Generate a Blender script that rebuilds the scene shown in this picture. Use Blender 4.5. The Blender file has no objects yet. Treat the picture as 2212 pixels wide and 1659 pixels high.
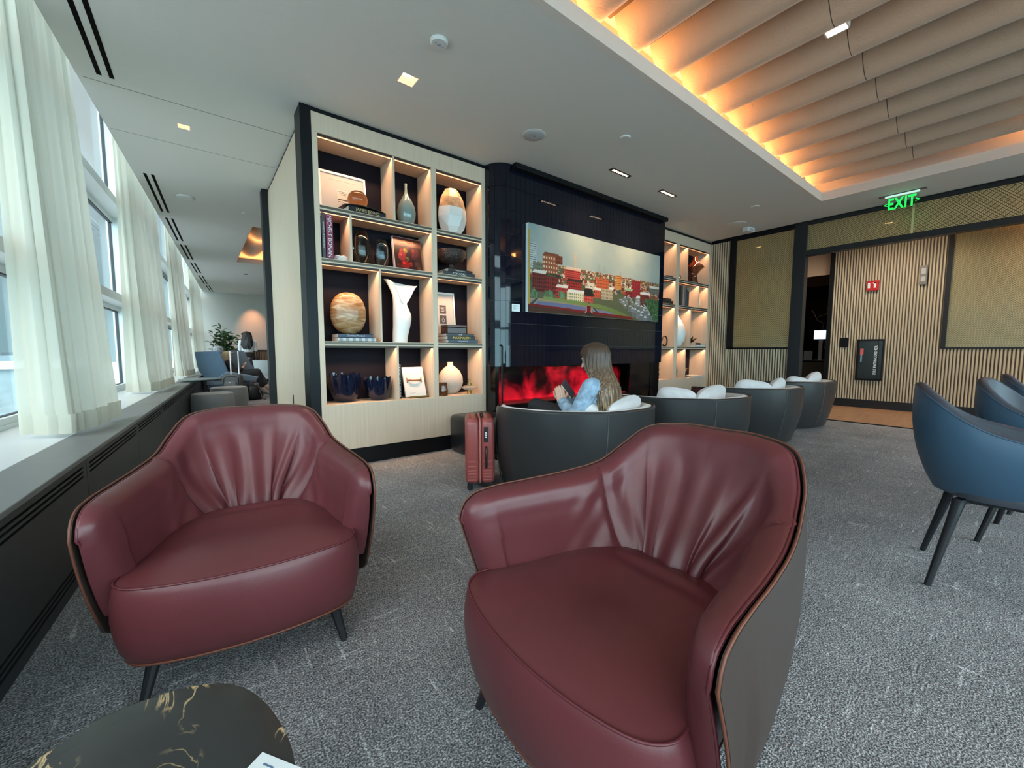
import bpy, math, random
import numpy as np
from mathutils import Vector, Matrix
random.seed(7)
scn = bpy.context.scene
COL = scn.collection
PI = math.pi

# ------------------------------------------------------------------ camera
CAM_R = Matrix(((0.78848562, 0.04897763, -0.6131), (-0.61505219, 0.06458308, -0.78583703), (0.00110746, 0.9967097, 0.08104663)))
cam = bpy.data.cameras.new('camera')
cam.sensor_width = 36.0
cam.lens = 870.0 / 2212.0 * 36.0
cam.clip_start = 0.05
cam.clip_end = 400
cob = bpy.data.objects.new('camera', cam)
COL.objects.link(cob)
_q = CAM_R.to_quaternion()
cob.matrix_world = Matrix.Translation((0, 0, 1.12)) @ _q.to_matrix().to_4x4()
scn.camera = cob

# ------------------------------------------------------------------ view + world
scn.view_settings.view_transform = 'Standard'
scn.view_settings.look = 'None'
scn.view_settings.gamma = 1.0
scn.view_settings.use_curve_mapping = False
scn.view_settings.exposure = 0.42
try:
    scn.cycles.use_denoising = True
    scn.cycles.max_bounces = 10
    scn.cycles.diffuse_bounces = 6
    scn.cycles.glossy_bounces = 4
    scn.cycles.transmission_bounces = 8
    scn.cycles.transparent_max_bounces = 16
    scn.cycles.volume_bounces = 0
    scn.cycles.caustics_reflective = False
    scn.cycles.caustics_refractive = False
    scn.cycles.sample_clamp_indirect = 6.0
except Exception:
    pass
SKY = 1.0
wd = bpy.data.worlds.new('world')
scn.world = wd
wd.use_nodes = True
wn = wd.node_tree
wn.nodes.clear()
def _n(t): return wn.nodes.new(t)
_o = _n('ShaderNodeOutputWorld'); _b = _n('ShaderNodeBackground'); _tc = _n('ShaderNodeTexCoord'); _sp = _n('ShaderNodeSeparateXYZ')
_rp = _n('ShaderNodeValToRGB')                       # overcast sky: pale cyan at the horizon, whiter and brighter overhead
e = _rp.color_ramp.elements
e[0].position = 0.03; e[0].color = (0.48, 0.80, 0.90, 1)
e[1].position = 0.60; e[1].color = (0.97, 0.98, 0.96, 1)
e = _rp.color_ramp.elements.new(0.22); e.color = (0.64, 0.84, 0.93, 1)
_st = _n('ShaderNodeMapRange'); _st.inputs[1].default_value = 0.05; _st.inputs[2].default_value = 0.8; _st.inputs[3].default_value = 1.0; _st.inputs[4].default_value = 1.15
_bk = _n('ShaderNodeMapRange'); _bk.inputs[1].default_value = 0.30; _bk.inputs[2].default_value = -0.60; _bk.inputs[3].default_value = 0.60; _bk.inputs[4].default_value = 7.6  # extra sky strength behind the viewer, added to light the room
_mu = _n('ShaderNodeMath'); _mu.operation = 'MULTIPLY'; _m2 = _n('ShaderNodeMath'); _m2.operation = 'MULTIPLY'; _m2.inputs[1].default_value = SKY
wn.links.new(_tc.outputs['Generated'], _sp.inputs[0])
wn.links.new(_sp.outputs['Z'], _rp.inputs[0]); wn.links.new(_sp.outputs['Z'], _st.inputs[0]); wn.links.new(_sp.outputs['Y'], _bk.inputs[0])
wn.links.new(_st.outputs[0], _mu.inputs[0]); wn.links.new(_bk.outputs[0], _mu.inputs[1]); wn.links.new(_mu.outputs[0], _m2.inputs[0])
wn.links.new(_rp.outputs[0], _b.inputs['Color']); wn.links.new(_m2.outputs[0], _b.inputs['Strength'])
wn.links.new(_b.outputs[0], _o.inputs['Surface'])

ZC = 3.263          # ceiling height
# facade frame: u along the windows, v into the room (radiator front at v = 0)
FU = Vector((0.065, 1, 0)).normalized()
FN = Vector((FU.y, -FU.x, 0))
FO = Vector((-0.6765, 0, 0))
FANG = math.atan2(FU.y, FU.x) - PI / 2      # rotation of the facade about z
def F(u, v, z=0.0):
    p = FO + FU * u + FN * v
    return (p.x, p.y, z)

# ------------------------------------------------------------------ colours
def L(c):
    return c / 12.92 if c <= 0.04045 else ((c + 0.055) / 1.055) ** 2.4
def C(h):
    if isinstance(h, str):
        h = h.lstrip('#')
        h = tuple(int(h[i:i + 2], 16) / 255 for i in (0, 2, 4))
    return (L(h[0]), L(h[1]), L(h[2]), 1.0)

MATS = {}
def mat(name, col, rough=0.5, metal=0.0, spec=0.5, emis=None, estr=0.0, noise=None, bump=None, coat=0.0,
        trans=0.0, ior=1.45, alpha=1.0, sheen=0.0, sub=0.0):
    """noise=(scale, amount, (sx,sy,sz)) darkens/lightens the base colour; bump=(scale, strength, dist, (sx,sy,sz))"""
    if name in MATS:
        return MATS[name]
    m = bpy.data.materials.new(name)
    m.use_nodes = True
    nt = m.node_tree
    b = nt.nodes['Principled BSDF']
    c = C(col) if isinstance(col, str) else tuple(col) + ((1.0,) if len(col) == 3 else ())
    b.inputs['Base Color'].default_value = c
    b.inputs['Roughness'].default_value = rough
    b.inputs['Metallic'].default_value = metal
    b.inputs['Specular IOR Level'].default_value = spec
    b.inputs['Coat Weight'].default_value = coat
    b.inputs['Coat Roughness'].default_value = 0.08
    b.inputs['Transmission Weight'].default_value = trans
    b.inputs['IOR'].default_value = ior
    b.inputs['Alpha'].default_value = alpha
    b.inputs['Sheen Weight'].default_value = sheen
    if emis is not None:
        b.inputs['Emission Color'].default_value = C(emis) if isinstance(emis, str) else tuple(emis) + (1.0,)
        b.inputs['Emission Strength'].default_value = estr
    if noise or bump:
        tc = nt.nodes.new('ShaderNodeTexCoord')
    if noise:
        sc, am = noise[0], noise[1]
        st = noise[2] if len(noise) > 2 else (1, 1, 1)
        mp = nt.nodes.new('ShaderNodeMapping')
        mp.inputs['Scale'].default_value = st
        n = nt.nodes.new('ShaderNodeTexNoise')
        n.inputs['Scale'].default_value = sc
        n.inputs['Detail'].default_value = 4
        nt.links.new(tc.outputs['Object'], mp.inputs[0])
        nt.links.new(mp.outputs[0], n.inputs['Vector'])
        mx = nt.nodes.new('ShaderNodeMix')
        mx.data_type = 'RGBA'
        mx.inputs[6].default_value = tuple(x * (1 - am) for x in c[:3]) + (1,)
        mx.inputs[7].default_value = tuple(min(1, x * (1 + am)) for x in c[:3]) + (1,)
        rr = nt.nodes.new('ShaderNodeMapRange')
        rr.inputs[1].default_value = 0.3
        rr.inputs[2].default_value = 0.7
        nt.links.new(n.outputs[0], rr.inputs[0])
        nt.links.new(rr.outputs[0], mx.inputs[0])
        nt.links.new(mx.outputs[2], b.inputs['Base Color'])
    if bump:
        st = bump[3] if len(bump) > 3 else (1, 1, 1)
        mp = nt.nodes.new('ShaderNodeMapping')
        mp.inputs['Scale'].default_value = st
        n = nt.nodes.new('ShaderNodeTexNoise')
        n.inputs['Scale'].default_value = bump[0]
        n.inputs['Detail'].default_value = 3
        bp = nt.nodes.new('ShaderNodeBump')
        bp.inputs['Strength'].default_value = bump[1]
        bp.inputs['Distance'].default_value = bump[2]
        nt.links.new(tc.outputs['Object'], mp.inputs[0])
        nt.links.new(mp.outputs[0], n.inputs['Vector'])
        nt.links.new(n.outputs[0], bp.inputs['Height'])
        nt.links.new(bp.outputs[0], b.inputs['Normal'])
    MATS[name] = m
    return m

def attr_mat(name, rough=0.6, spec=0.3, bump=None):
    """base colour read from the mesh's own colour attribute 'Col' (printed pictures)"""
    if name in MATS:
        return MATS[name]
    m = mat(name, (0.5, 0.5, 0.5), rough, spec=spec, bump=bump)
    nt = m.node_tree
    a = nt.nodes.new('ShaderNodeAttribute')
    a.attribute_name = 'Col'
    nt.links.new(a.outputs['Color'], nt.nodes['Principled BSDF'].inputs['Base Color'])
    return m

# ------------------------------------------------------------------ objects
def tag(o, label=None, cat=None, group=None, kind=None):
    if label: o['label'] = label
    if cat: o['category'] = cat
    if group: o['group'] = group
    if kind: o['kind'] = kind
    return o

def thing(name, label, cat, loc=(0, 0, 0), rz=0.0, group=None):
    o = bpy.data.objects.new(name, None)
    COL.objects.link(o)
    o.empty_display_size = 0.1
    o.location = loc
    o.rotation_euler = (0, 0, rz)
    return tag(o, label, cat, group)

def copy_tree(o, parent=None):
    c = o.copy()
    COL.objects.link(c)
    if parent is not None:
        c.parent = parent
    for ch in list(o.children):
        copy_tree(ch, c)
    return c

class MB:
    """collects shapes into one mesh"""
    def __init__(s):
        s.v = []; s.f = []; s.mi = []; s.col = None
    def add(s, vs, fs, mi=0):
        n = len(s.v)
        s.v += [tuple(map(float, p)) for p in vs]
        s.f += [tuple(i + n for i in f) for f in fs]
        s.mi += [mi] * len(fs)
        return s
    def box(s, x0, x1, y0, y1, z0, z1, mi=0, M=None):
        vs = [(x, y, z) for z in (z0, z1) for y in (y0, y1) for x in (x0, x1)]
        if M is not None:
            vs = [tuple(M @ Vector(p)) for p in vs]
        return s.add(vs, [(0, 2, 3, 1), (4, 5, 7, 6), (0, 1, 5, 4), (2, 6, 7, 3), (0, 4, 6, 2), (1, 3, 7, 5)], mi)
    def cbox(s, c, d, mi=0, M=None):
        return s.box(c[0] - d[0] / 2, c[0] + d[0] / 2, c[1] - d[1] / 2, c[1] + d[1] / 2, c[2] - d[2] / 2, c[2] + d[2] / 2, mi, M)
    def fbox(s, u0, u1, v0, v1, z0, z1, mi=0):
        vs = [F(u, v, z) for z in (z0, z1) for u in (u0, u1) for v in (v0, v1)]
        return s.add(vs, [(0, 2, 3, 1), (4, 5, 7, 6), (0, 1, 5, 4), (2, 6, 7, 3), (0, 4, 6, 2), (1, 3, 7, 5)], mi)
    def prism(s, poly, z0, z1, mi=0, top=True, bot=True):
        n = len(poly)
        vs = [(p[0], p[1], z0) for p in poly] + [(p[0], p[1], z1) for p in poly]
        fs = [(i, (i + 1) % n, (i + 1) % n + n, i + n) for i in range(n)]
        if bot: fs.append(tuple(reversed(range(n))))
        if top: fs.append(tuple(range(n, 2 * n)))
        return s.add(vs, fs, mi)
    def grid(s, P, mi=0, cu=False, cv=False, flip=False):
        P = np.asarray(P, float)
        a, b = P.shape[:2]
        fs = []
        for i in range(a if cu else a - 1):
            for j in range(b if cv else b - 1):
                q = (i * b + j, ((i + 1) % a) * b + j, ((i + 1) % a) * b + (j + 1) % b, i * b + (j + 1) % b)
                fs.append(q[::-1] if flip else q)
        return s.add(P.reshape(-1, 3), fs, mi)
    def tube(s, path, r, n=8, mi=0, caps=True, closed=False):
        P = [Vector(p) for p in path]
        R = r if hasattr(r, '__len__') else [r] * len(P)
        rings = []
        up = None
        m = len(P)
        for i, p in enumerate(P):
            a = P[(i - 1) % m] if (closed or i) else P[0]
            b = P[(i + 1) % m] if (closed or i < m - 1) else P[-1]
            t = (b - a)
            t = t.normalized() if t.length > 1e-9 else Vector((0, 0, 1))
            if up is None:
                up = Vector((0, 0, 1)) if abs(t.z) < 0.9 else Vector((1, 0, 0))
            x = t.cross(up)
            if x.length < 1e-6: x = t.cross(Vector((0, 1, 0)))
            x.normalize()
            up = x.cross(t).normalized()
            rings.append([tuple(p + (x * math.cos(2 * PI * k / n) + up * math.sin(2 * PI * k / n)) * R[i]) for k in range(n)])
        n0 = len(s.v)
        s.grid(rings, mi, cu=closed, cv=True)
        if caps and not closed:
            s.f.append(tuple(n0 + k for k in range(n))); s.mi.append(mi)
            s.f.append(tuple(n0 + (m - 1) * n + k for k in reversed(range(n)))); s.mi.append(mi)
        return s
    def lathe(s, prof, n=32, c=(0, 0, 0), mi=0, sx=1.0, sy=1.0, fn=None):
        """prof: (r, z) list from bottom to top"""
        rings = []
        for r, z in prof:
            ring = []
            for k in range(n):
                a = 2 * PI * k / n
                rr = max(r, 1e-5)
                if fn: rr = rr * fn(a, z)
                ring.append((c[0] + rr * math.cos(a) * sx, c[1] + rr * math.sin(a) * sy, c[2] + z))
            rings.append(ring)
        n0 = len(s.v)
        s.grid(rings, mi, cv=True, flip=True)
        m = len(prof)
        if prof[0][0] > 1e-4:
            s.f.append(tuple(n0 + k for k in reversed(range(n)))); s.mi.append(mi)
        if prof[-1][0] > 1e-4:
            s.f.append(tuple(n0 + (m - 1) * n + k for k in range(n))); s.mi.append(mi)
        return s
    def ell(s, c, r, nu=16, nv=10, mi=0, M=None, e=1.0):
        def q(x): return math.copysign(abs(x) ** e, x)
        rings = []
        for i in range(nv + 1):
            th = PI * i / nv - PI / 2
            row = []
            for k in range(nu):
                a = 2 * PI * k / nu
                p = Vector((r[0] * q(max(math.cos(th), 1e-4)) * q(math.cos(a)), r[1] * q(max(math.cos(th), 1e-4)) * q(math.sin(a)), r[2] * q(math.sin(th))))
                if M is not None: p = M @ p
                row.append((p.x + c[0], p.y + c[1], p.z + c[2]))
            rings.append(row)
        return s.grid(rings, mi, cv=True, flip=True)
    def build(s, name, m, parent=None, smooth=False, bevel=0.0, seg=2, loc=None, rot=None, angle=35, sub=0):
        me = bpy.data.meshes.new(name)
        me.from_pydata(s.v, [], s.f)
        me.update()
        ms = m if isinstance(m, (list, tuple)) else [m]
        for x in ms: me.materials.append(x)
        if len(ms) > 1: me.polygons.foreach_set('material_index', s.mi)
        if smooth:
            me.polygons.foreach_set('use_smooth', [True] * len(me.polygons))
            if smooth == 'auto':
                try: me.set_sharp_from_angle(angle=math.radians(angle))
                except Exception: pass
        o = bpy.data.objects.new(name, me)
        COL.objects.link(o)
        if parent is not None: o.parent = parent
        if loc is not None: o.location = loc
        if rot is not None: o.rotation_euler = rot
        if bevel:
            b = o.modifiers.new('bevel', 'BEVEL')
            b.width = bevel; b.segments = seg; b.limit_method = 'ANGLE'; b.angle_limit = math.radians(40)
            b.harden_normals = False
        if sub:
            q = o.modifiers.new('sub', 'SUBSURF'); q.levels = sub; q.render_levels = sub
        return o

def struct(o):
    o['kind'] = 'structure'
    return o

def rot_m(rx=0, ry=0, rz=0, c=(0, 0, 0)):
    T = Matrix.Translation(c)
    return T @ Matrix.Rotation(rz, 4, 'Z') @ Matrix.Rotation(ry, 4, 'Y') @ Matrix.Rotation(rx, 4, 'X')

_txt = 0
def text(s, size, m, parent, name='lettering', loc=(0, 0, 0), rot=(PI / 2, 0, 0), ext=0.0006, ax='CENTER', sx=1.0, spacing=1.0, bold=0.0, shear=0.0):
    """real lettering as a mesh; by default it faces -y"""
    cu = bpy.data.curves.new('lettering', 'FONT')
    cu.body = s; cu.size = size; cu.extrude = ext; cu.align_x = ax; cu.align_y = 'CENTER'
    cu.space_character = spacing; cu.offset = bold; cu.shear = shear; cu.resolution_u = 3
    t = bpy.data.objects.new('tmp', cu)
    COL.objects.link(t)
    bpy.context.view_layer.update()
    me = bpy.data.meshes.new_from_object(t.evaluated_get(bpy.context.evaluated_depsgraph_get()))
    bpy.data.objects.remove(t); bpy.data.curves.remove(cu)
    me.name = 'lettering'
    me.materials.clear(); me.materials.append(m)
    o = bpy.data.objects.new(name, me)
    COL.objects.link(o)
    o.parent = parent; o.location = loc; o.rotation_euler = rot; o.scale = (sx, 1, 1)
    return o

def picture(name, rgb, w, h, parent, m, loc=(0, 0, 0), rot=(0, 0, 0)):
    """flat printed face (facing -y), colours from a small painted raster rgb[h][w][3] in sRGB 0..1; row 0 = top"""
    H, W = rgb.shape[:2]
    xs = np.linspace(-w / 2, w / 2, W + 1); zs = np.linspace(h / 2, -h / 2, H + 1)
    X, Z = np.meshgrid(xs, zs)
    V = np.stack([X, np.zeros_like(X), Z], -1).reshape(-1, 3)
    i = np.arange(H)[:, None] * (W + 1) + np.arange(W)[None, :]
    Fq = np.stack([i, i + W + 1, i + W + 2, i + 1], -1).reshape(-1, 4)
    me = bpy.data.meshes.new(name)
    me.from_pydata(V.tolist(), [], Fq.tolist())
    ca = me.color_attributes.new('Col', 'FLOAT_COLOR', 'CORNER')
    lin = np.where(rgb <= 0.04045, rgb / 12.92, ((rgb + 0.055) / 1.055) ** 2.4)
    buf = np.ones((H * W, 4, 4), np.float32)
    buf[:, :, :3] = lin.reshape(-1, 1, 3)
    ca.data.foreach_set('color', buf.ravel())
    me.materials.append(m)
    me.update()
    o = bpy.data.objects.new(name, me)
    COL.objects.link(o)
    o.parent = parent; o.location = loc; o.rotation_euler = rot
    return o

def area(name, loc, direction, sx, sy, power, col, parent=None, spread=180, glossy=True):
    li = bpy.data.lights.new(name, 'AREA')
    li.shape = 'RECTANGLE'; li.size = sx; li.size_y = sy
    li.energy = power; li.color = col; li.spread = math.radians(spread)
    o = bpy.data.objects.new(name, li)
    COL.objects.link(o)
    o.location = loc
    o.rotation_euler = Vector(direction).to_track_quat('-Z', 'Y').to_euler()
    if parent is not None: o.parent = parent
    return o

def spot(name, loc, direction, power, col, ang=60, blend=0.5, r=0.03, parent=None):
    li = bpy.data.lights.new(name, 'SPOT')
    li.energy = power; li.color = col; li.spot_size = math.radians(ang); li.spot_blend = blend
    li.shadow_soft_size = r
    o = bpy.data.objects.new(name, li)
    COL.objects.link(o)
    o.location = loc
    o.rotation_euler = Vector(direction).to_track_quat('-Z', 'Y').to_euler()
    if parent is not None: o.parent = parent
    return o

def sm(x, a, b):
    t = min(1, max(0, (x - a) / (b - a)))
    return t * t * (3 - 2 * t)

def interp(x, xs, ys):
    """smooth (monotone-ish) interpolation through control points, ys may be tuples"""
    ys = np.asarray(ys, float)
    xs = np.asarray(xs, float)
    n = len(xs)
    x = min(max(x, xs[0]), xs[-1])
    i = min(max(int(np.searchsorted(xs, x)) - 1, 0), n - 2)
    h = xs[i + 1] - xs[i]
    t = (x - xs[i]) / h
    def tan(k):
        if k <= 0: return (ys[1] - ys[0]) / (xs[1] - xs[0])
        if k >= n - 1: return (ys[-1] - ys[-2]) / (xs[-1] - xs[-2])
        a = (ys[k] - ys[k - 1]) / (xs[k] - xs[k - 1]); b = (ys[k + 1] - ys[k]) / (xs[k + 1] - xs[k])
        return (a + b) / 2
    m0, m1 = tan(i) * h, tan(i + 1) * h
    return (2 * t ** 3 - 3 * t ** 2 + 1) * ys[i] + (t ** 3 - 2 * t ** 2 + t) * m0 + (-2 * t ** 3 + 3 * t ** 2) * ys[i + 1] + (t ** 3 - t ** 2) * m1
# ================================================================== materials
M = {}
M['ceil'] = mat('ceiling_paint', (0.63, 0.645, 0.62), 0.85, spec=0.2, bump=(60, 0.15, 0.004))
M['fascia'] = mat('fascia_paint', (0.66, 0.62, 0.57), 0.8, spec=0.2)
M['wall'] = mat('far_wall_paint', (0.55, 0.54, 0.50), 0.85, spec=0.2)
M['black'] = mat('black_metal', (0.006, 0.0065, 0.008), 0.4, spec=0.2)
M['dkframe'] = mat('charcoal_frame', (0.014, 0.016, 0.019), 0.45, spec=0.3)
M['oak'] = mat('pale_oak', (0.58, 0.465, 0.355), 0.55, spec=0.25, noise=(5, 0.06, (9, 9, 0.4)), bump=(30, 0.03, 0.001, (12, 12, 0.6)))
M['oak_side'] = mat('pale_oak_side', (0.62, 0.52, 0.40), 0.5, spec=0.25, noise=(5, 0.07, (10, 10, 0.35)), bump=(30, 0.03, 0.001, (12, 12, 0.6)))
M['plum'] = mat('plum_back_panel', (0.006, 0.0038, 0.008), 0.6, spec=0.15)
M['grout'] = mat('grout', (0.13, 0.135, 0.15), 0.6)
M['tile'] = mat('navy_glazed_tile', (0.0035, 0.005, 0.012), 0.03, spec=0.42, coat=0.15)
M['brass_strip'] = mat('shelf_edge_metal', (0.10, 0.085, 0.065), 0.4, metal=0.6)
M['led'] = mat('led_strip', (1, 0.75, 0.6), 0.5, emis=(1.0, 0.62, 0.42), estr=1.3)
M['alu'] = mat('window_aluminium', (0.62, 0.68, 0.70), 0.45)
M['gasket'] = mat('window_gasket', (0.035, 0.045, 0.055), 0.6)
M['sill'] = mat('white_sill', (0.62, 0.66, 0.67), 0.3)
M['radtop'] = mat('grey_radiator_top', (0.17, 0.18, 0.18), 0.45)
M['rad'] = mat('charcoal_radiator', (0.018, 0.021, 0.024), 0.45)
M['dark'] = mat('dark_void', (0.003, 0.003, 0.003), 0.9, spec=0.1)
M['scallop'] = mat('scallop_felt', (0.40, 0.33, 0.255), 0.8, spec=0.15, sheen=0.3, bump=(45, 0.6, 0.008))
M['slat'] = mat('beige_slats', (0.50, 0.41, 0.29), 0.6, spec=0.3, noise=(3, 0.08, (5, 5, 0.6)))
M['channel'] = mat('channel_bronze', (0.03, 0.018, 0.013), 0.5)
M['gap'] = mat('slat_gap', (0.11, 0.085, 0.06), 0.8)
M['white'] = mat('white_plastic', (0.62, 0.64, 0.63), 0.5)

# glass that lets daylight straight through
def glass_mat(name, tint, refl=0.08, rough=0.0):
    m = bpy.data.materials.new(name); m.use_nodes = True
    nt = m.node_tree; nt.nodes.clear()
    o = nt.nodes.new('ShaderNodeOutputMaterial'); mx = nt.nodes.new('ShaderNodeMixShader')
    t = nt.nodes.new('ShaderNodeBsdfTransparent'); g = nt.nodes.new('ShaderNodeBsdfGlossy')
    lw = nt.nodes.new('ShaderNodeLayerWeight'); lw.inputs[0].default_value = 0.35
    mr = nt.nodes.new('ShaderNodeMapRange'); mr.inputs[3].default_value = refl * 0.5; mr.inputs[4].default_value = min(1, refl * 6)
    t.inputs[0].default_value = tint + (1,); g.inputs['Roughness'].default_value = rough
    nt.links.new(lw.outputs['Fresnel'], mr.inputs[0]); nt.links.new(mr.outputs[0], mx.inputs[0])
    nt.links.new(t.outputs[0], mx.inputs[1]); nt.links.new(g.outputs[0], mx.inputs[2]); nt.links.new(mx.outputs[0], o.inputs[0])
    return m
M['glass'] = glass_mat('window_glass', (0.93, 0.95, 0.95), 0.05)

# carpet
def carpet_mat():
    m = mat('grey_carpet', (0.2, 0.2, 0.2), 0.95, spec=0.1)
    nt = m.node_tree; b = nt.nodes['Principled BSDF']
    tc = nt.nodes.new('ShaderNodeTexCoord')
    def noise(scale, st, detail=2, rz=0):
        mp = nt.nodes.new('ShaderNodeMapping'); mp.inputs['Scale'].default_value = st; mp.inputs['Rotation'].default_value = (0, 0, rz)
        n = nt.nodes.new('ShaderNodeTexNoise'); n.inputs['Scale'].default_value = scale; n.inputs['Detail'].default_value = detail
        nt.links.new(tc.outputs['Object'], mp.inputs[0]); nt.links.new(mp.outputs[0], n.inputs['Vector'])
        return n.outputs[0]
    def mr(x, a, bb, c, d):
        n = nt.nodes.new('ShaderNodeMapRange'); n.inputs[1].default_value = a; n.inputs[2].default_value = bb; n.inputs[3].default_value = c; n.inputs[4].default_value = d
        nt.links.new(x, n.inputs[0]); return n.outputs[0]
    def ma(op, x, y):
        n = nt.nodes.new('ShaderNodeMath'); n.operation = op
        for i, q in enumerate((x, y)):
            if isinstance(q, float): n.inputs[i].default_value = q
            else: nt.links.new(q, n.inputs[i])
        return n.outputs[0]
    fine = mr(noise(170, (1, 1, 1), 2), 0.36, 0.64, 0, 1)
    med = mr(noise(42, (1, 1, 1), 3), 0.3, 0.7, 0, 1)
    big = mr(noise(2.2, (1, 1, 1), 2), 0.3, 0.7, -0.5, 0.5)
    s1 = mr(noise(26, (0.16, 1.7, 1), 2), 0.64, 0.72, 0, 1)
    s2 = mr(noise(26, (1.7, 0.16, 1), 2), 0.64, 0.72, 0, 1)
    v = ma('ADD', ma('MULTIPLY', fine, 0.62), ma('MULTIPLY', med, 0.22))
    v = ma('ADD', v, ma('MULTIPLY', big, 0.12))
    v = ma('ADD', v, ma('MULTIPLY', ma('ADD', s1, s2), 0.26))
    rp = nt.nodes.new('ShaderNodeValToRGB')
    e = rp.color_ramp.elements
    e[0].position = 0.0; e[0].color = (0.050, 0.054, 0.060, 1)
    e[1].position = 1.0; e[1].color = (0.70, 0.73, 0.75, 1)
    x = rp.color_ramp.elements.new(0.45); x.color = (0.235, 0.243, 0.258, 1)
    nt.links.new(v, rp.inputs[0]); nt.links.new(rp.outputs[0], b.inputs['Base Color'])
    bp = nt.nodes.new('ShaderNodeBump'); bp.inputs['Strength'].default_value = 0.6; bp.inputs['Distance'].default_value = 0.006
    nt.links.new(fine, bp.inputs['Height']); nt.links.new(bp.outputs[0], b.inputs['Normal'])
    return m
M['carpet'] = carpet_mat()
M['woodfloor'] = mat('wood_floor', (0.30, 0.165, 0.09), 0.45, noise=(3, 0.25, (0.6, 10, 1)))

# metal screen of fine brass wires with open gaps
def screen_mat():
    m = bpy.data.materials.new('brass_wire_screen'); m.use_nodes = True
    nt = m.node_tree; b = nt.nodes['Principled BSDF']; o = nt.nodes['Material Output']
    b.inputs['Base Color'].default_value = (0.46, 0.37, 0.20, 1); b.inputs['Metallic'].default_value = 0.55; b.inputs['Roughness'].default_value = 0.45
    tc = nt.nodes.new('ShaderNodeTexCoord'); sp = nt.nodes.new('ShaderNodeSeparateXYZ'); cb = nt.nodes.new('ShaderNodeCombineXYZ')
    nt.links.new(tc.outputs['Object'], sp.inputs[0]); nt.links.new(sp.outputs['Y'], cb.inputs[0]); nt.links.new(sp.outputs['Z'], cb.inputs[1])
    br = nt.nodes.new('ShaderNodeTexBrick')
    br.inputs['Scale'].default_value = 1.0; br.inputs['Brick Width'].default_value = 0.034; br.inputs['Row Height'].default_value = 0.017
    br.inputs['Mortar Size'].default_value = 0.0042; br.inputs['Mortar Smooth'].default_value = 0.0
    nt.links.new(cb.outputs[0], br.inputs['Vector'])
    t = nt.nodes.new('ShaderNodeBsdfTransparent'); mx = nt.nodes.new('ShaderNodeMixShader')
    nt.links.new(br.outputs['Fac'], mx.inputs[0]); nt.links.new(t.outputs[0], mx.inputs[1]); nt.links.new(b.outputs[0], mx.inputs[2])
    nt.links.new(mx.outputs[0], o.inputs[0])
    return m
M['screen'] = screen_mat()

# sheer curtain cloth
def curtain_mat():
    m = bpy.data.materials.new('sheer_curtain'); m.use_nodes = True
    nt = m.node_tree; nt.nodes.clear()
    o = nt.nodes.new('ShaderNodeOutputMaterial'); mx = nt.nodes.new('ShaderNodeMixShader'); m2 = nt.nodes.new('ShaderNodeMixShader')
    d = nt.nodes.new('ShaderNodeBsdfDiffuse'); t = nt.nodes.new('ShaderNodeBsdfTranslucent'); tr = nt.nodes.new('ShaderNodeBsdfTransparent')
    d.inputs[0].default_value = (0.66, 0.64, 0.55, 1); t.inputs[0].default_value = (0.60, 0.61, 0.54, 1)
    mx.inputs[0].default_value = 0.42; m2.inputs[0].default_value = 0.06
    nt.links.new(d.outputs[0], mx.inputs[1]); nt.links.new(t.outputs[0], mx.inputs[2])
    nt.links.new(mx.outputs[0], m2.inputs[1]); nt.links.new(tr.outputs[0], m2.inputs[2]); nt.links.new(m2.outputs[0], o.inputs[0])
    return m
M['curtain'] = curtain_mat()

# ================================================================== the room
Y0, Y1 = -3.7, 18.4      # back wall behind the viewer, far wall
XW = 8.163               # slatted screen plane
XP = 10.45               # corridor wall plane
def ex(y, v=-0.25):      # x of a facade-parallel line at a given y
    return -0.6765 + 0.065 * y + v * 1.002

b = MB(); b.prism([(ex(Y0, -0.85), Y0), (XW - 0.02, Y0), (XW - 0.02, Y1), (ex(Y1, -0.85), Y1)], -0.1, 0.0)
struct(b.build('floor', M['carpet']))
b = MB(); b.box(XW - 0.02, 14.5, Y0, Y1, -0.1, 0.004)
struct(b.build('floor_corridor', M['woodfloor']))
b = MB(); b.box(XW - 0.045, XW - 0.005, Y0, 4.0, 0.0, 0.012)
struct(b.build('trim_1', M['black']))

# ceiling slab around the two coves
TX0, TX1, TY0, TY1 = 1.0, 7.15, -2.8, 1.975
b = MB()
zt = ZC + 0.12
def cpoly(y0, y1, xa=None, xb=8.03):
    p = [(ex(y0) if xa is None else xa, y0), (xb, y0), (xb, y1), (ex(y1) if xa is None else xa, y1)]
    b.prism(p, ZC, zt)
H1 = (1.425, 3.172, .0615); H2 = (0.007, 5.134, .0445)      # openings for the two square downlights
cpoly(TY1, H1[1] - H1[2]); cpoly(H1[1] + H1[2], H2[1] - H2[2]); cpoly(H2[1] + H2[2], 8.41)
for (hx, hy, hs) in (H1, H2):
    cpoly(hy - hs, hy + hs, None, hx - hs); cpoly(hy - hs, hy + hs, hx + hs)
cpoly(11.95, Y1 + 0.2)
b.prism([(ex(8.41), 8.41), (0.86, 8.41), (0.86, 11.95), (ex(11.95), 11.95)], ZC, zt)
cpoly(8.41, 11.95, 3.4)
cpoly(TY0, TY1, TX1)
b.prism([(ex(TY0), TY0), (TX0, TY0), (TX0, TY1), (ex(TY1), TY1)], ZC, zt)
cpoly(Y0 - 0.1, TY0)
b.box(XW + 0.1, 14.5, Y0, Y1, 3.28, 3.4)                      # corridor ceiling
struct(b.build('ceiling', M['ceil']))
# paler reveal strip along the slatted wall
b = MB(); b.box(8.03, XW + 0.14, Y0, 4.6, ZC + 0.031, ZC + 0.13)
struct(b.build('trim_2', M['fascia']))
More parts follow.
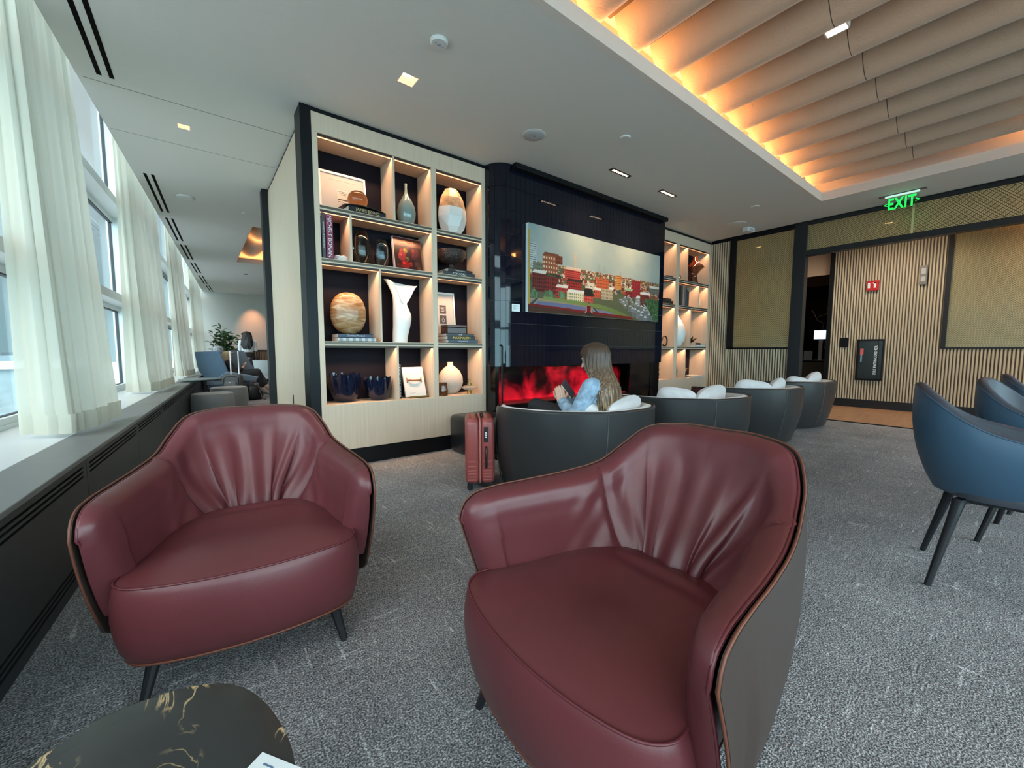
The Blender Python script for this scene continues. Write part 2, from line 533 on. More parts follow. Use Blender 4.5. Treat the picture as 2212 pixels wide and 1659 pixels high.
# panel joints of the ceiling
b = MB(); b.box(-0.60, 0.845, 4.700, 4.708, ZC - 0.001, ZC + 0.001)
struct(b.build('trim_3', mat('joint_grey', (0.2, 0.22, 0.22), 0.9)))
b = MB(); b.box(-0.55, 0.845, 5.595, 5.601, ZC - 0.001, ZC + 0.001)
struct(b.build('trim_4', MATS['joint_grey']))
# curtain pocket above the ceiling edge
b = MB(); b.fbox(-5.5, 18.8, -0.26, -0.2495, ZC, 4.60); b.fbox(-5.5, 18.8, -0.85, -0.2495, 4.60, 4.66)
struct(b.build('ceiling_pocket', M['ceil']))

def cove(x0, x1, y0, y1, first, pitch, name, label, ledpow, joint=None):
    """recess with felt rolls running along y and a warm led hidden behind its lip"""
    t = thing(name, label, 'ceiling feature', ((x0 + x1) / 2, (y0 + y1) / 2, ZC))
    t['kind'] = 'structure'
    ox, oy = (x0 + x1) / 2, (y0 + y1) / 2
    b = MB()
    lip = 0.05; h = 0.115
    for (a0, a1, c0, c1) in ((x0 - lip, x1 + lip, y1 - .003, y1 + lip), (x0 - lip, x1 + lip, y0 - lip, y0 + .003), (x0 - lip, x0 + .003, y0, y1), (x1 - .003, x1 + lip, y0, y1)):
        b.box(a0 - ox, a1 - ox, c0 - oy, c1 - oy, -0.001, h)
    b.build('cove_lip', M['fascia'], t)
    b = MB(); w = 0.26; top = 0.46
    b.box(x0 - w - ox, x1 + w - ox, y0 - w - oy, y1 + w - oy, top, top + 0.03)
    for (a0, a1, c0, c1) in ((x0 - w, x1 + w, y1 + w, y1 + w + .03), (x0 - w, x1 + w, y0 - w - .03, y0 - w), (x0 - w - .03, x0 - w, y0 - w, y1 + w), (x1 + w, x1 + w + .03, y0 - w, y1 + w)):
        b.box(a0 - ox, a1 - ox, c0 - oy, c1 - oy, 0.1, top)
    b.box(x0 - w - ox, x1 + w - ox, y1 + lip - oy, y1 + w - oy, 0.095, 0.105)
    b.box(x1 + lip - ox, x1 + w - ox, y0 - w - oy, y1 + w - oy, 0.095, 0.105)
    b.box(x0 - w - ox, x0 - lip - ox, y0 - w - oy, y1 + w - oy, 0.095, 0.105)
    b.box(x0 - w - ox, x1 + w - ox, y0 - w - oy, y0 - lip - oy, 0.095, 0.105)
    b.build('cove_shell', M['fascia'], t)
    # rolls
    ya, yb = y0 - 0.05, y1 + 0.10
    xs = first
    gap = 0.07
    while xs + pitch < x1 + 0.02:
        segs = [(ya, yb)] if joint is None else [(ya, joint - 0.003), (joint + 0.003, yb)]
        r = MB()
        for (s0, s1) in segs:
            P = []
            n = 18
            for yy in (s0, s1):
                row = []
                for k in range(n + 1):
                    f = k / n
                    x = xs + gap / 2 + (pitch - gap) * f
                    z = 0.385 - 0.215 * (math.sin(PI * f) ** 0.72)
                    row.append((x - ox, yy - oy, z))
                P.append(row)
            r.grid(P, flip=False)
            for yy, fl in ((s0, False), (s1, True)):
                row = P[0] if yy == s0 else P[1]
                base = [(p[0], p[1], 0.40) for p in row]
                r.grid([row, base], flip=fl)
        r.build('felt_roll', M['scallop'], t, smooth='auto', angle=50)
        xs += pitch
    # flat boards in the gaps between the rolls
    r = MB(); r.box(x0 - 0.2 - ox, x1 + 0.1 - ox, ya - oy, yb + 0.02 - oy, 0.40, 0.42)
    xs = first
    while xs < x1 + 0.05:
        r.box(xs - gap / 2 - ox, xs + gap / 2 - ox, ya - oy, yb + 0.03 - oy, 0.35, 0.40)
        xs += pitch
    r.build('backing_board', mat('cove_backing', (0.07, 0.05, 0.035), 0.8), t)
    org = (1.0, 0.40, 0.13)
    area('cove_led', (0, y1 + 0.15 - oy, 0.12), (0, -0.35, 1), x1 - x0, 0.03, 1.5 * ledpow * (x1 - x0), org, t)
    area('cove_led', (x1 + 0.15 - ox, 0, 0.12), (0.1, 0, 1), 0.03, y1 - y0, 7.0 * ledpow * (y1 - y0), org, t)
    area('cove_led', (x0 - 0.15 - ox, 0, 0.12), (0.3, 0, 1), 0.03, y1 - y0, ledpow * (y1 - y0) * .6, org, t)
    return t
tr = cove(TX0, TX1, TY0, TY1, 0.70, 0.4605, 'ceiling_cove', 'large lit ceiling recess with beige felt rolls and orange glow along its edge', 11.0, joint=1.01)
cove(0.86, 3.4, 8.41, 11.95, 0.86, 0.60, 'ceiling_cove', 'small orange lit ceiling recess far back behind the shelf block', 9.0)
# square downlight set between the rolls
t = thing('cove_downlight', 'small bright square downlight set between the felt rolls of the large recess', 'ceiling light', (3.78, 1.015, 3.475), 0)
b = MB(); b.box(-.036, .036, -.060, .060, -0.029, -0.024); b.build('lamp_face', mat('warm_lamp', (1, .85, .7), .4, emis=(1.0, 0.74, 0.52), estr=6), t)
b = MB()
for a in ((-.046, -.036, -.070, .070), (.036, .046, -.070, .070), (-.046, .046, -.070, -.060), (-.046, .046, .060, .070)): b.box(a[0], a[1], a[2], a[3], -.03, .03)
b.build('lamp_frame', M['fascia'], t)

# walls nobody walks through
b = MB(); b.box(8.1, 14.5, Y0 - 0.15, Y0, 0, 4.66); b.box(ex(Y0, -.9), 8.1, Y0 - .15, Y0, 0, .3); b.box(ex(Y0, -.9), 8.1, Y0 - .15, Y0, 3.2, 4.66); struct(b.build('wall_back', M['wall']))
for i in range(4):        # glazed end of the lounge behind the viewer
    x0 = -1.5 + i * 2.4
    t = bpy.data.objects.new('window_%d' % (20 + i), None); COL.objects.link(t); t.location = (x0, Y0 - .1, .3); struct(t)
    w = MB(); w.box(0, .06, -.04, .06, 0, 2.9); w.box(2.34, 2.4, -.04, .06, 0, 2.9); w.box(0, 2.4, -.04, .06, 0, .06); w.box(0, 2.4, -.04, .06, 2.84, 2.9); w.box(0, 2.4, -.04, .06, 1.5, 1.57)
    w.build('window_frame', M['alu'], t)
    w = MB(); w.box(.05, 2.35, 0, .006, .05, 2.85); w.build('pane', M['glass'], t)
b = MB(); b.box(ex(Y1, -.9), 14.6, Y1, Y1 + 0.15, 0, 4.66); struct(b.build('wall_far', M['wall']))
b = MB(); b.box(14.5, 14.65, Y0, Y1, 0, 3.9); struct(b.build('wall_right', M['wall']))
b = MB(); b.box(7.6, 7.75, 6.5, Y1, 0, 3.3); struct(b.build('wall_far_right', M['wall']))

# ------------------------------------------------------------------ facade
UM = [-4.15 + 3.05 * i for i in range(9)]       # mullion stations
def window_bay(i, u0, u1):
    mid = F((u0 + u1) / 2, -0.72, 0.6)
    t = bpy.data.objects.new('window_%d' % (i + 1), None); COL.objects.link(t); t.location = mid
    t.rotation_euler = (0, 0, FANG); struct(t)
    w = (u1 - u0) / 2
    # local: y = along the windows, x = into the room
    b = MB()
    for z in (1.74, 2.98):
        b.box(-0.03, 0.20, -w, w, z - 0.6, z - 0.6 + 0.10)           # deep transom
        b.box(-0.02, 0.03, -w, w, z - 0.66, z - 0.6)                   # bottom bead
    b.box(-0.03, 0.05, -w, w, 0.0, 0.055)
    b.box(-0.03, 0.05, -w, w, 3.92, 4.02)
    for s in (-1, 1):
        b.box(-0.04, 0.10, s * w - 0.035 if s > 0 else -w, s * w if s > 0 else -w + 0.035, 0, 4.0)
    b.build('window_frame', M['alu'], t, bevel=0.003)
    b = MB()
    for s in (-1, 1):
        y = s * (w - 0.035)
        b.box(-0.02, 0.012, y - 0.008, y + 0.008, 0.0, 4.0)
    for z in (1.14, 2.38, 1.075, 2.315, 0.055):
        b.box(-0.015, 0.02, -w, w, z - 0.008, z + 0.004)
    b.build('gasket', M['gasket'], t)
    b = MB(); b.box(-0.006, 0.0, -w + .03, w - .03, 0.05, 3.95)
    b.build('pane', M['glass'], t)
for i in range(8):
    window_bay(i, UM[i], UM[i + 1])
b = MB(); b.fbox(-5.3, -4.15, -0.8, -0.7, 0, 4.66); b.fbox(20.25, 20.6, -0.8, -0.7, 0, 4.66)
struct(b.build('wall_left', M['alu']))
b = MB(); b.fbox(-5.2, 18.55, -0.78, -0.230, 0.48, 0.578); struct(b.build('sill_1', M['sill'], bevel=0.003))
b = MB(); b.fbox(-5.2, 18.55, -0.78, -0.66, 0.576, 0.61); struct(b.build('sill_2', M['alu']))
# radiator / convector cover along the windows, one unit per panel
def convector(u0, u1, last=False):
    c = F(u0, 0, 0)
    t = thing('radiator_cover', 'charcoal convector cover with slotted grilles under the windows', 'radiator', c, FANG, 'convector covers under the windows')
    Lx = u1 - u0
    b = MB(); b.box(-0.228, 0, 0.002, Lx - 0.002, 0.555, 0.58); b.build('top_plate', M['radtop'], t, bevel=0.004)
    b = MB()
    g0, g1 = 0.05, Lx - 0.05
    def panel(z0, z1): b.box(-0.012, 0, 0.003, Lx - 0.003, z0, z1)
    panel(0.545, 0.556)
    for k in range(3): 
        pass
    zs = [(0.522, 0.533), (0.499, 0.510), (0.476, 0.487)]
    panel(0.533, 0.546); panel(0.510, 0.522); panel(0.487, 0.499); panel(0.115, 0.476)
    zl = [(0.095, 0.108), (0.072, 0.085), (0.049, 0.062)]
    panel(0.108, 0.116); panel(0.085, 0.095); panel(0.062, 0.072); panel(0.0, 0.049)
    for (a, c2) in zs + zl:
        b.box(-0.012, 0, 0.003, g0, a, c2); b.box(-0.012, 0, g1, Lx - 0.003, a, c2)
    b.build('front_panel', M['rad'], t)
    b = MB(); b.box(-0.22, -0.03, 0.01, Lx - 0.01, 0.0, 0.55); b.build('inner_box', M['dark'], t)
    return t
u = 2.99 - 1.30 * 5
while u < 18.4:
    convector(u, min(u + 1.30, 18.42)); u += 1.30

# curtains: gathered sheer panels
def curtain(us, top_u, label, seed):
    rnd = random.Random(seed)
    t = thing('curtain', label, 'curtain', F(us[0][0], us[0][1], 0.62))
    n, mrow = 220, 28
    top_z, bot_z = 4.30, 0.605
    ks = np.linspace(0, 1, len(us))
    ph = [rnd.uniform(0, 6.28) for _ in range(6)]
    rows = []; hem = []
    for j in range(mrow):
        g = j / (mrow - 1)
        z = bot_z + (top_z - bot_z) * g
        row = []
        for i in range(n):
            f = i / (n - 1)
            p = interp(f, ks, us)
            q = interp(f, ks, top_u)
            gg = min(1.0, g * 1.35) ** 0.8
            uu = p[0] * (1 - gg) + q[0] * gg; vv = p[1] * (1 - gg) + q[1] * gg
            a = 0.030 * (1 - 0.25 * g)
            w = math.sin(f * 40 + ph[0] + 0.8 * math.sin(g * 2.2 + ph[1])) + 0.45 * math.sin(f * 71 + ph[2] + g) + 0.35 * math.sin(f * 17 + ph[3] - 1.5 * g) + 0.28 * math.sin(f * 123 + ph[5])
            x = F(uu + a * 0.5 * math.cos(f * 40 + ph[4]), vv + a * w * 0.62, z)
            o = F(us[0][0], us[0][1], 0.62)
            row.append((x[0] - o[0], x[1] - o[1], x[2] - o[2]))
        rows.append(row)
    b = MB(); b.grid(rows)
    b.build('curtain_cloth', M['curtain'], t, smooth=True)
    # deeper hem at the foot
    h = MB(); o = F(us[0][0], us[0][1], 0.62)
    hr = []
    for z in (bot_z - 0.62, bot_z - 0.62 + 0.12):
        hr.append([(p[0] + FN.x * 0.004, p[1] + FN.y * 0.004, z) for p in rows[0]])
    h.grid(hr); h.build('curtain_hem', M['curtain'], t, smooth=True)
    return t
curtain([(3.76, -.45), (3.66, -.24), (3.76, -.19), (4.0, -.15), (4.45, -.13)], [(3.86, -.47), (3.84, -.36), (3.98, -.32), (4.3, -.30), (4.72, -.30)], 'nearest white sheer curtain hanging in front of the big left window', 1)
curtain([(6.85, -.48), (6.82, -.24), (7.1, -.19), (7.6, -.17), (8.12, -.17)], [(7.0, -.47), (7.05, -.36), (7.3, -.32), (7.8, -.31), (8.75, -.31)], 'second sheer curtain from the front, above the convector covers', 2)
curtain([(10.75, -.42), (10.7, -.25), (10.9, -.18), (11.1, -.15), (11.5, -.15)], [(10.75, -.42), (10.8, -.36), (11.0, -.32), (11.3, -.31), (12.3, -.31)], 'third sheer curtain, above the back of the blue wing armchair', 3)
curtain([(15.4, -.42), (15.4, -.25), (15.8, -.18), (16.4, -.15), (17.2, -.15)], [(15.5, -.42), (15.6, -.36), (16.0, -.32), (16.8, -.31), (18.0, -.31)], 'farthest sheer curtain, beside the far wall and the big plant', 4)

# what stands outside: snowy ground, low terminal roofs
t = thing('terminal_building', 'low grey and white terminal building outside the left window', 'building', (-18, 46, -4.0))
b = MB(); b.box(-40, 10.5, -4, 8, 0, 3.9); b.build('terminal_wall', mat('terminal_wall', (0.16, 0.22, 0.24), 0.8, noise=(0.5, 0.35)), t)
b = MB(); b.box(-40, 10.9, -4.3, 8, 3.9, 4.12); b.box(-40, 9.6, -2.5, 9, 4.12, 4.35); b.build('snowy_roof', mat('snow_roof', (0.55, 0.62, 0.64), 0.8), t)
b = MB(); b.box(-40, 8.0, 0, 8, 4.35, 4.75); b.box(-40, 6, 3, 8, 4.75, 5.0); b.build('roof_plant', mat('roof_plant', (0.12, 0.17, 0.2), 0.8), t)
b = MB(); b.box(-160, 60, -40, 260, -4.3, -4.0); tag(b.build('apron', mat('apron_grey', (0.42, 0.45, 0.46), 0.8, noise=(0.2, 0.3))), 'pale grey airport apron outside the windows', 'ground', kind='structure')

# ceiling slot diffusers
def slot(i, p0, p1, lab):
    a = Vector(p0 + (ZC,)); c = Vector(p1 + (ZC,)); d = (c - a); ln = d.length; ang = math.atan2(d.y, d.x) - PI / 2
    t = thing('slot_diffuser', lab, 'air vent', a, ang)
    b = MB()
    for x in (-0.012, 0.060): b.box(x, x + 0.030, 0, ln, -0.0015, 0.0)
    b.build('slot', M['dark'], t)
    b = MB(); b.box(-0.016, 0.094, -0.004, ln + .004, -0.0008, 0.0); b.build('frame', M['ceil'], t)
slot(0, (-0.53, 2.6), (-0.497, 4.598), 'nearest twin black slot air vent in the ceiling, at the top left edge')
for i, (p0, p1, lb) in enumerate([((-.396, 6.724), (-.317, 8.372), 'second twin slot air vent from the front, beyond the ceiling joints'),
    ((-.287, 8.712), (-.188, 10.348), 'third twin slot air vent from the front along the window side'),
    ((-.155, 10.687), (-.042, 12.303), 'fourth twin slot air vent from the front along the window side'),
    ((-.015, 12.661), (.114, 14.247), 'third last twin slot air vent towards the far wall'),
    ((.152, 14.676), (.293, 16.379), 'second last twin slot air vent towards the far wall'),
    ((.347, 16.783), (.493, 18.35), 'last twin slot air vent, ending at the far wall')]):
    slot(i + 1, p0, p1, lb)

# ------------------------------------------------------------------ shelf block
LV = [3.055, 2.44, 1.972, 1.213, 0.612]          # undersides / tops of the rows
YF0 = 4.016
DEP = 0.34
def shelf_wall(name, label, x0, x1, cols, divs, loc, left_post=False):
    t = thing(name, label, 'shelving unit', (x0, YF0, 0))
    X = lambda x: x - x0
    st = MB()
    st.box(X(x0), X(x1), 0.0, 0.36, 3.055, 3.225)      # head panel
    for a, c in cols['stiles']:
        st.box(X(a), X(c), 0.0, DEP, 0.612, 3.055)
    st.box(X(x0), X(x1), 0.0, DEP + .02, 0.165, 0.612)        # plinth drawer front
    st.build('carcass', M['oak'], t, bevel=0.002)
    b = MB(); b.box(X(x0), X(x1), DEP, DEP + .02, 0.61, 3.06); b.build('back_panel', M['plum'], t)
    b = MB(); b.box(X(x0), X(x1), 0.004, 0.05, 3.225, ZC - 0.002); b.build('top_black_strip', M['black'], t)  # black strip between head panel and ceiling
    b = MB(); b.box(X(x0), X(x1), 0.012, 0.08, 0.0, 0.165); b.build('kickboard', M['black'], t)
    for (a, c) in cols['open']:
        for z in LV[1:4]:
            s = MB(); s.box(X(a), X(c), 0.004, DEP, z - 0.042, z - 0.002); o = s.build('shelf', M['oak'], t)
            s = MB(); s.box(X(a), X(c), 0.0, 0.012, z - 0.028, z - 0.008); s.build('metal_edge', M['brass_strip'], o)
    cells = []
    for (a, c), dv in zip(cols['open'], divs):
        for r in range(4):
            zt_, zb = (LV[r] if r == 0 else LV[r] - 0.042), LV[r + 1]
            xs = [a] + ([dv[r]] if dv[r] else []) + [c]
            if dv[r]:
                s = MB(); s.box(X(dv[r]) - 0.009, X(dv[r]) + 0.009, 0.006, DEP, zb, zt_); s.build('divider', M['oak'], t)
            for k in range(len(xs) - 1):
                cells.append((xs[k], xs[k + 1], zb, zt_))
    for (a, c, zb, zt_) in cells:
        s = MB(); s.box(X(a) + .004, X(c) - .004, 0.012, 0.017, zt_ - 0.020, zt_ - 0.0005); s.box(X(a) + .004, X(c) - .004, 0.047, 0.050, zt_ - 0.019, zt_ - 0.0005); s.build('light_channel', M['channel'], t)
        w = c - a - 0.008
        area('shelf_light', (X((a + c) / 2), 0.0225, zt_ - 0.004), (0, 0.52, -0.86), w, 0.006, 4.2 * w, (1.0, 0.56, 0.30), t, spread=120)
    return t
cl = dict(stiles=[(0.889, 0.937), (2.045, 2.103), (2.684, 2.735)], open=[(0.937, 2.045), (2.103, 2.684)])
shelf_wall('display_shelving', 'large pale oak display shelving left of the black tiled fireplace', 0.889, 2.735, cl, [(1.637, 1.205, 1.474, 1.640), (None, None, None, None)], None)
cr = dict(stiles=[(6.16, 6.30), (6.893, 7.0), (8.085, 8.155)], open=[(6.30, 6.893), (7.0, 8.085)])
shelf_wall('display_shelving', 'pale oak display shelving right of the fireplace, next to the ribbed wall', 6.16, 8.155, cr, [(None, None, None, None), (7.29, 7.745, 7.47, 7.32)], None)
# core block between both shelving units
b = MB(); b.box(0.855, 8.16, YF0 + DEP + 0.021, 6.38, 0, ZC - .001); struct(b.build('wall_core', M['oak']))
t = thing('end_panel', 'tall pale oak end panel between two black posts, left side of the shelf block', 'wall panel', (0.85, 4.25, 0))
t['kind'] = 'structure'
b = MB(); b.box(0, 0.035, 0.0, 2.14, 0, 3.235); b.build('oak_panel', M['oak_side'], t)
b = MB(); b.box(0.002, 0.035, 0, 2.14, 3.235, ZC - .001); b.build('panel_black_strip', M['black'], t)  # black band closing the oak panel to the ceiling
b = MB(); b.box(-0.004, 0.0, 0.9, 0.935, 0.42, 0.62); b.build('card_reader', M['black'], t, bevel=0.002)
t = thing('corner_post', 'tall black corner post at the left front of the oak shelving', 'post', (0.80, 4.016, 0)); t['kind'] = 'structure'
b = MB(); b.box(0, 0.089, -.002, 0.235, 0, ZC - .001); b.build('post', M['black'], t, bevel=.002)
t = thing('corner_post', 'tall black post at the far end of the pale oak end panel', 'post', (0.775, 6.39, 0)); t['kind'] = 'structure'
b = MB(); b.box(0, 0.10, 0, 0.16, 0, ZC - .001); b.build('post', M['dkframe'], t, bevel=.002)

# ------------------------------------------------------------------ fireplace
fp = thing('fireplace', 'black glossy tiled chimney breast with a long open firebox', 'fireplace', (2.74, 3.806, 0))
R = 0.21
tw, thh = 0.0715, 0.2585
ztop, zbot = 3.262, 0.935
g = MB()
arc = [(R - R * math.cos(a), R - R * math.sin(a)) for a in np.linspace(0, PI / 2, 9)]
g.prism([(p[0] + .004, p[1] + .004) for p in arc] + [(3.40, 0.004), (3.40, 0.55), (0.004, 0.55)], zbot + .002, ztop - .001)
g.build('hood_body', M['grout'], fp)
g = MB()
rnd = random.Random(3)
def tile(p0, p1, z0, z1):
    a = Vector((p0[0], p0[1], 0)); c = Vector((p1[0], p1[1], 0)); d = (c - a); ln = d.length; d.normalize()
    n = Vector((d.y, -d.x, 0))
    gpx = 0.0012
    tx = rnd.gauss(0, 0.0016); tz = rnd.gauss(0, 0.0011)
    vs = []
    for (s_, z) in ((gpx, z0 + gpx), (ln - gpx, z0 + gpx), (ln - gpx, z1 - gpx), (gpx, z1 - gpx)):
        off = 0.0035 + tx * (s_ / ln - .5) * tw + tz * ((z - z0) / thh - .5) * thh
        q = a + d * s_ + n * off
        vs.append((q.x, q.y, z))
    bk = [(v[0] - n.x * .006, v[1] - n.y * .006, v[2]) for v in vs]
    g.add(vs + bk, [(0, 1, 2, 3), (4, 7, 6, 5), (0, 4, 5, 1), (1, 5, 6, 2), (2, 6, 7, 3), (3, 7, 4, 0)])
rowz = [zbot + i * thh for i in range(9)] + [ztop]
arct = [(R - R * math.cos(a), R - R * math.sin(a)) for a in np.linspace(0, PI / 2, 6)]
for r in range(9):
    z0, z1 = rowz[r], rowz[r + 1]
    for k in range(5): tile(arct[k], arct[k + 1], z0, z1)
    x = R
    while x < 3.40 - 1e-6:
        tile((x, 0), (min(x + tw, 3.40), 0), z0, z1); x += tw
    y = 0
    for k in range(3): tile((3.404, k * tw), (3.404, (k + 1) * tw), z0, z1)
g.build('tile_cladding', M['tile'], fp)
b = MB(); b.box(0.22, 3.36, -0.085, -0.006, 3.205, ZC - .001); b.build('shade_housing', M['black'], fp, bevel=.006)
b = MB()      # firebox shell
b.box(0.05, 3.30, 0.50, 0.54, 0.0, 0.94); b.box(0.004, 0.055, 0.03, 0.54, 0.0, 0.94); b.box(3.16, 3.40, 0.03, 0.54, 0.0, 0.94)
b.box(0.05, 3.20, 0.05, 0.52, 0.0, 0.47)
b.build('firebox', mat('gloss_black', (0.004, 0.004, 0.005), 0.12), fp)
b = MB(); b.box(2.62, 3.16, 0.04, 0.06, 0.47, 0.935); b.build('side_glass_panel', MATS['gloss_black'], fp)
b = MB(); b.box(0.07, 2.62, 0.12, 0.44, 0.47, 0.485); b.build('ember_bed', mat('embers', (0.02, .002, .002), .6, emis=(1.0, 0.02, 0.03), estr=0.1, noise=(30, .5)), fp)
# glowing red mist
def mist_mat():
    m = bpy.data.materials.new('red_mist'); m.use_nodes = True
    nt = m.node_tree; nt.nodes.clear()
    o = nt.nodes.new('ShaderNodeOutputMaterial'); e = nt.nodes.new('ShaderNodeEmission')
    tc = nt.nodes.new('ShaderNodeTexCoord'); mp = nt.nodes.new('ShaderNodeMapping'); mp.inputs['Scale'].default_value = (1, 1.0, 0.75)
    n = nt.nodes.new('ShaderNodeTexNoise'); n.inputs['Scale'].default_value = 4.6; n.inputs['Detail'].default_value = 6; n.inputs['Roughness'].default_value = 0.62; n.inputs['Distortion'].default_value = 0.6
    sp = nt.nodes.new('ShaderNodeSeparateXYZ')
    nt.links.new(tc.outputs['Object'], mp.inputs[0]); nt.links.new(mp.outputs[0], n.inputs['Vector']); nt.links.new(tc.outputs['Object'], sp.inputs[0])
    hz = nt.nodes.new('ShaderNodeMapRange'); hz.inputs[1].default_value = 0.0; hz.inputs[2].default_value = 0.42; hz.inputs[3].default_value = 0.34; hz.inputs[4].default_value = 0.56
    n2 = nt.nodes.new('ShaderNodeTexNoise'); n2.inputs['Scale'].default_value = 1.6
    nt.links.new(tc.outputs['Object'], n2.inputs['Vector'])
    nt.links.new(sp.outputs['Z'], hz.inputs[0])
    sb = nt.nodes.new('ShaderNodeMath'); sb.operation = 'SUBTRACT'; nt.links.new(n.outputs[0], sb.inputs[0]); nt.links.new(hz.outputs[0], sb.inputs[1])
    ad = nt.nodes.new('ShaderNodeMath'); ad.operation = 'MULTIPLY_ADD'; nt.links.new(n2.outputs[0], ad.inputs[0]); ad.inputs[1].default_value = 0.55; ad.inputs[2].default_value = -0.29
    a2 = nt.nodes.new('ShaderNodeMath'); a2.operation = 'ADD'; nt.links.new(sb.outputs[0], a2.inputs[0]); nt.links.new(ad.outputs[0], a2.inputs[1])
    ml = nt.nodes.new('ShaderNodeMath'); ml.operation = 'MULTIPLY'; ml.use_clamp = False; nt.links.new(a2.outputs[0], ml.inputs[0]); ml.inputs[1].default_value = 15.0
    mxx = nt.nodes.new('ShaderNodeMath'); mxx.operation = 'MAXIMUM'; nt.links.new(ml.outputs[0], mxx.inputs[0]); mxx.inputs[1].default_value = 0.0
    e.inputs[0].default_value = (1.0, 0.012, 0.035, 1)
    nt.links.new(mxx.outputs[0], e.inputs['Strength']); nt.links.new(e.outputs[0], o.inputs['Volume'])
    return m
b = MB(); b.box(0.07, 2.60, 0.20, 0.42, 0, 0.42); b.build('red_flame_mist', mist_mat(), fp, loc=(0, 0, 0.487))

# ------------------------------------------------------------------ slatted screen (P1) and corridor wall (P2)
def slats(y0, y1, z0, z1, pitch=0.043, amp=0.012):
    prof = []
    y = y1
    while y > y0 + 1e-6:
        w = min(pitch, y - y0)
        prof += [(y, 0.0), (y - w * .08, -amp), (y - w * .20, -amp * 1.3), (y - w * .44, -amp * 1.3), (y - w * .56, -amp), (y - w * .64, 0.0), (y - w * 0.66, 0.004), (y - w * .98, 0.004)]
        y -= w
    return prof
def slat_panel(t, x, rects, ox, oy, m):
    b = MB()
    for (ya, yb, za, zb) in rects:
        pr = slats(ya, yb, za, zb)
        n0 = len(b.f)
        b.grid([[(x + d - ox, y - oy, za) for (y, d) in pr], [(x + d - ox, y - oy, zb) for (y, d) in pr]], flip=True)
        for k in range(n0, len(b.f)): b.mi[k] = 1 if (k - n0) % 8 in (5, 6, 7) else 0
        b.box(x + .005 - ox, x + .03 - ox, ya - oy, yb - oy, za, zb)
    return b.build('ribbed_panel', [m, M['gap']], t)
t = thing('ribbed_wall', 'beige ribbed wall panel with brass mesh window right of the shelving', 'wall', (XW, 2.6, 0)); t['kind'] = 'structure'
slat_panel(t, XW, [(3.655, 4.016, 0.0, 3.225), (2.60, 3.655, 0.0, 1.165)], XW, 2.6, M['slat'])
b = MB(); b.box(-.01, .03, 0.0, 1.06, 3.20, ZC + .03); b.box(-.02, .03, .94, 1.055, 1.165, 3.2); b.box(-.02, .03, 0.0, 1.0, 1.165, 1.195); b.box(0.0, .03, 0, 1.416, 3.225, 3.29)
b.build('mesh_frame', M['black'], t)
b = MB(); b.box(0.010, 0.012, 0.0, 0.945, 1.19, 3.21); b.build('wire_mesh', M['screen'], t)
b = MB(); b.box(0.03, 0.036, 0.0, 0.945, 1.19, 3.21); b.build('glass_sheet', glass_mat('tint_glass', (0.55, 0.50, 0.36), 0.10), t)
t = thing('portal_column', 'black column of the corridor portal left of the dark doorway', 'column', (XW, 2.42, 0)); t['kind'] = 'structure'
b = MB(); b.box(-.04, .12, 0, 0.18, 0, ZC + .03); b.build('column', M['dkframe'], t, bevel=.003)
t = thing('portal_header', 'black header beam with long brass mesh transom over the corridor opening', 'beam', (XW, 2.42, 2.725)); t['kind'] = 'structure'
b = MB(); b.box(-.03, .12, -6.1, 0, 0, 0.082); b.box(-.02, .1, -6.1, 0, .50, .56); b.build('header_beam', M['dkframe'], t, bevel=.003)
b = MB(); b.box(0.02, 0.022, -6.1, 0, .08, .5); b.build('wire_mesh', M['screen'], t)
b = MB(); b.box(0.05, 0.056, -6.1, 0, .08, .5); b.build('glass_sheet', MATS.get('x') or glass_mat('tint_glass_b', (0.50, 0.44, 0.30), 0.10), t)
b = MB()
for y in (-1.265, -3.3, -5.3): b.box(0.0, 0.03, y - .012, y + .012, .08, .5)
b.build('mesh_mullion', mat('brass_mullion', (0.55, 0.5, 0.27), 0.4, metal=.3), t)

t = thing('wall_corridor', None, None, (XP, 0, 0)); t['kind'] = 'structure'
slat_panel(t, XP, [(0.99, 2.584, 0.165, 3.27), (-3.65, 0.99, 0.165, 1.19), (3.25, 12, .165, 3.27)], XP, 0, M['slat'])
b = MB(); b.box(-.02, .03, -3.65, 2.584, 0.0, 0.165); b.box(-.02, .03, 3.25, 12, 0.0, 0.165); b.build('baseboard', M['dkframe'], t)
b = MB(); b.box(-.03, .05, .93, .99, 1.19, 3.27); b.box(-.03, .05, -3.65, .99, 1.17, 1.20); b.build('mesh_frame', M['dkframe'], t)
b = MB(); b.box(0.010, 0.012, -3.65, 0.935, 1.2, 3.27); b.build('wire_mesh', M['screen'], t)
b = MB(); b.box(0.04, 0.05, -3.65, 0.935, 1.2, 3.27); b.build('glass_sheet', mat('olive_backing', (0.16, 0.13, 0.07), 0.12), t)
b = MB(); b.box(-.03, .10, 2.584, 2.655, 0, 3.27); b.box(-.03, .10, 3.18, 3.25, 0, 3.27); b.build('door_frame', M['black'], t)
b = MB(); b.box(.08, .10, 2.655, 3.18, 2.73, 3.27); b.build('door_transom', mat('tan_panel', (0.36, 0.24, 0.16), .6), t)
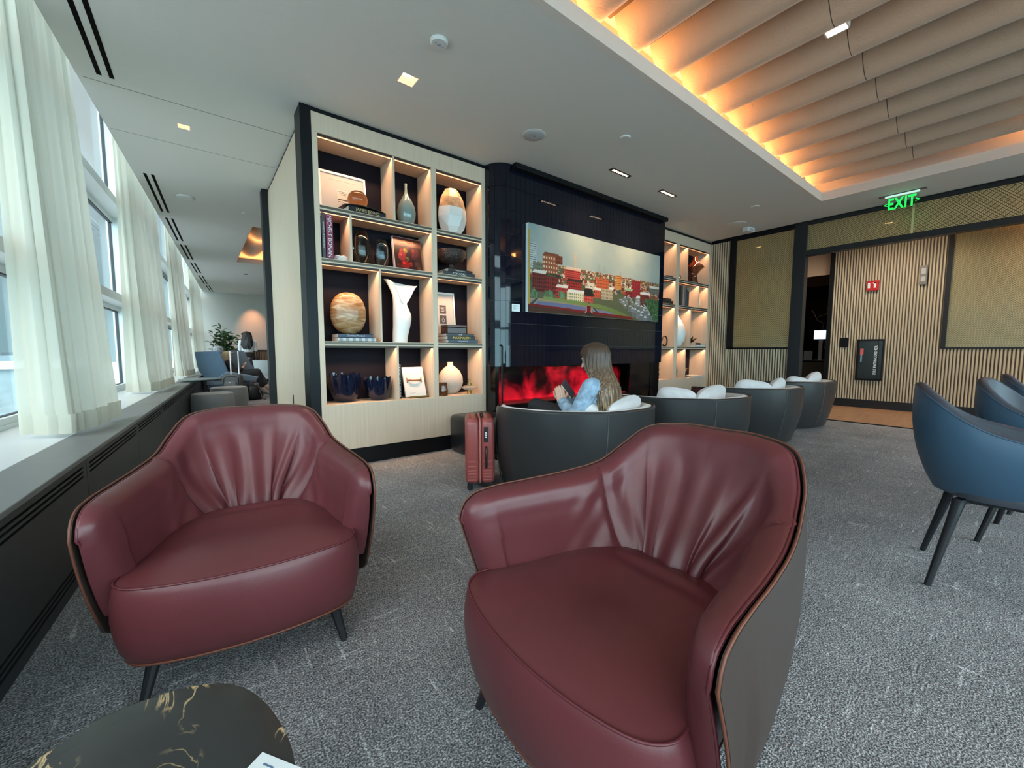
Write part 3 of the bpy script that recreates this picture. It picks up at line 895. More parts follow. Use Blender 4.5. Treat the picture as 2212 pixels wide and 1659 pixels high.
# bar seen through the doorway
t = thing('bar_counter', 'dark back bar with counter seen through the narrow doorway', 'bar', (13.0, 3.55, 0))
mw = thing('wall_bar', None, None, (13.0, 3.55, 0)); mw['kind'] = 'structure'
b = MB(); b.box(0.9, 1.0, -2, 2.2, 0.0, 3.27); b.build('marble_wall', mat('black_marble', (0.006, .005, .005), .15), mw)
b = MB(); b.box(0.86, 0.9, -2, 2.2, 2.95, 3.27); b.build('bulkhead', mat('tan_panel', (0.36, 0.24, 0.16), .6), mw)
b = MB(); b.box(0, .55, -1.5, 2, .84, .88); b.build('counter_top', M['black'], t)
b = MB(); b.box(0.03, .5, -1.5, 2, 0, .84); b.build('counter_front', mat('counter_oak', (0.26, .20, .14), .6), t)
v = MB()
for pts in ([(0.89, .35, 2.3), (.89, .2, 2.0), (.89, .05, 1.9), (.89, .15, 1.4)], [(0.89, .0, 2.35), (.89, -.1, 2.2), (.89, .2, 2.1)], [(0.89, -.15, 1.9), (.89, -.02, 1.6), (.89, .0, 1.2)]):
    v.tube(pts, .006, 4)
v.build('marble_vein', mat('vein', (0.35, .25, .15), .5), mw)
t = thing('till_screen', 'small lit till screen standing on the dark back bar', 'screen', (13.2, 3.47, .8805))
b = MB(); b.box(-.02, 0, -.15, .15, .58, .80); b.build('display', mat('till_lit', (.7, .8, .85), .4, emis=(.75, .88, 1.0), estr=1.3), t)
b = MB(); b.box(0, .03, -.155, .155, .57, .81); b.box(-.01, .04, -.04, .04, 0, .6); b.box(-.08, .08, -.12, .12, 0, .02); b.build('stand', M['white'], t)
t = thing('paper_notice', 'white paper notice leaning on the dark back bar', 'paper', (13.15, 3.72, .8805))
b = MB(); b.box(0, .004, -.10, .10, 0, .26); b.build('sheet', mat('paper_grey', (.55, .55, .55), .8), t)
for k, (yy, h) in enumerate(((3.37, .17), (3.30, .17), (3.55, .15))):
    t = thing('bottle', 'dark small bottle on the back bar in the doorway', 'bottle', (13.42, yy, .8805), 0, 'bottles on the back bar')
    b = MB(); b.lathe([(0.02, 0), (.032, .01), (.032, h * .6), (.012, h * .75), (.012, h)], 12); b.build('bottle_body', M['dkframe'], t, smooth=True)

# fire extinguisher cabinet and wall devices
t = thing('fire_extinguisher_cabinet', 'recessed black FIRE EXTINGUISHER cabinet in the ribbed corridor wall', 'cabinet', (XP - .02, 1.934, 0.553))
b = MB(); b.box(-.03, .02, -.20, .20, 0, .81); b.build('frame', M['black'], t, bevel=.004)
b = MB(); b.box(-.037, -.028, -.12, .165, .035, .775); dr = b.build('door', mat('smoked_door', (0.02, .025, .028), .2), t, bevel=.002)
b = MB(); b.box(-.037, -.028, -.185, -.13, .035, .775); b.build('side_glass', MATS['smoked_door'], t)
text('FIRE EXTINGUISHER', 0.062, mat('white_letter', (.75, .76, .76), .5), dr, loc=(-.0385, -.095, .40), rot=(PI / 2, -PI / 2, -PI / 2), spacing=1.02, bold=.0006)
b = MB(); b.box(-.055, -.037, .105, .13, .36, .50); b.build('handle', mat('chrome', (.6, .62, .62), .2, metal=1), dr)
b = MB(); b.box(-.0385, -.037, .09, .14, .50, .63); b.build('red_label', mat('red_label', (.55, .10, .10), .5), dr)
t = thing('fire_alarm_pull', 'red fire alarm pull station on the ribbed corridor wall', 'fire alarm', (XP - .02, 1.958, 2.30))
b = MB(); b.box(-.05, 0, -.09, .09, 0, .19); o = b.build('housing', mat('alarm_red', (.42, .012, .015), .4), t, bevel=.006)
b = MB(); b.box(-.056, -.05, .035, .07, .05, .15); b.box(-.056, -.05, -.055, -.02, .05, .15); b.box(-.056, -.05, -.055, -.005, .13, .15); b.build('white_lever', M['white'], o)
t = thing('wall_strobe', 'slim grey alarm sounder high on the ribbed corridor wall', 'alarm', (XP - .02, 1.27, 2.33))
b = MB(); b.box(-.04, 0, -.05, .05, 0, .34); o = b.build('housing', mat('grey_device', (.16, .15, .13), .5), t, bevel=.006)
b = MB(); b.box(-.046, -.04, -.03, .03, .19, .29); b.box(-.046, -.04, -.03, .03, .05, .14); b.build('lens', mat('lens_pale', (.4, .4, .38), .2), o)
t = thing('wall_plate', 'square black control plate beside the doorway', 'switch plate', (XP - .02, 2.343, 1.21))
b = MB(); b.box(-.012, 0, -.07, .07, 0, .19); b.build('plate', M['black'], t, bevel=.003)

# ------------------------------------------------------------------ ceiling devices
def disc(name, label, cat, x, y, r, h=.02, m='white', grp=None, ring=False):
    t = thing(name, label, cat, (x, y, ZC), 0, grp)
    b = MB(); b.lathe([(r * .3, -h), (r * .86, -h), (r, -h * .45), (r, -.0003)], 32); b.build('cover', M[m], t, smooth='auto')
    return t
t = disc('smoke_detector', 'round white ceiling speaker with small oval openings near the top centre', 'ceiling device', 1.43, 2.66, .062, .022)
b = MB(); b.ell((0, 0, -.023), (.017, .017, .004)); b.ell((-.030, -.004, -.023), (.009, .007, .003)); b.ell((.030, .004, -.023), (.009, .007, .003)); b.build('sensor_window', mat('sensor_grey', (.32, .36, .42), .3), t, smooth=True)
t = disc('ceiling_speaker', 'large round white speaker grille in the ceiling above the shelving', 'speaker', 2.752, 3.173, .118, .006)
b = MB(); b.lathe([(.05, -.008), (.10, -.0075), (.105, -.005)], 32); b.build('grille', mat('grille_grey', (.45, .50, .53), .6), t, smooth=True)
b = MB(); b.box(-.016, .016, -.003, .003, -.0095, -.0075, M=rot_m(rz=.6)); b.build('logo_bar', M['dkframe'], t)
disc('sprinkler_cap', 'small round white cap in the ceiling right of the large speaker grille', 'ceiling device', 3.50, 2.643, .055, .014)
disc('sprinkler_cap', 'small grey ceiling cap nearest the corner of the lit recess', 'ceiling device', 6.63, 2.646, .055, .012, 'ceil')
disc('ceiling_speaker', 'flat round speaker grille in the ceiling near the ribbed wall', 'speaker', 7.30, 3.19, .15, .008, 'ceil')
disc('ceiling_speaker', 'round white disc in the ceiling between the window vents and the end panel', 'speaker', -.02, 7.387, .10, .02)
disc('sprinkler_cap', 'small grey ceiling cap just left of the far black post', 'ceiling device', .70, 7.70, .05, .012, 'ceil')
for x, y in ((1.0, 12.23), (1.18, 13.63), (1.18, 16.53), (.94, 15.78)):
    disc('sprinkler_cap', 'tiny grey ceiling cap far back near the far wall', 'ceiling device', x, y, .05, .012, 'dkframe' if y > 13 and y < 14 else 'ceil', 'tiny far ceiling caps')
t = thing('motion_sensor', 'small white box sensor hanging from the ceiling near the ribbed wall', 'sensor', (7.68, 3.15, ZC), -.2)
b = MB(); b.box(-.10, .10, -.05, .05, -.07, -.0003); b.build('housing', M['white'], t, bevel=.008)
b = MB(); b.box(-.05, .05, -.054, -.05, -.055, -.02); b.build('sensor_lens', mat('sensor_grey', (.32, .36, .42), .3), t)

def square_light(x, y, s, label, on=True, pw=12):
    t = thing('square_downlight', label, 'ceiling light', (x, y, ZC))
    b = MB(); q = s * .55
    vs = [(-s, -s, -.001), (s, -s, -.001), (s, s, -.001), (-s, s, -.001), (-q, -q, .05), (q, -q, .05), (q, q, .05), (-q, q, .05)]
    b.add(vs, [(0, 1, 5, 4), (1, 2, 6, 5), (2, 3, 7, 6), (3, 0, 4, 7)])
    b.build('reflector', mat('reflector_warm', (.75, .5, .38), .35, emis=(1, .55, .32), estr=0.6 if on else .1), t)
    b = MB(); b.box(-q, q, -q, q, .045, .05); b.build('lamp_face', MATS['warm_lamp'], t)
    return t
# the reflectors sit in real openings of the ceiling board
def cut_hole(x0, x1, y0, y1):
    c = MB(); c.box(x0, x1, y0, y1, ZC - .02, ZC + .06)
    return c
sq1 = square_light(1.425, 3.172, .062, 'bright square downlight in the ceiling above the first shelving bays')
sq2 = square_light(0.007, 5.134, .045, 'small square downlight between the two ceiling joints on the left')
spot('lamp_beam', (0, 0, -.02), (0, 0, -1), 30, (1, .72, .5), 75, .6, .04, sq1)
spot('lamp_beam', (0, 0, -.02), (0, 0, -1), 22, (1, .72, .5), 75, .6, .04, sq2)
def linear_light(x, y, label):
    t = thing('linear_downlight', label, 'ceiling light', (x, y, ZC))
    b = MB(); b.box(-.185, .185, -.038, .038, -.002, -.0003); b.build('recess', M['black'], t)
    for k in range(8):
        b = MB(); b.cbox((-.13 + k * .0375, 0, -.0035), (.020, .030, .002)); b.build('lamp_cell', MATS['warm_lamp'], t)
    area('lamp_beam', (0, 0, -.012), (0, .62, -1.0), .30, .03, 6.5, (1, .60, .30), t, spread=95)
    return t
linear_light(4.13, 3.176, 'nearer black linear downlight with a row of lit cells over the fireplace')
linear_light(5.16, 3.176, 'farther black linear downlight with a row of lit cells over the fireplace')

# exit sign
t = thing('exit_sign', 'green EXIT sign on a clear panel hanging from the ceiling', 'sign', (7.62, 1.20, ZC), 0)
b = MB(); b.box(-.022, .022, -.235, .235, -.012, -.0003); b.build('ceiling_plate', mat('bronze_plate', (.13, .09, .08), .5), t)
b = MB(); b.box(-.016, .016, -.17, .17, -.032, -.012); b.build('light_bar', mat('exit_bar', (.6, .75, .72), .3, emis=(.6, .95, .85), estr=.5), t)
b = MB(); b.box(-.004, .004, -.17, .17, -.235, -.03); b.build('clear_panel', glass_mat('acrylic', (0.88, .95, .90), .08), t)
gr = mat('exit_green', (.0, .3, .04), .5, emis=(.01, 1.0, .10), estr=1.0)
text('EXIT', .205, gr, t, loc=(-.006, 0, -.135), rot=(PI / 2, 0, -PI / 2), sx=.62, bold=.005, spacing=1.10)
text('<', .09, gr, t, name='arrow', loc=(-.006, .157, -.135), rot=(PI / 2, 0, -PI / 2))
text('>', .09, gr, t, name='arrow', loc=(-.006, -.157, -.135), rot=(PI / 2, 0, -PI / 2))

# lamps in rooms next door
for (x, y, pw) in ((9.3, 1.6, 26), (9.3, -0.6, 22), (9.3, 3.6, 18)):
    t = thing('corridor_downlight', 'round warm downlight in the corridor ceiling behind the brass mesh', 'ceiling light', (x, y, 3.28), 0, 'corridor downlights')
    b = MB(); b.lathe([(.04, -.004), (.05, -.004), (.05, 0)], 20); b.build('lamp_face', MATS['warm_lamp'], t)
    spot('lamp_beam', (0, 0, -.02), (.25, 0, -1), pw * 4.2, (1, .86, .70), 165, 1.0, .05, t)
t = thing('wall_washer', 'warm ceiling wall washer near the far wall', 'ceiling light', (1.75, 17.7, ZC))
b = MB(); b.lathe([(.04, -.004), (.05, -.004), (.05, 0)], 20); b.build('lamp_face', M['white'], t)
spot('lamp_beam', (0, 0, -.03), (0.0, .55, -1.0), 95, (1, .42, .2), 52, 1.0, .03, t)
for (x, y) in ((2.3, 7.7), (2.3, 12.6), (2.3, 15.4)):  # out-of-view lamps added to brighten the far lounge
    t = thing('lounge_fill_lamp', 'added unseen fill lamp brightening the far lounge, behind the shelf block', 'ceiling light', (x, y, ZC), 0, 'added far lounge fill lamps')
    b = MB(); b.lathe([(.04, -.004), (.05, -.004), (.05, 0)], 20); b.build('lamp_face', MATS['warm_lamp'], t)
    spot('lamp_beam', (0, 0, -.02), (-.35, 0, -1), 75, (1, .93, .86), 150, 1.0, .06, t)
t = thing('bar_downlight', 'downlight above the back bar beyond the doorway', 'ceiling light', (12.8, 3.6, 3.28))
b = MB(); b.lathe([(.04, -.004), (.05, -.004), (.05, 0)], 20); b.build('lamp_face', M['white'], t)
spot('lamp_beam', (0, 0, -.03), (0.4, 0, -1), 14, (1, .7, .5), 90, .8, .03, t)
# ================================================================== furniture
M['wine'] = mat('wine_leather', (0.112, 0.027, 0.032), 0.36, spec=0.5, noise=(3, 0.10), bump=(260, 0.16, 0.0012))
M['wine2'] = mat('wine_piping', (0.10, 0.018, 0.024), 0.4)
M['tan'] = mat('tan_piping', (0.15, 0.046, 0.026), 0.5)
M['taupe'] = mat('taupe_leather', (0.050, 0.034, 0.029), 0.5, spec=.3, bump=(260, 0.15, 0.001))
M['legdark'] = mat('dark_leg', (0.012, 0.013, 0.016), 0.45)

def armchair(name, label, loc, rz, group=None):
    t = thing(name, label, 'armchair', loc, rz, group)
    # rim of the shell, right half, from the middle of the back to the arm tip
    TT = [0.0, 0.14, 0.27, 0.36, 0.45, 0.60, 0.76, 0.88, 0.94, 0.975, 1.0]
    RIM = [(0, .525, .835), (.14, .510, .835), (.262, .445, .812), (.312, .36, .745), (.338, .265, .690), (.375, .10, .662), (.402, -.08, .655), (.416, -.22, .652), (.421, -.288, .640), (.4215, -.324, .612), (.422, -.338, .568)]
    BOT = [(0, .37, .150), (.12, .355, .150), (.225, .30, .150), (.270, .23, .150), (.300, .15, .152), (.335, .02, .155), (.358, -.08, .160), (.375, -.16, .175), (.390, -.200, .193), (.396, -.216, .206), (.400, -.225, .215)]
    tj = 0.49
    def rim(t_): return interp(t_, TT, RIM)
    def bot(t_): return interp(t_, TT, BOT)
    def S(t_, v):
        a, sgn = abs(t_), (1 if t_ >= 0 else -1)
        r, b_ = rim(a), bot(a)
        p = b_ * (1 - v) + r * v
        bl = 0.035 * math.sin(PI * v) * (1 - 0.6 * sm(a, .85, 1))
        n = N(a)
        p = p - np.array([n[0], n[1], 0]) * bl * (1 if a < .9 else .7)
        return np.array([p[0] * sgn, p[1], p[2]])
    def N(a):        # inward plan normal, right half
        e = 0.01
        p0 = interp(max(0, a - e), TT, RIM); p1 = interp(min(0.96, a + e), TT, RIM)
        d = p1 - p0
        n = np.array([d[1], -d[0]]); L_ = np.linalg.norm(n)
        n /= L_
        if a < .10: n[0] *= a / .10
        if a > .86:
            w_ = sm(a, .80, .95); n = n * (1 - w_) + np.array([-0.99, -0.12]) * w_
        return n / np.linalg.norm(n)
    def seam(v): return tj - 0.13 * (1 - v) ** 1.3
    creases = [(-.84, .010, .10), (-.50, .010, .08), (-.18, .016, .085), (.14, .013, .075), (.42, .013, .07), (.74, .010, .09)]
    def inner(tt, v, part, s_):
        a = abs(tt); sgn = 1 if tt >= 0 else -1
        p = S(tt, v)
        n = N(a)
        base = interp(a, [0, .2, .40, .6, .8, 1.0], [.265, .245, .215, .135, .118, .105])
        prof = interp(v, [0, .30, .45, .62, .8, .93, 1.0], [.95, 1.0, .95, .70, .44, .30, .16])
        profa = interp(v, [0, .30, .55, .8, .93, 1.0], [1.0, 1.0, .95, .82, .62, .22])
        w = sm(a, .38, .62)
        th = base * (prof * (1 - w) + profa * w)
        if v > .93: th = th * (0.35 + 0.65 * math.sqrt(max(0, 1 - ((v - .93) / .07) ** 2)))
        if a > .76: th = th * (0.10 + 0.90 * math.sqrt(max(0, 1 - ((a - .76) / .24) ** 3.4)))
        # groove at the seam
        d = (a - seam(v)) / 0.016
        th -= 0.016 * math.exp(-d * d)
        if part == 'back':
            m = sm(v, .26, .36) * (1 - sm(v, .70, .92))
            for (c, am, wd) in creases:
                cc = c * (0.74 + 0.26 * v) + 0.05 * math.sin(5 * v + c * 7)
                q = (s_ - cc) / wd
                th -= am * m * math.exp(-q * q) * (1.0 if q < 0 else 1.0)
                q2 = (s_ - cc - wd * 1.6) / (wd * 1.2)
                th += am * 0.42 * m * math.exp(-q2 * q2)
        else:
            m = sm(v, .25, .45) * (1 - sm(v, .8, .95)) * (1 - sm(a, .56, .68))
            th += 0.0035 * m * math.sin(62 * a + 16 * v) * math.sin(9 * v + 3 * sgn)
        q = p + np.array([n[0] * sgn, n[1], 0]) * th
        if v > .9: q[2] += 0.012 * math.sin(PI * min(1, (v - .9) / .1)) 
        q = q + np.array([n[0] * sgn, n[1], 0]) * 0.006
        return q
    V0 = 0.18
    def panel(part, sgn=1):
        nu, nv = (110, 60) if part == 'back' else (70, 60)
        P = []
        for j in range(nv + 1):
            v = V0 + (1 - V0) * (1 - (1 - j / nv) ** 1.35)
            row = []
            for i in range(nu + 1):
                f = i / nu
                if part == 'back':
                    s_ = 2 * f - 1; tt = s_ * seam(v)
                else:
                    f2 = 1 - (1 - f) ** 1.4
                    tt = sgn * (seam(v) + (1 - seam(v)) * f2); s_ = 0
                row.append(inner(tt, v, part, s_))
            P.append(row)
        # roll over the top to the shell
        row = []
        for i in range(nu + 1):
            f = i / nu
            if part == 'back': tt = (2 * f - 1) * seam(1)
            else: tt = sgn * (seam(1) + (1 - seam(1)) * (1 - (1 - f) ** 1.4))
            p = S(tt, .985); n = N(abs(tt)); row.append(p + np.array([n[0] * (1 if tt >= 0 else -1), n[1], 0]) * .006)
        P.append(row)
        return P
    b = MB(); b.grid(panel('back'), flip=True); b.build('backrest', M['wine'], t, smooth=True)
    for sg in (-1, 1):
        b = MB(); b.grid(panel('arm', sg), flip=(sg > 0)); b.build('armrest', M['wine'], t, smooth=True)
    # outer shell
    nu, nv = 120, 24
    ts = np.linspace(-1, 1, nu + 1)
    out, inn = [], []
    for j in range(nv + 1):
        v = j / nv
        r1, r2 = [], []
        for tt in ts:
            p = S(tt, v); n = N(abs(tt)); n = np.array([n[0] * (1 if tt >= 0 else -1), n[1], 0])
            r1.append(p - n * .010); r2.append(p - n * .001)
        out.append(r1); inn.append(r2)
    b = MB(); b.grid(out); b.grid(inn, flip=True)
    b.grid([out[-1], inn[-1]]); b.grid([inn[0], out[0]])
    b.grid([[r[0] for r in inn], [r[0] for r in out]]); b.grid([[r[-1] for r in out], [r[-1] for r in inn]])
    b.build('outer_shell', M['taupe'], t, smooth=True)
    path = [(out[j][0] + inn[j][0]) / 2 for j in range(2, nv)] + [(out[-1][i] + inn[-1][i]) / 2 for i in range(nu + 1)] + [(out[j][-1] + inn[j][-1]) / 2 for j in range(nv - 1, 1, -1)]
    b = MB(); b.tube(path, .0030, 8); b.build('shell_piping', M['tan'], t, smooth=True)
    # stitched edge of the upholstery, just inside the shell
    pp = []
    for i in range(0, nu + 1):
        tt = ts[i]; n = N(abs(tt)); pp.append(S(tt, .985) + np.array([n[0] * (1 if tt >= 0 else -1), n[1], 0]) * .010 + np.array([0, 0, .004]))
    left = [S(-1, v) + np.array([.016, .004, 0]) for v in np.linspace(.2, .95, 14)]
    right = [S(1, v) + np.array([-.016, .004, 0]) for v in np.linspace(.95, .2, 14)]
    b = MB(); b.tube(left + pp + right, .0042, 6); b.build('edge_piping', M['wine2'], t, smooth=True)
    for sg in (-1, 1):
        q = [inner(sg * seam(v), v, 'arm', 0) + np.array([0, 0, 0]) for v in np.linspace(.30, .97, 26)]
        b = MB(); b.tube(q, .0022, 6); b.build('seam', M['wine2'], t, smooth=True)
    # seat
    half = [(0, .235), (.12, .225), (.22, .16), (.275, .06), (.302, -.06), (.322, -.17), (.345, -.265), (.345, -.325), (.30, -.375), (.20, -.408), (.09, -.425), (0, -.430)]
    ks = np.linspace(0, 1, len(half))
    nth = 60
    right_ = [interp(k, ks, half) for k in np.linspace(0, 1, nth)]
    outl = right_ + [np.array([-p[0], p[1]]) for p in right_[-2:0:-1]]
    cen = np.array([0, -.09])
    rings = []
    def ztop(r, p):
        x, y = p
        z = .405 + .040 * (1 - r ** 2.6) + 0.010 * sm(y, -.1, .2)
        z -= 0.016 * math.exp(-((x / .15) ** 2 + ((y + .05) / .16) ** 2))
        z += 0.007 * math.exp(-(((x - .02) / .16) ** 2)) * math.sin(60 * (y - .12)) * sm(y, .02, .14) * sm(1 - r, 0.02, .2)
        return z
    for k in range(23):
        r = k / 22
        rings.append([(cen[0] + (p[0] - cen[0]) * r, cen[1] + (p[1] - cen[1]) * r, ztop(r, cen + (p - cen) * r)) for p in outl])
    b = MB(); b.grid(rings, cv=True, flip=False)
    b.build('seat_top', M['wine'], t, smooth=True)
    side = []
    for (z, off) in ((.405, 0), (.398, .004), (.38, .010), (.34, .016), (.29, .017), (.24, .012), (.19, .002), (.162, -.010), (.150, -.022), (.146, -.05)):
        row = []
        for p in outl:
            d = (p - cen) / np.linalg.norm(p - cen)
            fr = sm(-p[1], -.1, .3)
            q = p + d * off * (0.3 + 0.7 * fr)
            row.append((q[0], q[1], z))
        side.append(row)
    b = MB(); b.grid(side, cv=True, flip=True)
    b.prism([(p[0] * .93, p[1] * .93 - .006) for p in outl][::-1], .142, .150)
    b.build('seat_front', M['wine'], t, smooth='auto', angle=60)
    b = MB(); b.tube([(p[0] * 1.004, p[1] * 1.004, .407) for p in outl], .0035, 6, closed=True); b.build('seat_seam', M['wine2'], t, smooth=True)
    low = [p + (p - cen) / np.linalg.norm(p - cen) * (-.016) * (.3 + .7 * sm(-p[1], -.1, .3)) for p in outl]
    b = MB(); b.tube([(p[0], p[1], .152) for p in low], .0045, 6, closed=True); b.build('base_piping', M['tan'], t, smooth=True)
    for sx in (-1, 1):
        for (x0, y0, x1, y1) in ((.262, -.300, .296, -.345), (.20, .24, .235, .31)):
            b = MB()
            b.tube([(sx * x0, y0, .155), (sx * (x0 * .6 + x1 * .4), y0 * .6 + y1 * .4, .09), (sx * x1, y1, 0.0)], [.023, .018, .0125], 10)
            b.build('leg', M['legdark'], t, smooth='auto')
    return t
armchair('leather_armchair', 'wine red leather armchair by the window radiator, facing the viewer', (0.149, 1.95, 0), math.radians(-7.4), 'wine red armchairs')
armchair('leather_armchair', 'wine red leather armchair in the right foreground, taupe outer shell showing', (0.985, 0.693, 0), math.radians(-91.5), 'wine red armchairs')

# ------------------------------------------------------------------ charcoal tub chairs
M['char'] = mat('charcoal_leather', (0.026, 0.026, 0.027), 0.36, spec=0.5, bump=(240, 0.15, 0.001))
M['cream'] = mat('cream_fabric', (0.62, 0.59, 0.56), 0.9, sheen=.3, noise=(8, .06), bump=(200, .3, .002))
M['pillow'] = mat('silver_pillow', (0.58, 0.56, 0.565), 0.75, sheen=.4, bump=(22, .5, .012))
def pillow_mb(w, h, th, seed=0):
    b = MB(); rnd = random.Random(seed)
    n = 22
    for side in (1, -1):
        P = []
        for j in range(n + 1):
            row = []
            for i in range(n + 1):
                u = 2 * i / n - 1; v = 2 * j / n - 1
                e = ((1 - abs(u) ** 2.4) * (1 - abs(v) ** 2.4))
                pin = 1 - 0.10 * (abs(u) ** 2) * (1 - abs(v)) - .0
                x = u * w / 2 * (1 - 0.12 * v ** 4); z = v * h / 2 * (1 - 0.24 * u ** 4)
                y = side * th * .62 * max(e, 0) ** 0.42 * (1 + 0.08 * math.sin(9 * u + seed) * math.sin(7 * v + seed * 2))
                row.append((x, y, z))
            P.append(row)
        b.grid(P, flip=(side < 0))
    return b
def pillow(label, loc, rot, w=.46, h=.44, th=.15, seed=0, group='pale pillows on the charcoal tub chairs'):
    t = thing('throw_pillow', label, 'pillow', loc, 0, group)
    t.rotation_euler = rot
    pillow_mb(w, h, th, seed).build('pillow_cover', M['pillow'], t, smooth=True)
    return t
def tub_chair(label, loc, rz):
    t = thing('tub_chair', label, 'armchair', loc, rz, 'charcoal leather tub chairs')
    # faces +y locally; the crease sits at the back
    TT = [0, .18, .36, .55, .72, .88, 1.0]
    RIM = [(0, -.47, .688), (.22, -.435, .692), (.43, -.34, .692), (.60, -.13, .688), (.655, .08, .678), (.64, .26, .668), (.60, .38, .660)]
    BOT = [(0, -.36, .035), (.17, -.335, .035), (.34, -.27, .035), (.52, -.12, .035), (.59, .05, .035), (.60, .22, .035), (.585, .37, .035)]
    nu = 90
    ts = np.linspace(-1, 1, nu + 1)
    def P(tt, v, off):
        a = abs(tt); s_ = 1 if tt >= 0 else -1
        r = interp(a, TT, RIM); b_ = interp(a, TT, BOT)
        p = b_ * (1 - v) + r * v
        d = interp(min(1, a + .02), TT, RIM) - interp(max(0, a - .02), TT, RIM)
        n = np.array([d[1], -d[0], 0]); n /= np.linalg.norm(n)
        if a < .04: n = np.array([.38, -.92, 0]) * 1.0; n[0] *= a / .04
        # n points outward
        bl = .03 * math.sin(PI * v) ** 1.0
        p = p + n * (bl + off)
        return np.array([p[0] * s_, p[1], p[2]])
    out = [[P(tt, v, 0) for tt in ts] for v in np.linspace(0, .985, 20)]
    inn = [[P(tt, v, -.028) for tt in ts] for v in np.linspace(0, .985, 20)]
    top = [[P(tt, 1.0, -.012) + np.array([0, 0, .006]) for tt in ts]]
    b = MB(); b.grid(out); b.grid([out[-1]] + [[P(tt, 1, -.005) + np.array([0, 0, .002]) for tt in ts]] + top + [inn[-1]])
    b.grid(inn, flip=True); b.grid([inn[0], out[0]])
    for k in (0, -1): b.grid([[r[k] for r in inn], [r[k] for r in out]], flip=(k == -1))
    b.build('outer_shell', M['char'], t, smooth=True)
    for tt in (0.0, .86, -.86):
        b = MB(); b.tube([P(tt, v, .001) for v in np.linspace(.02, .98, 16)], .0028, 6); b.build('seam', mat('seam_grey', (.10, .10, .105), .5), t, smooth=True)
    # padded cream lining
    lin = []
    for v in np.linspace(.25, 1, 16):
        th = .085 if v < .93 else .085 * (.45 + .55 * math.sqrt(max(0, 1 - ((v - .93) / .07) ** 2)))
        lin.append([P(tt * .985, v * .985, -.034 - th * (1 if abs(tt) < .93 else .3 + .7 * (1 - abs(tt)) / .07)) + np.array([0, 0, .014 * sm(v, .8, 1)]) for tt in ts])
    lin.append([P(tt * .985, .985, -.030) + np.array([0, 0, .004]) for tt in ts])
    b = MB(); b.grid(lin, flip=True)
    b.build('lining', M['cream'], t, smooth=True)
    # seat cushion
    half = [(0, -.30), (.17, -.27), (.32, -.19), (.44, -.05), (.49, .12), (.50, .30), (.48, .47), (.34, .52), (.15, .535), (0, .537)]
    ks = np.linspace(0, 1, len(half)); rr = [interp(k, ks, half) for k in np.linspace(0, 1, 40)]
    outl = rr + [np.array([-p[0], p[1]]) for p in rr[-2:0:-1]]
    c = np.array([0, .1]); rings = []
    for r, z in ((.0, .455), (.3, .454), (.6, .450), (.85, .440), (.95, .428), (1, .40), (1.01, .34), (1.01, .18), (.985, .12), (0, .12)):
        rings.append([(c[0] + (p[0] - c[0]) * r, c[1] + (p[1] - c[1]) * r, z) for p in outl])
    b = MB(); b.grid(rings, cv=True); b.build('seat_cushion', M['cream'], t, smooth='auto', angle=60)
    b = MB(); b.prism([(c[0] + (p[0] - c[0]) * .97, c[1] + (p[1] - c[1]) * .97) for p in outl], .035, .12); b.build('base', M['char'], t, smooth='auto')
    b = MB(); b.prism([(.34 * math.cos(a), .05 + .30 * math.sin(a)) for a in np.linspace(0, 2 * PI, 32, endpoint=False)], .0, .035); b.build('swivel_foot', M['legdark'], t)
    return t
TC = [((2.44, 2.22, 0), -23), ((3.88, 2.10, 0), -30), ((5.50, 2.12, 0), -22), ((7.10, 2.18, 0), -20)]
LB = ['charcoal leather tub chair with the seated woman in the denim jacket', 'second charcoal tub chair from the left, behind the right red armchair',
      'third charcoal tub chair from the left with two pillows', 'farthest charcoal tub chair at the right end of the row, near the ribbed wall']
chairs = []
t0 = tub_chair(LB[0], TC[0][0], math.radians(TC[0][1])); chairs.append(t0)
for k in range(1, 4):
    c = copy_tree(t0); c.location = TC[k][0]; c.rotation_euler = (0, 0, math.radians(TC[k][1])); c['label'] = LB[k]; chairs.append(c)

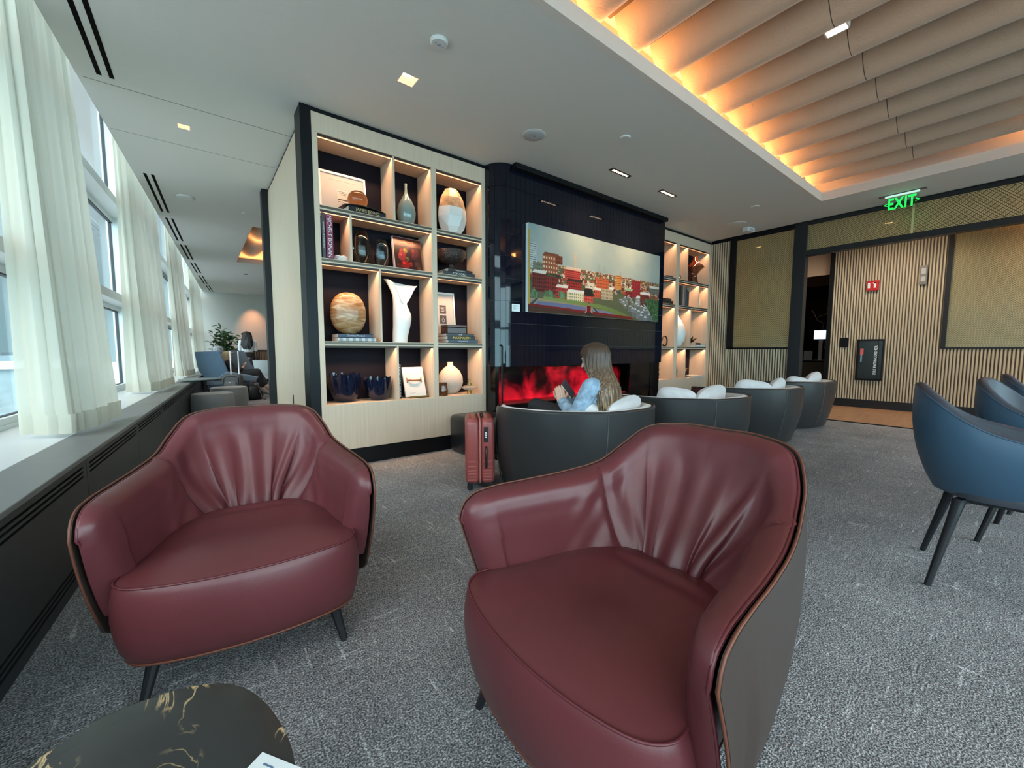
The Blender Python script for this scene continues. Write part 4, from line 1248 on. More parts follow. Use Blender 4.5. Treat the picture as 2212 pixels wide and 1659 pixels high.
# ------------------------------------------------------------------ blue dining chairs
M['blue'] = mat('blue_leather', (0.045, 0.095, 0.155), 0.42, spec=0.5, bump=(240, 0.15, 0.001))
M['bluein'] = mat('blue_grey_inner', (0.040, 0.045, 0.060), 0.55, bump=(240, 0.15, 0.001))
def dining_chair(label, loc, rz):
    """faces -y locally"""
    t = thing('dining_chair', label, 'chair', loc, rz, 'blue bucket chairs at the right edge')
    A = np.linspace(-1, 1, 81)
    TT = [0, .12, .25, .38, .52, .68, .84, .95, 1.0]
    RIM = [(0, .315, .950), (.13, .300, .938), (.225, .245, .885), (.268, .165, .815), (.285, .07, .762), (.290, -.05, .728), (.280, -.15, .706), (.262, -.205, .680), (.245, -.225, .640)]
    def rim(a): return interp(a, TT, RIM)
    BOTc = np.array([0, .02, .425])
    def Pt(tt, v, off=0.0):
        a = abs(tt); s_ = 1 if tt >= 0 else -1
        r = rim(a)
        # outer profile: from the underside centre out to the rim
        ang = math.atan2(r[1] - .02, r[0])
        base = np.array([.205 * math.cos(ang), .02 + .20 * math.sin(ang), .425])
        if v < .3:
            f = v / .3
            p = BOTc * (1 - f) + base * f; p[2] = .425 + .012 * f * f
        else:
            f = (v - .3) / .7
            mid = base * .38 + r * .62; mid = mid + np.array([math.cos(ang), math.sin(ang), 0]) * .028; mid[2] = .437 + (r[2] - .437) * .42
            b0 = base.copy(); b0[2] = .437
            p = b0 * (1 - f) ** 2 + 2 * f * (1 - f) * (mid + np.array([math.cos(ang), math.sin(ang), 0]) * .03) + r * f * f
        d = np.array([math.cos(ang), math.sin(ang), 0])
        p = p + d * off
        return np.array([p[0] * s_, p[1], p[2]])
    vs = np.linspace(0, 1, 30)
    b = MB(); b.grid([[Pt(a, v) for a in A] for v in vs]); 
    b.grid([[r for r in (Pt(-1, v) for v in vs)], [Pt(-1, v, -.05) for v in vs]]); b.grid([[Pt(1, v, -.05) for v in vs], [Pt(1, v) for v in vs]])
    b.build('outer_shell', M['blue'], t, smooth=True)
    b = MB()
    rimt = [[Pt(a, 1, o) + np.array([0, 0, z]) for a in A] for (o, z) in ((0, 0), (-.006, .010), (-.020, .015), (-.036, .010), (-.043, 0))]
    b.grid(rimt)
    inn = []
    for v in np.linspace(1, .36, 18):
        row = []
        for a in A:
            p = Pt(a, v, -.043 - .02 * math.sin(PI * min(1, (1 - v) / .6)))
            p[2] = max(p[2], .478)
            row.append(p)
        inn.append(row)
    b.grid(inn); b.build('inner_shell', M['bluein'], t, smooth=True)
    b = MB(); b.tube([Pt(a, .995, .001) + np.array([0, 0, .002]) for a in A], .0028, 6); b.build('rim_seam', M['blue'], t, smooth=True)
    pl = [(.225 * math.copysign(abs(math.cos(q)) ** .75, math.cos(q)), -.02 + .215 * math.copysign(abs(math.sin(q)) ** .75, math.sin(q))) for q in np.linspace(0, 2 * PI, 40, endpoint=False)]
    b = MB(); b.grid([[(p[0] * r, -.02 + (p[1] + .02) * r, z) for p in pl] for r, z in ((1, .44), (1.03, .47), (1.0, .495), (.9, .506), (.5, .512), (0.001, .512))], cv=True, flip=True)
    b.build('seat_pad', M['bluein'], t, smooth=True)
    b = MB(); b.tube([(-.14, .13, .425), (.14, .13, .425), (.15, -.13, .425), (-.15, -.13, .425)], .016, 8, closed=True); b.build('under_frame', M['legdark'], t, smooth='auto')
    for sx in (-1, 1):
        for (x0, y0, x1, y1) in ((.15, .14, .238, .225), (.155, -.13, .235, -.21)):
            b = MB(); b.tube([(sx * x0 * .8, y0 * .8, .425), (sx * x0, y0, .415), (sx * (x0 * .8 + x1 * .2), y0 * .8 + y1 * .2, .33), (sx * x1, y1, 0)], [.018, .024, .019, .0125], 10)
            b.build('leg', M['legdark'], t, smooth='auto')
    return t
d0 = dining_chair('nearest blue bucket dining chair at the right edge, black legs showing', (2.985, 0.045, 0), math.radians(8.5))
for k, (x, y, a, lb) in enumerate([(3.80, -.13, -7, 'second blue bucket dining chair, partly behind the nearest one'), (4.62, -.20, 2, 'farthest blue bucket dining chair, only its back edge in view')]):
    c = copy_tree(d0); c.location = (x, y, 0); c.rotation_euler = (0, 0, math.radians(a)); c['label'] = lb

# ------------------------------------------------------------------ marble table in the foreground
def marble_mat():
    m = mat('black_gold_marble', (.03, .031, .032), .22, spec=.5)
    nt = m.node_tree; b = nt.nodes['Principled BSDF']
    tc = nt.nodes.new('ShaderNodeTexCoord')
    def nz(s, d, dist, off):
        mp = nt.nodes.new('ShaderNodeMapping'); mp.inputs['Location'].default_value = off; mp.inputs['Rotation'].default_value = (0, 0, .9)
        mp.inputs['Scale'].default_value = (1, .42, 1)
        n = nt.nodes.new('ShaderNodeTexNoise'); n.inputs['Scale'].default_value = s; n.inputs['Detail'].default_value = d; n.inputs['Distortion'].default_value = dist
        nt.links.new(tc.outputs['Object'], mp.inputs[0]); nt.links.new(mp.outputs[0], n.inputs['Vector']); return n.outputs[0]
    def math_(op, a, b2, cl=False):
        n = nt.nodes.new('ShaderNodeMath'); n.operation = op; n.use_clamp = cl
        for i, q in enumerate((a, b2)):
            if isinstance(q, (int, float)): n.inputs[i].default_value = q
            else: nt.links.new(q, n.inputs[i])
        return n.outputs[0]
    v1 = math_('ABSOLUTE', math_('SUBTRACT', nz(11, 5, 1.6, (1.7, .3, 0)), .5), 0)
    line = math_('SUBTRACT', 1, math_('MULTIPLY', v1, 56), True)
    msk = math_('MULTIPLY', math_('SUBTRACT', nz(7, 2, 0, (5.2, 7.1, 0)), .465), 14, True)
    f = math_('MULTIPLY', line, msk)
    mx = nt.nodes.new('ShaderNodeMix'); mx.data_type = 'RGBA'
    mx.inputs[6].default_value = (.030, .032, .032, 1); mx.inputs[7].default_value = (.62, .47, .24, 1)
    nt.links.new(f, mx.inputs[0]); nt.links.new(mx.outputs[2], b.inputs['Base Color'])
    return m
ZT = .46
t = thing('side_table', 'black marble side table with gold veins in the left foreground', 'table', (-0.09, 0.78, 0))
outl = []
ctrl = [(.184, -.085), (.176, .005), (.152, .09), (.118, .150), (.075, .186), (.02, .207), (-.06, .215), (-.11, .195), (-.17, .150), (-.215, .08), (-.24, -.01), (-.235, -.12), (-.19, -.22), (-.10, -.28), (0, -.30), (.10, -.26), (.165, -.18)]
n = len(ctrl)
for i in range(n):
    p0, p1, p2, p3 = [np.array(ctrl[(i + k) % n]) for k in (-1, 0, 1, 2)]
    for q in np.linspace(0, 1, 6, endpoint=False):
        outl.append(.5 * ((2 * p1) + (-p0 + p2) * q + (2 * p0 - 5 * p1 + 4 * p2 - p3) * q * q + (-p0 + 3 * p1 - 3 * p2 + p3) * q ** 3))
b = MB()
b.grid([[(p[0] * r, p[1] * r, z) for p in outl] for r, z in ((.93, ZT - .028), (.975, ZT - .018), (.995, ZT - .004), (.99, ZT - .001), (.975, ZT), (.5, ZT), (0.001, ZT))], cv=True, flip=False)
b.prism([(p[0] * .93, p[1] * .93) for p in outl], ZT - .030, ZT - .028)
b.build('table_top', marble_mat(), t, smooth='auto', angle=40)
b = MB(); b.tube([(-.02, -.05, .0125), (-.02, -.05, .44)], .022, 16); b.build('pedestal', M['legdark'], t, smooth='auto')
b = MB(); b.lathe([(.17, 0), (.17, .006), (.15, .013), (0.001, .014)], 40, c=(-.02, -.05, 0)); b.build('foot', M['legdark'], t, smooth='auto')
t = thing('paper_card', 'white printed card lying on the marble table, bottom edge', 'card', (.052, .655, ZT + .0005), math.radians(34))
b = MB(); b.box(-.045, .045, -.075, .065, 0, .002); b.build('card_sheet', mat('card_white', (.66, .72, .74), .6), t)
ink = mat('blue_ink', (.10, .16, .26), .6)
text('1-a | 1', .03, ink, t, loc=(0, .035, .0022), rot=(0, 0, 0), ext=.0001)
text('card', .016, ink, t, loc=(0, .0, .0022), rot=(0, 0, 0), ext=.0001)

# ------------------------------------------------------------------ red suitcase, pouf, slim pole
M['redcase'] = mat('brick_red_shell', (0.27, 0.065, 0.060), 0.32, spec=.5, bump=(120, .1, .001))
M['blk'] = mat('black_plastic', (0.012, 0.012, 0.014), 0.4)
t = thing('suitcase', 'brick red hard shell cabin suitcase standing beside the charcoal tub chair', 'suitcase', (1.835, 2.80, 0), math.radians(-121))
def rbox(b, x0, x1, y0, y1, z0, z1, r=.03, seg=5, mi=0):
    prof = []
    for cx_, cz_, a0 in ((x1 - r, z1 - r, 0), (x0 + r, z1 - r, PI / 2), (x0 + r, z0 + r, PI), (x1 - r, z0 + r, 1.5 * PI)):
        for a in np.linspace(a0, a0 + PI / 2, seg): prof.append((cx_ + r * math.cos(a), cz_ + r * math.sin(a)))
    cxm, czm = (x0 + x1) / 2, (z0 + z1) / 2
    rows = []
    e = min(r * .6, (y1 - y0) / 3)
    for (y, k) in ((y0, .0), (y0, 1 - e / (x1 - x0) * 2), (y0 + e * .3, 1 - e / (x1 - x0) * .6), (y0 + e, 1), (y1 - e, 1), (y1 - e * .3, 1 - e / (x1 - x0) * .6), (y1, 1 - e / (x1 - x0) * 2), (y1, 0)):
        rows.append([(cxm + (p[0] - cxm) * k, y, czm + (p[1] - czm) * k) for p in prof])
    b.grid(rows, mi, cv=True, flip=True)
    return b
# local: x = width .36, y = depth .23 (front shell at -y), z up
for (ya, yb, nm) in ((-.118, -.006, 'front_shell'), (.006, .118, 'rear_shell')):
    b = MB(); rbox(b, -.185, .185, ya, yb, .055, .585, .045)
    o = b.build(nm, M['redcase'], t, smooth='auto', angle=50)
    r = MB()
    for z in (.24, .20, .165, .14, .115, .09):
        r.box(-.17, .17, ya - .001, ya + .004, z, z + .006) if nm == 'front_shell' else None
        for sx in (-1, 1): r.box(sx * .1865 - .0015, sx * .1865 + .0015, ya + .02, yb - .025, z, z + .006)
    r.build('ridge', mat('ridge_red', (.40, .12, .11), .3), o)
b = MB(); rbox(b, -.188, .188, -.008, .008, .052, .588, .045); b.build('zip_band', mat('zip_pink', (.40, .13, .11), .35), t, smooth='auto', angle=50)
b = MB(); b.box(.184, .192, .03, .062, .40, .52); o = b.build('combination_lock', M['blk'], t, bevel=.002)
b = MB()
for z in (.435, .452, .469): b.box(.192, .1945, .038, .054, z, z + .01)
b.build('dial', M['white'], o)
b = MB(); b.tube([(.186, .048, .19), (.205, .048, .205), (.205, .048, .345), (.186, .048, .36)], .009, 8); b.build('side_handle', M['blk'], t, smooth=True)
b = MB(); b.tube([(-.07, .02, .583), (-.06, .02, .603), (.06, .02, .603), (.07, .02, .583)], .010, 8); b.build('top_handle', M['blk'], t, smooth=True)
for sx in (-1, 1):
    for sy in (-1, 1):
        b = MB()
        for o_ in (-.011, .011): b.tube([(sx * .14 + o_ - .006, sy * .08, .026), (sx * .14 + o_ + .006, sy * .08, .026)], .0245, 16)
        b.box(sx * .14 - .02, sx * .14 + .02, sy * .08 - .02, sy * .08 + .02, .040, .062)
        b.build('wheel', M['blk'], t, smooth='auto')
t = thing('black_pouf', 'black rounded leather pouf behind the red suitcase, against the oak shelving', 'pouf', (2.47, 3.72, 0))
b = MB(); rbox(b, -.27, .27, -.25, .25, 0.0, .415, .06, 7); b.build('pouf_body', mat('pouf_black', (.010, .011, .013), .3), t, smooth='auto', angle=50)
t = thing('slim_floor_pole', 'slim black metal pole with bent top in front of the fireplace', 'pole', (2.484, 3.35, 0))
b = MB(); b.tube([(-.03, 0, 1.178), (-.012, 0, 1.182), (.0, 0, 1.168), (.0, 0, 1.15), (0, 0, .012)], .010, 8); b.build('pole_tube', M['black'], t, smooth='auto')
b = MB(); b.lathe([(.10, 0), (.10, .008), (.02, .014)], 24); b.build('pole_foot', M['black'], t, smooth='auto')

pillow('pale pillow behind the back of the woman in the denim jacket', (2.63, 1.945, .635), (math.radians(10), math.radians(-3), math.radians(14)), .60, .26, .12, 1)
pillow('pale pillow standing on its corner left of the woman’s back', (2.31, 1.985, .60), (math.radians(6), math.radians(14), math.radians(-32)), .26, .26, .09, 2)
pillow('wide pale pillow lying along the back of the second tub chair', (4.00, 1.93, .645), (math.radians(12), math.radians(-4), math.radians(6)), .66, .27, .13, 3)
pillow('pale pillow propped at the left of the second tub chair', (3.60, 2.06, .64), (math.radians(12), math.radians(8), math.radians(-52)), .36, .28, .12, 4)
pillow('pale pillow leaning in the left half of the third tub chair', (5.24, 2.02, .645), (math.radians(12), math.radians(8), math.radians(-38)), .44, .27, .12, 5)
pillow('pale pillow leaning in the right half of the third tub chair', (5.66, 1.92, .645), (math.radians(12), math.radians(-8), math.radians(6)), .54, .27, .12, 6)
pillow('wide pale pillow in the farthest tub chair', (7.24, 1.98, .66), (math.radians(12), math.radians(-6), math.radians(4)), .62, .30, .13, 7)
pillow('smaller pale pillow at the left of the farthest tub chair', (6.84, 2.06, .62), (math.radians(12), math.radians(10), math.radians(-42)), .32, .28, .12, 8)
# ================================================================== people
def cap(b, p0, p1, r0, r1, n=14):
    p0 = Vector(p0); p1 = Vector(p1); d = (p1 - p0)
    if d.length < 1e-5: return b.ell(tuple(p0), (r0, r0, r0), n, 8)
    u = d.normalized(); pts = []; rs = []
    for a in (85, 60, 30): pts.append(p0 - u * r0 * math.sin(math.radians(a))); rs.append(r0 * math.cos(math.radians(a)))
    for k in range(5): pts.append(p0 + d * k / 4); rs.append(r0 + (r1 - r0) * k / 4)
    for a in (30, 60, 85): pts.append(p1 + u * r1 * math.sin(math.radians(a))); rs.append(r1 * math.cos(math.radians(a)))
    return b.tube(pts, rs, n)
def frame(f, up=(0, 0, 1)):
    """matrix whose -y looks along f, z up"""
    y = -Vector(f).normalized(); z = Vector(up); x = y.cross(z).normalized(); z = x.cross(y).normalized()
    return Matrix((x, y, z)).transposed()
def head(b, c, f, s=1.0, up=(0, 0, 1)):
    """skull, jaw, nose, brow, lips, ears; c = centre, f = look direction"""
    R = frame(f, up); c = Vector(c)
    def P(x, y, z): return tuple(c + R @ Vector((x * s, y * s, z * s)))
    M4 = R.to_4x4()
    b.ell(tuple(c + R @ Vector((0, .012, .018)) * s), (.074 * s, .092 * s, .098 * s), 22, 16, M=M4)
    b.ell(tuple(c + R @ Vector((0, -.026, -.052)) * s), (.054 * s, .060 * s, .066 * s), 18, 12, M=M4)
    b.ell(tuple(c + R @ Vector((0, -.066, -.098)) * s), (.020 * s, .018 * s, .015 * s), 10, 8, M=M4)
    cap(b, P(0, -.082, .006), P(0, -.104, -.030), .007 * s, .012 * s, 10)
    for sx in (-1, 1):
        b.ell(P(sx * .030, -.072, -.030), (.022 * s, .016 * s, .018 * s), 10, 8, M=M4)
        b.ell(P(sx * .028, -.074, .026), (.022 * s, .012 * s, .007 * s), 10, 8, M=M4)
        b.ell(P(sx * .077, .008, -.008), (.008 * s, .017 * s, .029 * s), 10, 8, M=M4)
    b.ell(P(0, -.084, -.058), (.021 * s, .010 * s, .006 * s), 10, 8, M=M4)
    b.ell(P(0, -.081, -.069), (.019 * s, .010 * s, .007 * s), 10, 8, M=M4)
def face_parts(parent, c, f, s=1.0, org=(0, 0, 0), up=(0, 0, 1)):
    R = frame(f, up); c = Vector(c)
    for sx in (-1, 1):
        b = MB(); p = c + R @ Vector((sx * .029, -.071, .010)) * s; b.ell(tuple(p), (.0115 * s,) * 3, 12, 8)
        e = b.build('eye', mat('eye_white', (.75, .74, .72), .2), parent, smooth=True)
        b = MB(); p = c + R @ Vector((sx * .029, -.0795, .010)) * s; b.ell(tuple(p), (.005 * s,) * 3, 8, 6); b.build('iris', mat('eye_dark', (.03, .02, .015), .2), e, smooth=True)
    b = MB(); p = c + R @ Vector((0, -.091, -.0635)) * s; b.ell(tuple(p), (.017 * s, .005 * s, .0055 * s), 10, 6, M=R.to_4x4()); b.build('lips', mat('lips', (.38, .12, .11), .45), parent, smooth=True)
def remesh(o, vox, it=6):
    r = o.modifiers.new('remesh', 'REMESH'); r.mode = 'VOXEL'; r.voxel_size = vox; r.use_smooth_shade = True
    s = o.modifiers.new('smooth', 'SMOOTH'); s.iterations = it; s.factor = .5
    return o
def hand(b, wrist, d, pn, holding, s=1.0, left=False, thumb_side=None, curl=(.35, .9, .9)):
    """palm + five bent fingers. d: direction of the palm, pn: palm normal (towards what it holds), thumb_side: direction"""
    d = Vector(d).normalized(); pn = Vector(pn); pn = (pn - d * pn.dot(d)).normalized(); t = Vector(thumb_side) if thumb_side else d.cross(pn)
    t = (t - d * t.dot(d) - pn * t.dot(pn)).normalized(); w = Vector(wrist)
    for k in range(4):
        a = w + t * (.026 - .0175 * k) * s; e = w + d * (.088 - .004 * abs(k - 1)) * s + t * (.030 - .020 * k) * s
        cap(b, a, e, .0135 * s, .0105 * s, 10)
    for k, ln in enumerate((.070, .078, .072, .056)):
        p = w + d * (.088 - .004 * abs(k - 1)) * s + t * (.030 - .020 * k) * s
        dr = d.copy(); ang = 0
        for j, seg in enumerate((.44, .31, .25)):
            ang += curl[j]
            q = (d * math.cos(ang) + pn * math.sin(ang)); nx = p + q * ln * seg * s
            cap(b, p, nx, (.0088 - .0006 * j) * s, (.0082 - .0008 * j) * s, 8); p = nx
    p = w + d * .022 * s + t * .030 * s
    q1 = p + (d * .55 + t * .75 + pn * .25).normalized() * .040 * s; q2 = q1 + (d * .85 + t * .05 + pn * .5).normalized() * .032 * s; q3 = q2 + (d * .8 - t * .25 + pn * .5).normalized() * .026 * s
    cap(b, p, q1, .0145 * s, .0105 * s, 10); cap(b, q1, q2, .0105 * s, .0095 * s, 10); cap(b, q2, q3, .0092 * s, .0075 * s, 10)
SKIN = mat('skin_fair', (.60, .36, .27), .5, sub=.1)

def hair_sheet(parent, c, s, f, prof, mt, name='hair', front=70, seed=1, ridge=.006, nz=60, na=110, cut=.45):
    """long hair: prof = list of (z offset from head centre, half width, half depth, backward shift); open towards the face below the brow"""
    R = frame(f); c = Vector(c); rnd = random.Random(seed)
    ph = [rnd.uniform(0, 6.28) for _ in range(8)]
    zs = [p[0] for p in prof][::-1]; vals = [p[1:] for p in prof][::-1]
    outer = []; inner_ = []
    ztop, zbot = prof[0][0], prof[-1][0]
    for j in range(nz + 1):
        g = j / nz
        z = ztop + (zbot - ztop) * g ** 1.15
        w, dp, sh = interp(z, zs, vals)
        op = math.radians(front) * sm(-z, -.075, .0)        # opening half-angle around the face
        r1, r2 = [], []
        for i in range(na + 1):
            a = op + (2 * PI - 2 * op) * i / na            # a = 0 looks along the face
            rid = ridge * (math.sin(26 * a + ph[0] + 2.0 * math.sin(g * 5 + ph[1])) + .7 * math.sin(47 * a + ph[2] + 3 * g) + .5 * math.sin(11 * a + ph[3] - 4 * g)) * sm(g, .03, .25)
            rr = 1 + rid / max(w, .03)
            x = math.sin(a) * w * rr; y = -math.cos(a) * dp * rr + sh
            zz = z + (0.018 * math.sin(9 * a + ph[4]) + .012 * math.sin(23 * a + ph[5])) * sm(g, .75, 1)
            r1.append(tuple(c + R @ (Vector((x, y, zz)) * s)))
            k = .86
            r2.append(tuple(c + R @ (Vector((x * k, (y - sh) * k + sh, zz)) * s)))
        outer.append(r1); inner_.append(r2)
    b = MB(); b.grid(outer, flip=False); b.grid(inner_, flip=True); b.grid([inner_[-1], outer[-1]], flip=True)
    b.grid([[r[0] for r in outer], [r[0] for r in inner_]]); b.grid([[r[-1] for r in inner_], [r[-1] for r in outer]])
    return b.build(name, mt, parent, smooth=True)
def hair_mat(name, dark, light, zt, zb):
    m = mat(name, dark, .42, spec=.5)
    nt = m.node_tree; b = nt.nodes['Principled BSDF']
    tc = nt.nodes.new('ShaderNodeTexCoord'); mp = nt.nodes.new('ShaderNodeMapping'); mp.inputs['Scale'].default_value = (1, 1, .035)
    n = nt.nodes.new('ShaderNodeTexNoise'); n.inputs['Scale'].default_value = 130; n.inputs['Detail'].default_value = 3
    sp = nt.nodes.new('ShaderNodeSeparateXYZ'); mr = nt.nodes.new('ShaderNodeMapRange'); mr.inputs[1].default_value = zt; mr.inputs[2].default_value = zb
    nt.links.new(tc.outputs['Object'], mp.inputs[0]); nt.links.new(mp.outputs[0], n.inputs['Vector']); nt.links.new(tc.outputs['Object'], sp.inputs[0]); nt.links.new(sp.outputs['Z'], mr.inputs[0])
    mr2 = nt.nodes.new('ShaderNodeMapRange'); mr2.inputs[1].default_value = .42; mr2.inputs[2].default_value = .66
    nt.links.new(n.outputs[0], mr2.inputs[0])
    mu = nt.nodes.new('ShaderNodeMath'); mu.operation = 'MULTIPLY'; nt.links.new(mr.outputs[0], mu.inputs[0]); nt.links.new(mr2.outputs[0], mu.inputs[1])
    mx = nt.nodes.new('ShaderNodeMix'); mx.data_type = 'RGBA'; mx.inputs[6].default_value = tuple(dark) + (1,); mx.inputs[7].default_value = tuple(light) + (1,)
    nt.links.new(mu.outputs[0], mx.inputs[0]); nt.links.new(mx.outputs[2], b.inputs['Base Color'])
    bp = nt.nodes.new('ShaderNodeBump'); bp.inputs['Strength'].default_value = .5; bp.inputs['Distance'].default_value = .004
    nt.links.new(n.outputs[0], bp.inputs['Height']); nt.links.new(bp.outputs[0], b.inputs['Normal'])
    return m

# ---- woman in the tub chair
WX, WY = 2.45, 2.06
t = thing('person', 'seated woman with long brown hair, denim jacket, looking at a phone', 'person', (WX, WY, 0))
def q(x, y, z): return (x, y, z)
fd = Vector((-.24, .97, 0)).normalized(); rt = Vector((fd.y, -fd.x, 0))
def bp(r, f, z): v = rt * r + fd * f; return (v.x, v.y, z)       # right, forward, height
pel = bp(0, -.02, .56); ch = bp(0, -.035, .78); nk = bp(0, -.01, .905)
hc = bp(.0, .035, 1.062)
hf = Vector((-.38, .87, -.32)).normalized()
LS, RS = bp(-.165, -.03, .855), bp(.165, -.03, .855)
LE = bp(-.235, .06, .63); LH = (2.275 - WX, 2.27 - WY, .725)
RE = bp(.225, .12, .62); RH = (2.40 - WX, 2.36 - WY, .72)
LK, RK = (2.255 - WX, 2.56 - WY, .655), (2.60 - WX, 2.60 - WY, .60)
LF, RF = (2.50 - WX, 3.02 - WY, .22), (2.66 - WX, 3.02 - WY, .075)
b = MB()
b.ell(pel, (.155, .125, .11), 20, 12, M=Matrix.Rotation(math.atan2(rt.y, rt.x), 4, 'Z')); 
MZ = Matrix.Rotation(math.atan2(rt.y, rt.x), 4, 'Z')
b.ell(bp(0, -.03, .68), (.125, .095, .14), 20, 12, M=MZ); b.ell(ch, (.145, .10, .12), 20, 12, M=MZ)
cap(b, bp(0, -.02, .84), nk, .06, .05); cap(b, nk, bp(0, .02, .99), .05, .048)
cap(b, bp(-.10, -.03, .85), LS, .06, .05); cap(b, bp(.10, -.03, .85), RS, .06, .05)
for (S_, E_, H_) in ((LS, LE, LH), (RS, RE, RH)):
    cap(b, S_, E_, .046, .036); cap(b, E_, H_, .036, .024)
for (K_, F_, sd) in ((LK, LF, -1), (RK, RF, 1)):
    cap(b, bp(sd * .09, .02, .54), K_, .078, .056); cap(b, K_, F_, .052, .034)
head(b, hc, hf, 1.0)
pd = Vector((-.52, .10, .84)).normalized()
hand(b, LH, (-.10, .18, .97), (.45, .85, -.1), None, .98, thumb_side=(.75, -.45, .3), curl=(.5, .8, .7))
hand(b, RH, (-.62, .15, .75), (-.3, .2, .6), None, .98, thumb_side=(.3, .5, .6), curl=(.5, .9, .8))
remesh(b.build('body', SKIN, t, smooth=True), .0042, 5)
face_parts(t, hc, hf)
den = mat('denim_light', (.24, .34, .45), .8, noise=(26, .35), bump=(70, .4, .003))
b = MB()
b.ell(bp(0, -.035, .62), (.158, .120, .15), 20, 12, M=MZ); b.ell(bp(0, -.04, .77), (.172, .125, .125), 20, 12, M=MZ)
cap(b, bp(-.06, -.03, .865), bp(.06, -.03, .865), .073, .073)
for (S_, E_, H_) in ((LS, LE, LH), (RS, RE, RH)):
    cap(b, bp(-.08 if S_ is LS else .08, -.03, .86), S_, .072, .068); cap(b, S_, E_, .070, .060)
    cu = tuple(np.array(E_) * .14 + np.array(H_) * .86); cap(b, E_, cu, .058, .046)
jk = remesh(b.build('denim_jacket', den, t, smooth=True), .007, 4)
b = MB(); stt = mat('denim_seam', (.33, .46, .58), .8)
for dz in (0, .012):
    b.tube([bp(-.160, -.033 + .066 * math.cos(a) - dz * .3, .852 + .066 * math.sin(a) - dz) for a in np.linspace(-.6, PI + .4, 18)], .0022, 5)
b.tube([bp(r, -.150 + .03 * abs(r) * 3, .84) for r in np.linspace(-.14, .14, 14)], .0022, 5)
b.build('jacket_seam', stt, jk, smooth=True)
b = MB(); b.tube([bp(.062 * math.sin(a), -.015 - .062 * math.cos(a), .925 + .012 * math.cos(a)) for a in np.linspace(-2.3, 2.3, 26)], .014, 8); b.build('collar', den, jk, smooth=True)
b = MB(); ee = (Vector(LH) - Vector(LE)).normalized(); b.tube([tuple(Vector(LH) - ee * k) for k in (.052, .012)], [.044, .041], 18); b.build('cuff', den, jk, smooth='auto')
drk = mat('black_trousers', (.013, .013, .016), .8)
b = MB(); b.ell(bp(0, 0, .545), (.170, .150, .105), 20, 12, M=MZ)
for (K_, F_, sd) in ((LK, LF, -1), (RK, RF, 1)):
    cap(b, bp(sd * .09, .02, .545), K_, .095, .070); cap(b, K_, F_, .067, .052)
remesh(b.build('trousers', drk, t, smooth=True), .009, 4)
for (F_, dr) in ((LF, Vector((.1, .9, -.3))), (RF, Vector((.1, 1, 0)))):
    b = MB(); a = Vector(F_) - Vector((0, 0, .02)); e = a + Vector(dr).normalized() * .17; cap(b, tuple(a), tuple(e), .042, .034)
    o = remesh(b.build('shoe', mat('black_shoe', (.02, .02, .022), .4), t, smooth=True), .01, 2)
hm = hair_mat('brown_hair', (.060, .034, .022), (.44, .28, .15), 1.06, .74)
hair_sheet(t, hc, 1.0, Vector((-.30, .95, 0)), [(.128, .006, .006, .012), (.122, .035, .045, .014), (.105, .070, .083, .014), (.06, .098, .112, .014), (0, .112, .118, .014), (-.07, .124, .112, .03), (-.14, .142, .102, .07), (-.21, .165, .090, .110), (-.28, .182, .078, .130), (-.35, .182, .066, .138), (-.40, .155, .05, .142)], hm, front=62, seed=5, ridge=.0030)
# phone held by her
t2 = thing('smartphone', 'dark smartphone with pale edge held up by the seated woman', 'phone', (2.352, 2.275, .815))
t2.rotation_euler = (math.radians(-22), math.radians(-34), math.radians(20))
b = MB(); b.box(-.038, .038, -.0045, .0045, -.078, .078); b.build('phone_case', mat('phone_grey', (.06, .06, .075), .4), t2, bevel=.004)
b = MB(); b.box(-.041, -.038, -.004, .004, -.07, .078); b.build('phone_edge', mat('pale_gold', (.70, .62, .50), .3), t2)
b = MB(); b.box(-.035, .035, .0046, .005, -.074, .074); b.build('phone_display', mat('phone_display', (.02, .02, .025), .1), t2)

# ---- far lounge -------------------------------------------------
def far_person(label, loc, bodyf, clothes, hairf, vox=.013):
    t = thing('person', label, 'person', loc)
    b = MB(); bodyf(b); remesh(b.build('body', SKIN, t, smooth=True), vox, 3)
    for nm, fn, mt in clothes:
        b = MB(); fn(b); remesh(b.build(nm, mt, t, smooth=True), vox, 2)
    hairf(t)
    return t
# standing woman, seen from behind
wh = mat('white_blouse', (.62, .64, .66), .8); bk = mat('black_skirt_trousers', (.012, .012, .014), .8)
hd = (0, 0, 1.60); hfw = Vector((.35, .93, -.05))
def body1(b):
    b.ell((0, 0, 1.30), (.16, .10, .20)); b.ell((0, 0, 1.0), (.16, .115, .16)); cap(b, (0, 0, 1.40), (0, .01, 1.52), .052, .048)
    for s in (-1, 1):
        cap(b, (s * .10, 0, 1.42), (s * .175, 0, 1.40), .05, .045); cap(b, (s * .18, 0, 1.40), (s * .21, .04, 1.13), .042, .034); cap(b, (s * .21, .04, 1.13), (s * .12, .22, 1.16), .033, .024)
        hand(b, (s * .12, .22, 1.16), (-s * .35, .9, .1), (0, 0, 1), None, .95, thumb_side=(-s, 0, .4))
        cap(b, (s * .085, 0, .95), (s * .09, 0, .50), .08, .055); cap(b, (s * .09, 0, .50), (s * .09, -.01, .09), .052, .034); cap(b, (s * .09, -.02, .045), (s * .09, .16, .035), .040, .030)
    head(b, hd, hfw, 1.0)
def bl1(b):
    b.ell((0, 0, 1.31), (.180, .125, .185)); b.ell((0, 0, 1.16), (.165, .12, .12))
    for s in (-1, 1): cap(b, (s * .08, 0, 1.42), (s * .18, 0, 1.40), .062, .062); cap(b, (s * .18, 0, 1.40), (s * .21, .04, 1.15), .060, .055)
